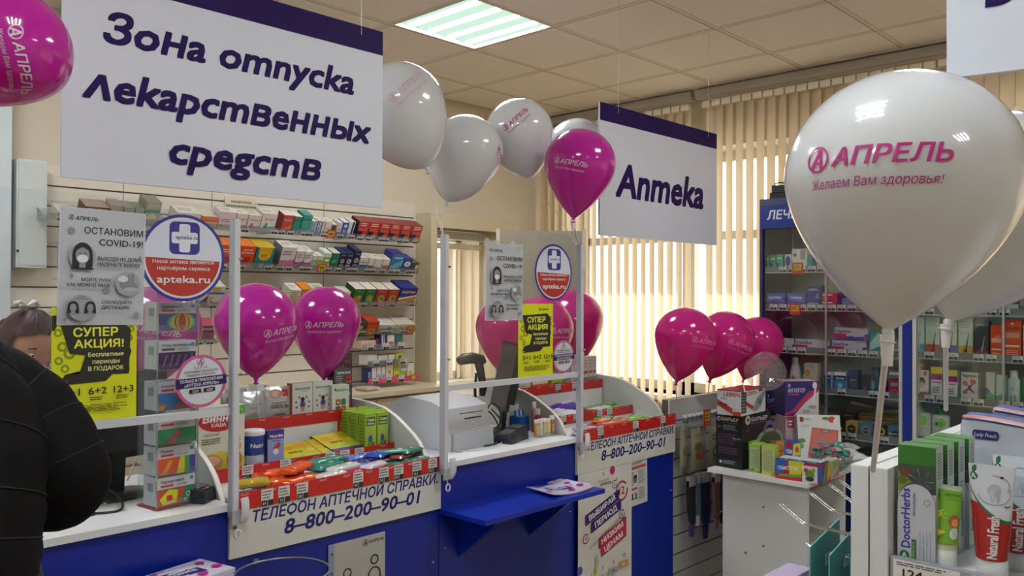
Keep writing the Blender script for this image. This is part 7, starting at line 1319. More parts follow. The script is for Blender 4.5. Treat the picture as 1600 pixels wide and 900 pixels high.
def facing(name, label, cat, pxl, pxr, pyb, dep, z, h, d, col, turn=0, tilt=0, **k):
    a = at(pxl, pyb, dep); c = at(pxr, pyb, dep); m = (a+c)/2; w = math.hypot((c-a).x, (c-a).y)/max(0.3, math.cos(R(turn)))
    return carton(name, label, cat, w, d, h, col, loc=(m.x, m.y, z), rz=R(rr_+turn), tilt=R(tilt), **k)
facing('medical_carton', 'pale pink medical carton under the violet inhaler carton', 'carton', 1226, 1282, 690, 4.36, ZT+0.0005, 0.205, 0.10, '#b9a3a8', F=[('r', 0.05, 0.72, 0.25, 0.95, '#a82a4c'), ('n', 0.08, 0.76, 0.22, 0.92, 2, WHT), ('r', 0, 0.95, 1, 1, '#a83058')], turn=10)
facing('inhaler_carton', 'violet and white inhaler carton at the back of the white table', 'carton', 1225, 1281, 650, 4.38, ZT+0.206, 0.18, 0.12, '#2c1f6a', turn=10, top='#c9b9c4', F=[('p', [(0.0, 0.0), (0.3, 0.1), (1.0, 0.72), (1, 0.8), (0.7, 0.7), (0.2, 0.15), (0, 0.1)], '#a8285c'), ('p', [(0.25, 0.0), (1, 0.0), (1, 0.72), (0.6, 0.38)], '#c6c0bc'), ('logo', 0.12, 0.88, 0.045, '#c9cfe6'), ('t', 0.34, 0.68, 0.12, 'ИНГАЛЯТОР', '#b9bcdc', {'w': 0.5, 'b': 0.02}), ('r', 0.09, 0.60, 0.42, 0.65, '#b03a6c'), ('e', 0.88, 0.88, 0.07, 0.1, '#d8d2d6'), ('p', [(0.8, 0.35), (0.84, 0.35), (0.93, 0.82), (0.88, 0.82)], '#d6d8da'), ('e', 0.8, 0.25, 0.12, 0.05, '#8d9494'), ('e', 0.62, 0.12, 0.12, 0.06, '#9aa09e')])
SC = facing('scale_carton', 'white carton showing a coral bathroom scale, leaning on the inhaler carton', 'carton', 1250, 1316, 698, 4.24, ZT+0.004, 0.225, 0.035, '#c9cccb', turn=-4, tilt=-13, side='#b3b6b6', F=[('poly', [(0.18, 0.0), (0.86, 0.0), (0.95, 0.66), (0.34, 0.72)], '#b8584c'), ('p', [(0.24, 0.0), (0.82, 0.0), (0.90, 0.62), (0.37, 0.68)], '#c0665a'), ('r', 0.54, 0.60, 0.74, 0.67, '#5c5a50'), ('r', 0.57, 0.615, 0.71, 0.655, '#8f9488'), ('r', 0.06, 0.84, 0.15, 0.95, '#8a2f2a'), ('t', 0.24, 0.87, 0.06, 'MARTA', '#3a3a3a', {'w': 0.16}), ('e', 0.80, 0.90, 0.09, 0.07, '#b8403a'), ('e', 0.90, 0.86, 0.06, 0.06, '#d6d0c4'), ('e', 0.66, 0.92, 0.08, 0.035, '#3a7a3c'), ('e', 0.08, 0.42, 0.09, 0.05, '#4a8a44'), ('e', 0.06, 0.30, 0.06, 0.06, '#5a9a50'), ('n', 0.08, 0.72, 0.3, 0.78, 2, '#9aa09c')])
facing('tea_carton', 'orange carton with silver oval in front of the scale carton', 'carton', 1211, 1238, 705, 3.98, ZT+0.0005, 0.14, 0.04, '#b87430', turn=22, F=[('e', 0.66, 0.42, 0.26, 0.22, '#a9a9b0'), ('n', 0.2, 0.66, 0.8, 0.72, 1, '#5a3a1c'), ('r', 0, 0.9, 1, 1, '#c98a3c')])
for i, (px, l) in enumerate(((1196, 'blue capped clear bottle at left among the table cartons'), (1206, 'blue capped clear bottle at right among the table cartons'))):
    c = at(px, 700, 3.93); t = thing('mouthwash_bottle', l, 'bottle', (c.x, c.y, ZT+0.0005)); b = MB(); b.lathe([(0.016, 0), (0.017, 0.09), (0.010, 0.105)], M('#3a5a9a', 0.15, coat=0.5), 16); b.build('bottle', t); b = MB(); b.lathe([(0.012, 0.100), (0.014, 0.125), (0.0, 0.128)], M('#4a6ab0', 0.2), 14); b.build('cap', t)
gl = [('r', 0.05, 0.05, 0.95, 0.9, '#a9b88a'), ('n', 0.15, 0.15, 0.85, 0.82, 9, '#7f8c66'), ('r', 0.1, 0.06, 0.4, 0.12, '#4a5a3a')]
pbox('diet_carton', 'lime green carton furthest left beside the black carton', 'carton', (1174, 733), (1187, 729), (1166, 730), ZT, 0.130, '#7fae34', top='#a3c84a', L=gl, F=[('n', 0.2, 0.2, 0.8, 0.8, 6, '#5a8a24')])
pbox('diet_carton', 'lime green carton in the middle with open green side', 'carton', (1188, 739), (1196, 734), (1175, 736), ZT, 0.130, '#86b83a', top='#a9cc50', L=gl, F=[('e', 0.6, 0.6, 0.3, 0.1, '#3c4a24')])
pbox('diet_carton', 'lime green carton just left of the multicoloured bar box', 'carton', (1211, 744), (1217, 740), (1196, 740), ZT, 0.135, '#a9b84a', top='#a9cc50', L=[('r', 0.03, 0.1, 0.97, 0.88, '#b3bc8c'), ('r', 0, 0, 1, 0.1, '#c9c44a'), ('n', 0.12, 0.15, 0.88, 0.85, 9, '#8a9068')])
# open counter box with bars
t = thing('bar_display_box', 'multicoloured open box of children bars at the front edge of the white table', 'display box', tuple(onZ(1212, 748, ZT)), (0, 0, 0)); c0 = onZ(1212, 747, ZT); c1 = onZ(1285, 758, ZT); u = (c1-c0); w = u.length; t.rotation_euler = (0, 0, math.atan2(u.y, u.x)); t.location = (c0.x, c0.y, ZT+0.0005)
b = MB(); hh = 0.088; dd = 0.095
b.box(0, 0, 0, w, 0.004, hh, '#2b57a8'); b.box(0, dd-0.004, 0, w, dd, hh, '#a82a4c'); b.box(0, 0, 0, 0.004, dd, hh, '#2b57a8'); b.box(w-0.004, 0, 0, w, dd, hh, '#a82a4c'); b.box(0, 0, 0, w, dd, 0.004, '#c9c9c4')
p = P(b, Fr((0, 0, 0), (1, 0, 0), (0, 0, 1)), w, hh); p.r(0, 0, 1, 1, '#a81f44'); p.poly([(0, 0.3), (0, 1), (0.25, 1), (0.2, 0.55), (0.15, 0.3)], '#2b63b4'); p.poly([(0.28, 1), (0.62, 1), (0.55, 0.35), (0.30, 0.30)], '#c9c42a'); p.poly([(0.1, 0.28), (0.75, 0.34), (0.75, 0.22), (0.05, 0.14)], '#6a9a3a'); p.poly([(0.0, 0.12), (0.5, 0.16), (0.5, 0), (0, 0)], '#b8302c'); p.t(0.27, 0.52, 0.17, 'ГЕМАТОГЕН', WHT, w=0.44, b=0.04, rot=4)
p.r(0.58, 0.02, 0.90, 0.85, '#cfcfc8'); p.e(0.74, 0.42, 0.10, 0.26, '#6a8a3a'); p.e(0.66, 0.62, 0.05, 0.12, '#b83a4a'); p.e(0.82, 0.66, 0.04, 0.12, '#7aa83a'); p.e(0.74, 0.2, 0.09, 0.12, '#34343a'); p.r(0.91, 0.1, 1, 0.9, '#2b57a8')
P(b, Fr((w, 0, 0), (0, 1, 0), (0, 0, 1)), dd, hh).run([('r', 0, 0, 1, 1, '#8a2a4c'), ('p', [(0, 0), (0.4, 1), (0.6, 1), (0.3, 0)], '#3a9a5a'), ('p', [(0.5, 0), (0.7, 1), (1, 1), (1, 0.3)], '#b8a03a')]); b.build('box', t)
b = MB(); b.box(0.0, dd, 0.0, w*0.36, dd+0.004, 0.165, '#2b63b4'); p = P(b, Fr((0, dd, 0), (1, 0, 0), (0, 0, 1)), w*0.36, 0.165); p.poly([(0.5, 0.55), (1, 0.6), (1, 0.95), (0.6, 0.9)], '#c9c44a'); p.e(0.32, 0.85, 0.20, 0.12, '#a81f3c'); p.e(0.8, 0.75, 0.12, 0.08, '#b8563a'); p.t(0.3, 0.62, 0.1, 'ГЕМ', WHT, w=0.35, b=0.04); p.n(0.05, 0.1, 0.95, 0.45, 4, '#b9c4d6'); b.build('header_card', t)
for i in range(9):
    b = MB(); x = 0.012+i*(w-0.02)/9; b.box(x, 0.01, 0.006, x+(w-0.02)/9-0.003, dd-0.008, 0.094, ('#5f8aa8', '#86a86a', '#3f5f8f')[i % 3]); b.box(x, 0.012, 0.094, x+(w-0.02)/9-0.003, dd-0.01, 0.0945, '#c9d0d0'); o = b.build('fruit_bar'); o.matrix_world = Matrix.Translation(t.location) @ Matrix.Rotation(t.rotation_euler.z, 4, 'Z'); tag(o, 'slim foil bar standing in the multicoloured open box', 'bar', 'bars inside the multicoloured box')
pbox('bar_carton', 'pale multicoloured carton behind the open bar box', 'carton', (1300, 748), (1311, 743), (1262, 738), ZT, 0.080, '#9fae7a', dmin=0.05, top='#b9c0a8', F=[('p', [(0, 0), (1, 0.5), (1, 0)], '#a87a9a'), ('n', 0.1, 0.5, 0.9, 0.9, 3, '#7a8a5a')])
# bowl of sweets
bc = onZ(1305, 735, ZT); t = thing('glass_bowl', 'round clear glass bowl heaped with wrapped sweets on the table corner', 'bowl', (bc.x, bc.y+0.02, ZT+0.001)); b = MB()
b.lathe([(0.045, 0), (0.075, 0.02), (0.094, 0.045), (0.103, 0.078), (0.100, 0.078), (0.090, 0.045), (0.072, 0.024), (0.0, 0.006)], glassy('bowl_glass', tint=(0.85, 0.86, 0.86), refl=0.12, body=0.08), 32); b.build('glass', t)
rd = random.Random(5)
for i in range(34):
    a = rd.random()*6.28; r_ = 0.078*math.sqrt(rd.random()); z = 0.016+0.0022*i+0.022*(1-(r_/0.09)**2)*(0.3+0.7*i/34)+(0.0 if r_ < 0.05 else 0.018)
    c, nm = (('#2f9a84', 'teal'), ('#3aa890', 'light teal'), ('#b87a9a', 'rose'), ('#8a8f8c', 'grey'), ('#27806c', 'dark teal'), ('#c9b0bc', 'pale pink'))[i % 6]
    pbar('%s twist-wrapped sweet in the heap of the clear glass bowl' % nm, (bc.x+r_*math.cos(a), bc.y+0.02+r_*math.sin(a), ZT+z), 0.055, 0.022, 0.014, foil(c), None, rd.random()*6.28, '%s sweets in the glass bowl' % nm, 'wrapped_candy', 'candy', 100+i, pitch=rd.uniform(-0.6, 0.6), twist=True)
for i, (px, py, l, c) in enumerate(((1322, 706, 'white and teal cotton packet behind the glass bowl', '#3a9a8c'), (1344, 716, 'white and teal cotton packet right of the glass bowl', '#c6cfcf'), (1338, 700, 'crumpled white packet on the table edge behind the bowl', '#c9cdd6'))):
    c_ = onZ(px, py+8, ZT+0.01); bag('cotton_packet', l, 'packet', 0.14, 0.10, 0.055, M('#cbd2d2', 0.35), [('n', 0.1, 0.2, 0.9, 0.8, 4, c)], (c_.x, c_.y, ZT+0.030), rz=R(-50+i*25), lay=True, seed=30+i)
# small paper certificate ball: dark red badge on the cabinet base
t = None
# ================================================================ FOREGROUND GONDOLA
gw = M('#c9cccf', 0.4, noise=0.015); gtop = M('#dfe1e2', 0.35)
t = thing('gondola_shelf', 'white shelf unit with price rail in the lower right foreground', 'shelf unit', (1.8, 0.15, 0)); L = Matrix.Translation(-Vector(t.location))
for y0, y1 in ((0.500, 0.5285), (0.5315, 0.560)): b = MB(L); b.box(1.43, y0, 0, 2.06, y1, 1.314, gw); b.box(1.43, y0, 1.314, 2.06, y1, 1.316, gtop); b.build('end_panel', t)
for z in (1.164, 0.80, 0.42): 
    b = MB(L); b.box(1.452, -0.55, z-0.02, 2.06, 0.499, z, gtop); b.build('shelf', t)
b = MB(L); b.box(2.061, -0.55, 0, 2.075, 0.56, 1.19, gw); b.build('back_panel', t)
b = MB(L); b.box(1.436, -0.55, 1.100, 1.450, 0.498, 1.172, M('#9a9da8', 0.35)); b.build('price_rail', t)
for i, (y1, pr_, cents) in enumerate(((0.492, '124', '50'), (0.375, '68', '00'), (0.258, '97', '00'), (0.14, '112', '00'))):
    b = MB(L); b.box(1.433, y1-0.085 if i else y1-0.10, 1.110, 1.4355, y1, 1.170, tagm); w = 0.085 if i else 0.10
    p = P(b, Fr((1.433, y1, 1.110), (0, -1, 0), (0, 0, 1)), w, 0.06); p.n(0.05, 0.86, 0.95, 0.97, 2, '#44464c', i); p.t(0.30, 0.58, 0.22, pr_, INK, w=0.30, b=0.03); p.t(0.52, 0.62, 0.09, cents, INK); p.r(0.03, 0.2, 0.55, 0.5, '#26272c'); p.r(0.6, 0.2, 0.97, 0.7, '#8d8f98'); b.build('price_label', t)
for i, (x, y) in enumerate(((1.55, 0.70), (1.685, 0.70), (1.785, 0.70), (1.84, 0.70))):
    z = 1.166; h = thing('display_hook', ['chrome double hook nearest the camera on the white end panel', 'chrome double hook second from the camera on the end panel', 'chrome double hook third from the camera on the end panel', 'chrome double hook furthest from the camera on the end panel'][i], 'hook', (x, 0.562, z)); b = MB()
    for dx in (-0.005, 0.005): b.tube([(dx, 0.0, -0.004), (dx, 0.13, 0.0), (dx, 0.134, 0.0), (dx, 0.138, 0.002), (dx, 0.180, 0.028)], 0.0015, M('#d3d6da', 0.12, 1.0), 8)
    b.tube([(-0.005, 0.180, 0.028), (0.0, 0.183, 0.030), (0.005, 0.180, 0.028)], 0.0015, M('#d3d6da', 0.12, 1.0), 8); b.build('wire', h)
    b = MB(); b.box(-0.018, -0.0015, -0.018, 0.018, 0.0015, 0.018, M('#c3c6ca', 0.2, 0.9)); b.build('plate', h)
TEAL = M('#5aaeb0', 0.45, noise=0.05)
for i, (x0, x1, y, ztl, ztr, l) in enumerate(((1.505, 1.640, 0.665, 1.142, 1.150, 'teal packet card hung nearest the camera below the chrome hooks'), (1.520, 1.650, 0.635, 1.130, 1.140, 'teal packet card just behind the nearest one'), (1.545, 1.66, 0.605, 1.125, 1.135, 'teal packet card closest to the white end panel'))):
    t = thing('packet_card', l, 'packet', ((x0+x1)/2, y, 0.96)); xm = (x0+x1)/2; b = MB()
    b.prism([(x0-xm, 0), (x1-xm, 0), (x1-xm, ztr-0.945), (x0-xm, ztl-0.965)], -0.0012, 0.0012, TEAL, mapf=lambda a, c, yy: (a, -yy, c))
    P(b, Fr((x0-xm, -0.0012, 0), (1, 0, 0), (0, 0, 1)), x1-x0, 0.15).n(0.15, 0.1, 0.85, 0.7, 9, '#2c7478', i); b.build('card', t)
    b = MB(); hx = 0.01; b.box(hx-0.012, -0.0030, 0.13, hx+0.012, -0.0020, 0.15, '#c9d6d8'); b.build('hang_tab', t)
h = thing('display_hook', 'chrome hook carrying the teal packet cards', 'hook', (1.582, 0.562, 1.108)); b = MB(); b.tube([(0, 0, 0), (0, 0.125, 0.002), (0, 0.145, 0.012)], 0.002, M('#d3d6da', 0.12, 1.0), 8); b.build('wire', h)
carton('tissue_pack', 'lilac and white packet box at the bottom below the teal cards', 'packet', 0.12, 0.05, 0.075, '#c0b4d0', F=[('p', [(0, 0), (1, 0.8), (1, 0)], '#8a6aa8'), ('e', 0.4, 0.6, 0.2, 0.2, '#d8d0e0')], top='#b9a8cc', loc=(1.58, 0.72, 0.98))
pr2 = M('#c9a9b0', 0.4)
b = MB(); b.box(1.60, 0.563, 0.95, 1.70, 0.578, 1.29, M('#c0a8ac', 0.35)); b.box(1.60, 0.5625, 0.95, 1.70, 0.5785, 1.10, M('#c9d6da', 0.35)); tag(b.build('hanging_packet', origin=True), 'flat pinkish packet pressed against the outer side of the end panel', 'packet')
# toothpaste cartons
ZG = 1.1645
herb = [('r', 0, 0, 1, 1, '#b3b8c2'), ('r', 0, 0.60, 1, 1, '#3a4a38'), ('r', 0, 0.84, 1, 1, '#2a6a22'), ('p', [(0, 0.60), (0, 0.78), (0.35, 0.70), (0.45, 0.6)], '#7a8a3a'), ('e', 0.18, 0.76, 0.14, 0.035, '#6a3a24'), ('e', 0.12, 0.70, 0.12, 0.04, '#5a6a24')]
for i in range(14): a = i*0.449; herb.append(('p', [(0.62, 0.70), (0.62+0.34*math.cos(a)-0.03, 0.70+0.11*math.sin(a)), (0.62+0.36*math.cos(a), 0.70+0.11*math.sin(a)+0.012)], '#3a4a6a' if i % 2 else '#6a7a8c'))
herb += [('d', 0.62, 0.70, 0.10, '#4a3a6a'), ('d', 0.80, 0.66, 0.08, '#54466f'), ('e', 0.5, 0.50, 0.498, 0.19, '#2c5a44', {'n': 40}), ('e', 0.5, 0.49, 0.498, 0.185, '#b3b8c2', {'n': 40}), ('r', 0, 0, 1, 0.49, '#b3b8c2'),
 ('t', 0.33, 0.375, 0.24, 'DoctorHerbs', '#2a2a90', {'rot': 90, 'w': 0.51, 'b': 0.03}), ('d', 0.19, 0.055, 0.13, '#1f6a34'), ('t', 0.19, 0.033, 0.045, 'A', '#c9d6c8', {'b': 0.04}), ('r', 0.38, 0.02, 0.50, 0.20, '#2a6a34'), ('t', 0.46, 0.11, 0.06, 'ЗУБНАЯ ПАСТА', '#b9c8b4', {'rot': 90, 'w': 0.14}), ('t', 0.48, 0.50, 0.06, 'ПИХТА и КОРА ДУБА', '#2a2a90', {'rot': 90, 'w': 0.20, 'b': 0.01})]
herb += [('t', 0.62+0.09*k, 0.16, 0.035, ('против воспаления дёсен', 'природная свежесть', 'укрепляет эмаль зубов', 'экстракты трав')[k], '#3a3a6a' if k % 2 else '#5a5c66', {'rot': 90, 'w': 0.24}) for k in range(4)] + [('g', 0.80, 0.53, 0.09, 0.02, '#7d8596')]
hs = [('r', 0, 0, 1, 1, '#a9b5ac'), ('n', 0.2, 0.72, 0.8, 0.95, 9, '#54565c'), ('n', 0.2, 0.4, 0.8, 0.65, 8, '#6a6e74'), ('t', 0.7, 0.3, 0.35, 'DoctorHerbs', '#3a4a4a', {'rot': 90, 'w': 0.3, 'b': 0.03})]
hl = ['green topped white toothpaste carton at the very front of the row', 'green topped toothpaste carton second from the front', 'green topped toothpaste carton third from the front', 'green topped toothpaste carton at the back, by the long white pack']
for i in range(4):
    b = MB(); w, d, h = 0.058, 0.040, 0.190; b.box(-w/2, 0, 0, w/2, d, h, '#aab5ac', F='#b3b8c2', T='#3f7a36')
    P(b, Fr((-w/2, 0, 0), (1, 0, 0), (0, 0, 1)), w, h).run(herb); P(b, Fr((w/2, 0, 0), (0, 1, 0), (0, 0, 1)), d, h).run(hs); P(b, Fr((-w/2, 0, h), (1, 0, 0), (0, 1, 0)), w, d).r(0, 0, 1, 1, '#3d7a34')
    o = b.build('toothpaste_carton'); o.location = (1.458+i*0.046, 0.4635-0.004*i, ZG); o.rotation_euler = (0, 0, R(-90+2)); tag(o, hl[i], 'toothpaste carton')
def tpaste(label, loc, rz, w, h, capc, body, ops, mid=None, lean=0.0, caph=0.028):
    t = thing('toothpaste_tube', label, 'toothpaste tube', loc, (lean, 0, rz)); b = MB(); n = 28; k = 16; vs = []
    hb = h-caph; rb = w*0.33
    def sec(v):
        s = v**0.85; a = rb+(w/2-rb)*s; d = rb*(1-s)+0.0008; return a, d
    for i in range(k+1):
        v = i/k; a, d = sec(v if v < 0.93 else 0.93+ (v-0.93)); d = 0.0009 if v > 0.94 else d
        for j in range(n): an = 2*math.pi*j/n; vs.append((a*math.sin(an), -d*math.cos(an), caph+hb*v))
    b.add(vs, [(i*n+j, i*n+(j+1) % n, (i+1)*n+(j+1) % n, (i+1)*n+j) for i in range(k) for j in range(n)], body, True); b.add(vs, [tuple(range(k*n, (k+1)*n)), tuple(range(n-1, -1, -1))], body)
    def g(u, v, l):
        vv = min(1, max(0, v/hb)); a, d = sec(vv); d = 0.0009 if vv > 0.94 else d; q = max(-1, min(1, (u-w/2)/(w/2)))*0.98; x = a*math.sin(q*math.pi/2); return (x, -d*math.cos(q*math.pi/2)-0.0006-l*1.2, caph+v)
    def grid(u0, v0, u1, v1, c, p, m=10):
        for i in range(m):
            for j in range(m): pass
    p = P(b, g, w, hb, lift=0.0004, step=0.00010)
    for o_ in ops:
        if o_[0] == 'G':   # curved patch subdivided so that it follows the tube
            _, top, bot, c = o_; m = 14; pts = []; 
            for i in range(m+1):
                for j in range(7): u = i/m; v0, v1 = bot(u), top(u); pts.append((u, v0+(v1-v0)*j/6))
            p.poly(pts, c, [(i*7+j, (i+1)*7+j, (i+1)*7+j+1, i*7+j+1) for i in range(m) for j in range(6)])
        else: p.run([o_])
    b.build('tube_body', t)
    b = MB(); b.lathe([(rb*1.02, 0), (rb*1.02, caph-0.001), (rb*0.8, caph+0.001)], M(capc, 0.35), 28); b.build('cap', t)
    return t
nf = [('G', lambda u: 0.62-0.12*u if u < 0.5 else 0.56-0.1*(u-0.5)*0, lambda u: 0.0, '#a01c1a'), ('G', lambda u: 1.0, lambda u: 0.86-0.62*math.sin(min(1, u*1.0)*math.pi/2)**0.8+0.16*u, '#1f6a44'), ('G', lambda u: 1.0, lambda u: 0.88-0.60*math.sin(min(1, u)*math.pi/2)**0.8+0.16*u, '#c6ccd6'),
 ('r', 0, 0.955, 1, 1, '#aab0ba'), ('d', 0.20, 0.87, 0.095, '#1f6a3c'), ('t', 0.20, 0.845, 0.06, 'A', '#c9d6c8', {'b': 0.04}),
 ('e', 0.56, 0.74, 0.11, 0.065, '#a9b0ba'), ('e', 0.52, 0.68, 0.035, 0.07, '#b3bac4'), ('e', 0.62, 0.68, 0.035, 0.07, '#a3aab4'), ('g', 0.56, 0.72, 0.30, 0.02, '#8a919c', {'a0': 200, 'a1': 380}), ('g', 0.56, 0.78, 0.26, 0.018, '#7a828e', {'a0': -30, 'a1': 100}), ('d', 0.66, 0.885, 0.03, '#2a3038'), ('g', 0.80, 0.60, 0.07, 0.03, '#2a6a4a', {'a0': 200, 'a1': 360}),
 ('t', 0.66, 0.25, 0.20, 'Natural Fresh', '#d8cfd2', {'rot': 90, 'w': 0.44, 'b': 0.04}), ('t', 0.24, 0.24, 0.04, 'зубная паста отбеливающая', '#c0607a', {'rot': 90, 'w': 0.36})]
tpaste('large red and white toothpaste tube standing on its cap in front', (1.472, 0.357, ZG), R(-88), 0.066, 0.172, '#c9cdd2', M('#bcc2cc', 0.3, coat=0.3), nf)
tpaste('red and white toothpaste tube half hidden behind the front one', (1.545, 0.340, ZG), R(-84), 0.066, 0.178, '#c9cdd2', M('#bcc2cc', 0.3, coat=0.3), nf)
kid = [('G', lambda u: 0.93, lambda u: 0.08, '#6fa82a'), ('r', 0, 0.955, 1, 1, '#a9b5a0'), ('d', 0.28, 0.82, 0.12, '#1f7a34'), ('t', 0.28, 0.795, 0.05, 'A', '#c9d6c8', {'b': 0.04}), ('t', 0.72, 0.84, 0.04, 'ДЕТСКАЯ', '#2a5a24', {'w': 0.44, 'b': 0.02}), ('t', 0.72, 0.77, 0.03, 'ЗУБНАЯ ПАСТА', '#2a5a24', {'w': 0.42}), ('d', 0.36, 0.56, 0.11, '#c9cc3a')]+[('p', [(0.36+0.14*math.cos(a), 0.56+0.06*math.sin(a)), (0.36+0.24*math.cos(a), 0.56+0.10*math.sin(a)), (0.36+0.14*math.cos(a+0.3), 0.56+0.06*math.sin(a+0.3))], '#c9cc3a') for a in [k*0.785 for k in range(8)]]+[('e', 0.78, 0.46, 0.17, 0.10, '#9a5a2c'), ('e', 0.80, 0.44, 0.11, 0.065, '#c98a50'), ('e', 0.80, 0.27, 0.14, 0.09, '#c0c8c4'), ('e', 0.36, 0.28, 0.2, 0.035, '#c9b83a'), ('e', 0.3, 0.24, 0.16, 0.03, '#c0ac30'), ('p', [(0.1, 0.10), (0.95, 0.06), (0.95, 0.13), (0.1, 0.16)], '#c9c43a'), ('t', 0.5, 0.095, 0.03, 'от 1 до 6 лет', '#a8302c', {'w': 0.5, 'b': 0.02})]
tpaste('lime green childrens toothpaste tube between the cartons and the red tube', (1.478, 0.425, ZG), R(-90), 0.050, 0.130, '#c4c9c4', M('#b3bfa8', 0.3, coat=0.3), kid)
carton('toothpaste_carton', 'violet topped toothpaste carton cut by the right edge of the photo', 'toothpaste carton', 0.058, 0.04, 0.190, '#b9bcc8', F=[('r', 0, 0, 1, 1, '#b9bcc8'), ('r', 0, 0.85, 1, 1, '#6a1f86'), ('r', 0, 0.62, 1, 0.85, '#3a4a3c'), ('e', 0.3, 0.72, 0.3, 0.05, '#4a8a54'), ('e', 0.5, 0.45, 0.498, 0.19, '#4a2a7a', {'n': 40}), ('e', 0.5, 0.44, 0.498, 0.185, '#b9bcc8', {'n': 40}), ('r', 0, 0, 1, 0.44, '#b9bcc8'), ('t', 0.40, 0.33, 0.24, 'DoctorHerbs', '#2a2a90', {'rot': 90, 'w': 0.5, 'b': 0.03}), ('d', 0.25, 0.05, 0.12, '#1f6a34')], top='#6a1f86', loc=(1.46, 0.268, ZG), rz=R(-90))
carton('toothpaste_carton', 'green sided toothpaste carton behind the violet topped one', 'toothpaste carton', 0.05, 0.04, 0.15, '#6a9a5a', loc=(1.56, 0.27, ZG), rz=R(-90), F=[('n', 0.1, 0.2, 0.9, 0.8, 7, '#c9d6c4')])
# long white packs
def lpack(label, x, yl, wid, z, h, d, ops, topc, seed):
    rd = random.Random(seed); b = MB(); n, m = 24, 12; loc = (x, yl, z)
    def s(u, v):  # local: u along width (0..1), v height
        return 0.010*math.sin(math.pi*u)*math.sin(math.pi*v)+0.0016*math.sin(23*u+4*v+seed)*math.sin(9*v)
    vs = [((i/n)*wid, -s(i/n, j/m), h*j/m+0.004*math.sin(9*i/n+seed)*(j/m)) for j in range(m+1) for i in range(n+1)]
    b.add(vs, [(j*(n+1)+i, j*(n+1)+i+1, (j+1)*(n+1)+i+1, (j+1)*(n+1)+i) for j in range(m) for i in range(n)], M('#bfc5d2', 0.28, coat=0.3), True)
    top = [((i/n)*wid, d*k/6, h+0.004*math.sin(9*i/n+seed)+0.010*math.sin(math.pi*k/6)) for k in range(7) for i in range(n+1)]
    b.add(top, [(k*(n+1)+i, k*(n+1)+i+1, (k+1)*(n+1)+i+1, (k+1)*(n+1)+i) for k in range(6) for i in range(n)], M(topc, 0.3, coat=0.3), True)
    stripe = [((i/n)*wid, 0.001+0.012*q, h+0.0055+0.004*math.sin(9*i/n+seed)+0.003*q) for q in range(2) for i in range(n+1)]
    b.add(stripe, [(i, i+1, n+1+i+1, n+1+i) for i in range(n)], '#c0502c')
    b.box(0, 0.001, 0, wid, d, h-0.003, M('#bfc5d2', 0.3)); b.box(-0.003, 0.004, 0.002, 0.0, d*0.8, h-0.004, M('#aab0c0', 0.3))
    p = P(b, lambda u, v, l: (u, -s(u/wid, v/h)-0.0018-l, v), wid, h, lift=0.0006, step=0.0003); p.run(ops)
    o = b.build('pad_pack'); o.location = loc; o.rotation_euler = (0, 0, R(-92)); return tag(o, label, 'pad pack')
lpack('long white hygiene pad pack with navy name label behind the toothpaste', 1.70, 0.462, 0.34, ZG, 0.205, 0.09, [('rr', 0.055, 0.865, 0.185, 0.945, '#231f6c', 0.35), ('t', 0.12, 0.888, 0.036, 'Lady Fresh', '#c9d0e0', {'w': 0.11, 'b': 0.02, 'sh': 0.2}), ('t', 0.285, 0.61, 0.085, 'Прокладки', '#1b1a3c', {'w': 0.26, 'b': 0.035, 'sh': 0.2}), ('t', 0.30, 0.48, 0.085, 'гигиенические', '#1b1a3c', {'w': 0.44, 'b': 0.05, 'sh': 0.2}), ('g', 0.66, 0.62, 0.012, 0.004, '#8a94b4'), ('g', 0.60, 0.55, 0.022, 0.006, '#8a94b4'), ('g', 0.64, 0.45, 0.03, 0.010, '#2a4aa0')], '#4a62b4', 1)
lpack('second hygiene pad pack with bright blue top behind the first', 1.80, 0.435, 0.34, ZG, 0.212, 0.09, [], '#2a5ac8', 2)
# ================================================================ PEOPLE
def skin_body(name, parent, verts, edges, radii, root, mat, sub=2):
    me = bpy.data.meshes.new(name); me.from_pydata([tuple(v) for v in verts], edges, []); o = bpy.data.objects.new(name, me); COL.objects.link(o)
    me.materials.append(mat); o.parent = parent
    m = o.modifiers.new('skin', 'SKIN'); m.use_smooth_shade = True
    s = o.modifiers.new('sub', 'SUBSURF'); s.levels = sub; s.render_levels = sub
    if not me.skin_vertices: 
        me.skin_vertices.new(name='skin') if hasattr(me.skin_vertices, 'new') else None
    if not me.skin_vertices:
        bm = __import__('bmesh').new(); bm.from_mesh(me); bm.verts.layers.skin.verify(); bm.to_mesh(me); bm.free()
    for i, r_ in enumerate(radii):
        sv = me.skin_vertices[0].data[i]; sv.radius = r_ if isinstance(r_, tuple) else (r_, r_); sv.use_root = (i == root)
    return o
SK = M('#b98570', 0.55, noise=0.04, nscale=30); COAT = M('#0b0b0d', 0.75, spec=0.15, bump=0.9, nscale=14)
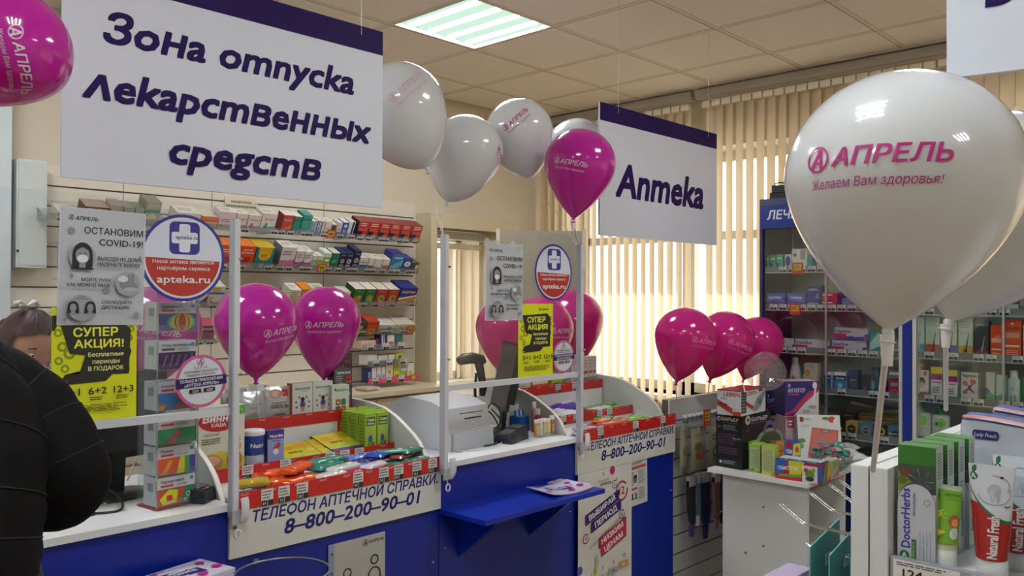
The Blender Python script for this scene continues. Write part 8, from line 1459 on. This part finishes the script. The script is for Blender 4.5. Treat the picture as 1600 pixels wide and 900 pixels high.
def hand(vs, es, rs, wrist, k, direction, down, side, size=1.0):
    """palm and five fingers appended to a skeleton"""
    d = Vector(direction).normalized(); dn = Vector(down).normalized(); sd = Vector(side).normalized()
    p = len(vs); vs.append(Vector(wrist)+d*0.045*size); es.append((k, p)); rs.append((0.030, 0.016))
    for i, (o_, l) in enumerate(((-0.030, 0.062), (-0.010, 0.074), (0.010, 0.070), (0.028, 0.055))):
        a = len(vs); b0 = Vector(wrist)+d*0.085*size+sd*o_*size; vs += [b0, b0+d*l*0.5*size+dn*0.008, b0+d*l*0.85*size+dn*0.028]; es += [(p, a), (a, a+1), (a+1, a+2)]; rs += [0.0105, 0.009, 0.0075]
    a = len(vs); b0 = Vector(wrist)+d*0.03*size-sd*0.036*size; vs += [b0+dn*0.006, b0+d*0.032-sd*0.014+dn*0.012, b0+d*0.055-sd*0.016+dn*0.02]; es += [(p, a), (a, a+1), (a+1, a+2)]; rs += [0.013, 0.0105, 0.0085]
# ---- customer in the black quilted coat
sh = at(-52, 590, 1.62); el = at(98, 750, 1.66); wr = at(5, 792, 1.86); neck = at(-150, 470, 1.60); pel = at(-150, 900, 1.45); hipL = pel+Vector((0.08, -0.06, -0.06)); 
root = thing('person', 'person in a black quilted coat leaning on the left end of the counter', 'person', (pel.x, pel.y, 0))
O = Vector(root.location); V = [pel-O, Vector((pel.x, pel.y, 1.15))-O]; 
chest = Vector(((pel.x+sh.x)/2-0.02, (pel.y+sh.y)/2, 1.32)); V += [chest-O, Vector((neck.x, neck.y, 1.50))-O, Vector((neck.x+0.02, neck.y+0.03, 1.58))-O, Vector((neck.x+0.03, neck.y+0.05, 1.68))-O, Vector((neck.x+0.03, neck.y+0.05, 1.76))-O]
E_ = [(0, 1), (1, 2), (2, 3), (3, 4), (4, 5), (5, 6)]; RD = [(0.16, 0.12), (0.14, 0.10), (0.16, 0.11), 0.075, 0.055, 0.085, 0.078]
a = len(V); V += [sh-O, el-O, wr-O]; E_ += [(2, a), (a, a+1), (a+1, a+2)]; RD += [0.065, 0.045, 0.028]
hand(V, E_, RD, wr-O, a+2, (wr-el), (0, 0, -1), (wr-el).cross(Vector((0, 0, 1))))
rs_ = Vector((neck.x-0.22, neck.y+0.10, 1.42)); re_ = rs_+Vector((0.0, 0.22, -0.22)); rw = Vector((rs_.x+0.10, 2.36, 1.02)); a = len(V); V += [rs_-O, re_-O, rw-O]; E_ += [(2, a), (a, a+1), (a+1, a+2)]; RD += [0.065, 0.045, 0.028]
hand(V, E_, RD, rw-O, a+2, (0.3, 1, 0), (0, 0, -1), (1, -0.3, 0))
for sx in (1, -1):
    a = len(V); hx = pel-O+Vector((0.095*sx, -0.02, -0.05)); V += [hx, Vector((hx.x, hx.y+0.02, 0.50)), Vector((hx.x, hx.y-0.03, 0.09)), Vector((hx.x+0.02, hx.y+0.10, 0.035))]; E_ += [(0, a), (a, a+1), (a+1, a+2), (a+2, a+3)]; RD += [0.085, 0.058, 0.042, 0.035]
skin_body('body', root, V, E_, RD, 0, SK)
def quilt(path, rad, mat, amp=0.045, per=0.070, n=28, flat=1.0, sub=4):
    """padded sleeve: tube whose radius swells between stitch lines"""
    Pp = [Vector(p) for p in path]; pts = []; rs = []; s_ = 0
    m = 16
    for i in range(len(Pp)-1):
        p0 = Pp[max(0, i-1)]; p1 = Pp[i]; p2 = Pp[i+1]; p3 = Pp[min(len(Pp)-1, i+2)]
        for j in range(m):
            t = j/m; q = 0.5*((2*p1)+(-p0+p2)*t+(2*p0-5*p1+4*p2-p3)*t*t+(-p0+3*p1-3*p2+p3)*t**3)
            if pts: s_ += (q-pts[-1]).length
            r0 = rad[i]+(rad[i+1]-rad[i])*t; pts.append(q); rs.append(r0*(1-amp*1.5+amp*1.5*abs(math.sin(math.pi*s_/per))**0.32))
    pts.append(Pp[-1]); rs.append(rad[-1]*0.94); b = MB(); b.tube(pts, rs, mat, n, flat=flat)
    thr = M('#17181b', 0.8); s_ = 0; last = 0      # stitch lines in the valleys of the quilting
    up = None
    for i in range(1, len(pts)-1):
        t_ = (pts[i+1]-pts[i-1]).normalized(); s_ += (pts[i]-pts[i-1]).length
        a0 = pts[0]; 
        if up is None: t0 = (pts[1]-pts[0]).normalized(); up = t0.cross(Vector((0, 0, 1)) if abs(t0.z) < 0.9 else Vector((1, 0, 0))).normalized()
        up = (up-t_*up.dot(t_)).normalized(); w_ = t_.cross(up)
        if s_-last >= per-0.004: 
            last = s_; r_ = rs[i]*1.006; b.tube([pts[i]+up*(math.cos(k*2*math.pi/36)*r_)+w_*(math.sin(k*2*math.pi/36)*r_*flat) for k in range(36)], 0.0014, thr, 5, closed=True)
    return b
b = quilt([neck-O+Vector((0, 0.0, -0.10)), sh-O+Vector((-0.01, 0, 0.0)), (sh+el)/2-O+Vector((0.015, 0.0, 0.02)), el-O, (el+wr)/2-O+Vector((0, 0, -0.005)), wr-O+(wr-el).normalized()*-0.02], [0.07, 0.094, 0.100, 0.088, 0.072, 0.055], COAT)
b.build('coat_sleeve', root)
b = quilt([rs_-O+Vector((0.05, -0.04, 0.02)), rs_-O, re_-O, rw-O+(re_-rw).normalized()*0.02], [0.09, 0.09, 0.08, 0.055], COAT); b.build('coat_sleeve', root)
tor = [Vector((neck.x+0.01, neck.y, 1.535)), Vector((neck.x+0.02, neck.y, 1.44)), Vector((chest.x, chest.y, 1.30)), Vector((pel.x, pel.y, 1.05)), Vector((pel.x, pel.y, 0.80)), Vector((pel.x, pel.y, 0.55))]
b = quilt([p-O for p in tor], [0.085, 0.17, 0.235, 0.24, 0.25, 0.25], COAT, flat=0.85); b.build('coat_body', root)
b = MB(); st = [(at(20, 640, 1.54)-O), (at(62, 715, 1.555)-O), (at(108, 800, 1.60)-O)]
b = MB(); b.lathe([(0.075, -0.02), (0.082, 0.02), (0.070, 0.05)], COAT, 24, c=tuple(Vector((neck.x+0.015, neck.y+0.01, 1.53))-O)); b.build('collar', root)
hc = Vector((neck.x+0.03, neck.y+0.05, 1.71))-O; b = MB(); b.lathe([(0.0, 0.115), (0.06, 0.10), (0.095, 0.055), (0.10, 0.0), (0.088, -0.06), (0.07, -0.10)][::-1], M('#2a1f1a', 0.6, bump=0.4), 24, c=tuple(hc+Vector((-0.01, -0.02, 0.01)))); b.build('hair', root)
b = MB()
for s1 in (1, -1):
    x = (pel-O).x+0.095*s1; y = (pel-O).y-0.02; b.tube([(x, y, 0.62), (x, y+0.01, 0.5), (x, y-0.03, 0.12)], [0.095, 0.08, 0.062], M('#191a20', 0.8), 14)
b.build('trousers', root)
b = MB()
for s1 in (1, -1):
    x = (pel-O).x+0.095*s1; y = (pel-O).y; b.tube([(x, y-0.08, 0.045), (x, y, 0.05), (x+0.01, y+0.10, 0.04), (x+0.01, y+0.15, 0.032)], [0.04, 0.05, 0.045, 0.03], M('#111214', 0.5), 14)
b.build('shoes', root)
sp = at(62, 868, 1.60)
b = MB(); b.tube([at(38, 812, 1.70), at(52, 850, 1.68), at(64, 905, 1.66), at(70, 960, 1.64)], 0.007, M('#3a2412', 0.5), 8, flat=0.4); o = b.build('bag_strap'); tag(o, 'thin dark brown bag strap hanging below the black sleeve', 'strap')
# ---- pharmacist behind the screen
hcW = at(44, 543, 2.60); root = thing('person', 'bowed dark haired person in a white face mask behind the left screen', 'person', (hcW.x-0.16, hcW.y+0.42, 0)); O = Vector(root.location); h0 = hcW-O
F_ = Vector((0.22, -0.90, -0.36)).normalized(); UP = (Vector((0, 0, 1))-F_*F_.z).normalized(); SD = F_.cross(UP)
nk = h0-F_*0.06-UP*0.13; ch = nk+Vector((-0.08, 0.16, -0.17))
V = [Vector((0, 0.05, 0.92)), Vector((0.0, 0.03, 1.10)), ch, nk+Vector((0, 0, -0.03)), nk+UP*0.03]; E_ = [(0, 1), (1, 2), (2, 3), (3, 4)]; RD = [(0.15, 0.11), (0.13, 0.10), (0.13, 0.10), 0.055, 0.05]
for s1 in (1, -1):
    a = len(V); s_ = ch+Vector((0.12*s1, 0.08*s1, 0.04)); e_ = s_+Vector((0.03*s1, -0.02, -0.16)); w_ = Vector((e_.x+0.02, e_.y-0.20, 1.02)); V += [s_, e_, w_]; E_ += [(2, a), (a, a+1), (a+1, a+2)]; RD += [0.058, 0.042, 0.027]; hand(V, E_, RD, w_, a+2, (0.3, -0.9, -0.05), (0, 0, -0.4), (0.9, 0.3, 0), 0.9)
    a = len(V); V += [Vector((0.09*s1, 0.05, 0.86)), Vector((0.09*s1, 0.03, 0.48)), Vector((0.09*s1, 0.06, 0.08)), Vector((0.10*s1, -0.06, 0.035))]; E_ += [(0, a), (a, a+1), (a+1, a+2), (a+2, a+3)]; RD += [0.085, 0.06, 0.042, 0.034]
skin_body('body', root, V, E_, RD, 0, SK)
# sculpted head in its own frame: x = side, y = forward, z = up
hm = Matrix(((SD.x, F_.x, UP.x, h0.x), (SD.y, F_.y, UP.y, h0.y), (SD.z, F_.z, UP.z, h0.z), (0, 0, 0, 1)))
def headpt(az, el_):
    """az from the face (y) direction, el up"""
    x, y, z = math.sin(az)*math.cos(el_), math.cos(az)*math.cos(el_), math.sin(el_)
    r_ = [0.073, 0.090 if y > 0 else 0.098, 0.112]; X, Y, Z = x*r_[0], y*r_[1], z*r_[2]
    if Z < 0: k = 1+Z/0.112*0.32; X *= k; Y = Y*(1+Z/0.112*(0.18 if Y > 0 else 0.45))
    f = max(0, y)**2
    Y += 0.020*math.exp(-((X/0.011)**2+((Z+0.022)/0.016)**2))*f+0.013*math.exp(-((X/0.008)**2+((Z+0.002)/0.025)**2))*f      # nose
    Y -= 0.009*sum(math.exp(-(((X-s1*0.030)/0.014)**2+((Z-0.010)/0.010)**2)) for s1 in (1, -1))*f                             # eye sockets
    Y += 0.004*math.exp(-(((abs(X)-0.028)/0.02)**2+((Z-0.028)/0.008)**2))*f                                                  # brows
    Y += 0.005*math.exp(-((X/0.022)**2+((Z+0.055)/0.008)**2))*f+0.006*math.exp(-((X/0.02)**2+((Z+0.09)/0.014)**2))*f          # lips, chin
    return Vector((X, Y, Z))
b = MB(hm); N1, N2 = 56, 40; vs = [headpt(2*math.pi*i/N1, -math.pi/2+math.pi*j/N2) for j in range(N2+1) for i in range(N1)]
b.add(vs, [(j*N1+i, (j+1)*N1+i, (j+1)*N1+(i+1) % N1, j*N1+(i+1) % N1) for j in range(N2) for i in range(N1)], SK, True)
for s1 in (1, -1):
    b.lathe([(0.0, -0.009), (0.009, -0.003), (0.011, 0.0), (0.009, 0.003), (0.0, 0.009)], M('#d8d2cc', 0.25), 14, c=tuple(Vector((s1*0.030, 0.068, 0.010))))
    b.lathe([(0.0, -0.004), (0.004, 0), (0.0, 0.004)], M('#2a1a12', 0.2), 10, c=(s1*0.030, 0.0785, 0.008))
    ear = [Vector((s1*0.074, -0.004+0.016*math.cos(t_), -0.005+0.030*math.sin(t_))) for t_ in [k*0.5236 for k in range(12)]]; b.tube(ear, 0.006, SK, 8, closed=True); b.tube([(s1*0.066, 0, -0.02), (s1*0.074, -0.002, 0.01)], 0.010, SK, 8)
b.build('head', root)
for s1 in (1, -1):
    b = MB(hm); b.tube([(s1*0.014, 0.082, 0.026), (s1*0.028, 0.080, 0.032), (s1*0.044, 0.070, 0.027)], [0.002, 0.003, 0.0015], M('#2b1a1c', 0.7), 6); b.build('eyebrow', root)
HR = M('#34101e', 0.5, spec=0.35, bump=0.5, nscale=90)
b = MB(hm); vs = []; fs = []; J0 = 16
for j in range(N2+1):
    for i in range(N1):
        az = 2*math.pi*i/N1; q = headpt(az, -math.pi/2+math.pi*j/N2); nrm = q.normalized(); vs.append(q+nrm*(0.012+0.002*math.sin(34*az)))
for j in range(N2):
    for i in range(N1):
        az = 2*math.pi*(i+0.5)/N1; c = (vs[j*N1+i]+vs[(j+1)*N1+(i+1) % N1])/2; azn = az if az < math.pi else az-2*math.pi
        if (abs(azn) < 1.25 and c.z < 0.078-0.035*max(0, abs(azn)-0.5)) or c.z < -0.065: continue
        fs.append((j*N1+i, (j+1)*N1+i, (j+1)*N1+(i+1) % N1, j*N1+(i+1) % N1))
b.add(vs, fs, HR, True); b.lathe([(0.0, -0.035), (0.028, -0.02), (0.036, 0.0), (0.028, 0.02), (0.0, 0.035)], HR, 18, c=(0, -0.115, 0.02)); b.build('hair', root)
b = MB(hm); n = 18; m = 10; vs = []
for j in range(m+1):
    for i in range(n+1):
        az = -1.15+2.3*i/n; zz = -0.012-0.085*j/m; el_ = math.asin(max(-1, min(1, zz/0.112))); q = headpt(az, el_); bul = 0.014*math.exp(-((az)/0.45)**2)*math.sin(math.pi*(j+1)/(m+2)); out = Vector((q.x, q.y, 0)).normalized(); vs.append(q+out*(0.005+bul+0.001*(j % 3)))
b.add(vs, [(j*(n+1)+i, (j+1)*(n+1)+i, (j+1)*(n+1)+i+1, j*(n+1)+i+1) for j in range(m) for i in range(n)], M('#c3cad6', 0.7), True)
for s1 in (1, -1): b.tube([(s1*0.064, 0.036, -0.018), (s1*0.074, 0.01, 0.0), (s1*0.078, -0.012, 0.015)], 0.0016, '#c9cdd6', 5); b.tube([(s1*0.054, 0.03, -0.075), (s1*0.070, 0.0, -0.045), (s1*0.076, -0.014, -0.02)], 0.0016, '#c9cdd6', 5)
b.build('face_mask', root)
WC = M('#b9c2cc', 0.7, bump=0.2); b = MB(); b.tube([nk+Vector((0, 0, -0.05)), ch+Vector((0, 0, 0.06)), ch, Vector((0.0, 0.03, 1.1)), Vector((0, 0.05, 0.85)), Vector((0, 0.05, 0.6))], [0.07, 0.15, 0.18, 0.165, 0.17, 0.18], WC, 24, flat=0.8); b.build('white_coat', root)
for s1 in (1, -1):
    s_ = ch+Vector((0.12*s1, 0.08*s1, 0.04)); e_ = s_+Vector((0.03*s1, -0.02, -0.16)); w_ = Vector((e_.x+0.02, e_.y-0.20, 1.02)); b = MB(); b.tube([s_-Vector((0.03*s1, 0.02*s1, 0)), s_, e_, w_+(e_-w_)*0.12], [0.07, 0.075, 0.06, 0.042], WC, 16); b.build('coat_sleeve', root)
# white bow on a hair band
b = MB(hm)
for s1 in (1, -1): b.tube([(0.02, -0.02, 0.132), (0.02+s1*0.022, -0.025, 0.145), (0.02+s1*0.034, -0.03, 0.136), (0.02+s1*0.02, -0.03, 0.126), (0.02, -0.02, 0.130)], [0.004, 0.010, 0.012, 0.009, 0.004], M('#cfd3d3', 0.5), 8, flat=0.5)
b.build('hair_bow', root)
# narrow white bar pinned behind (edge strip of screen)
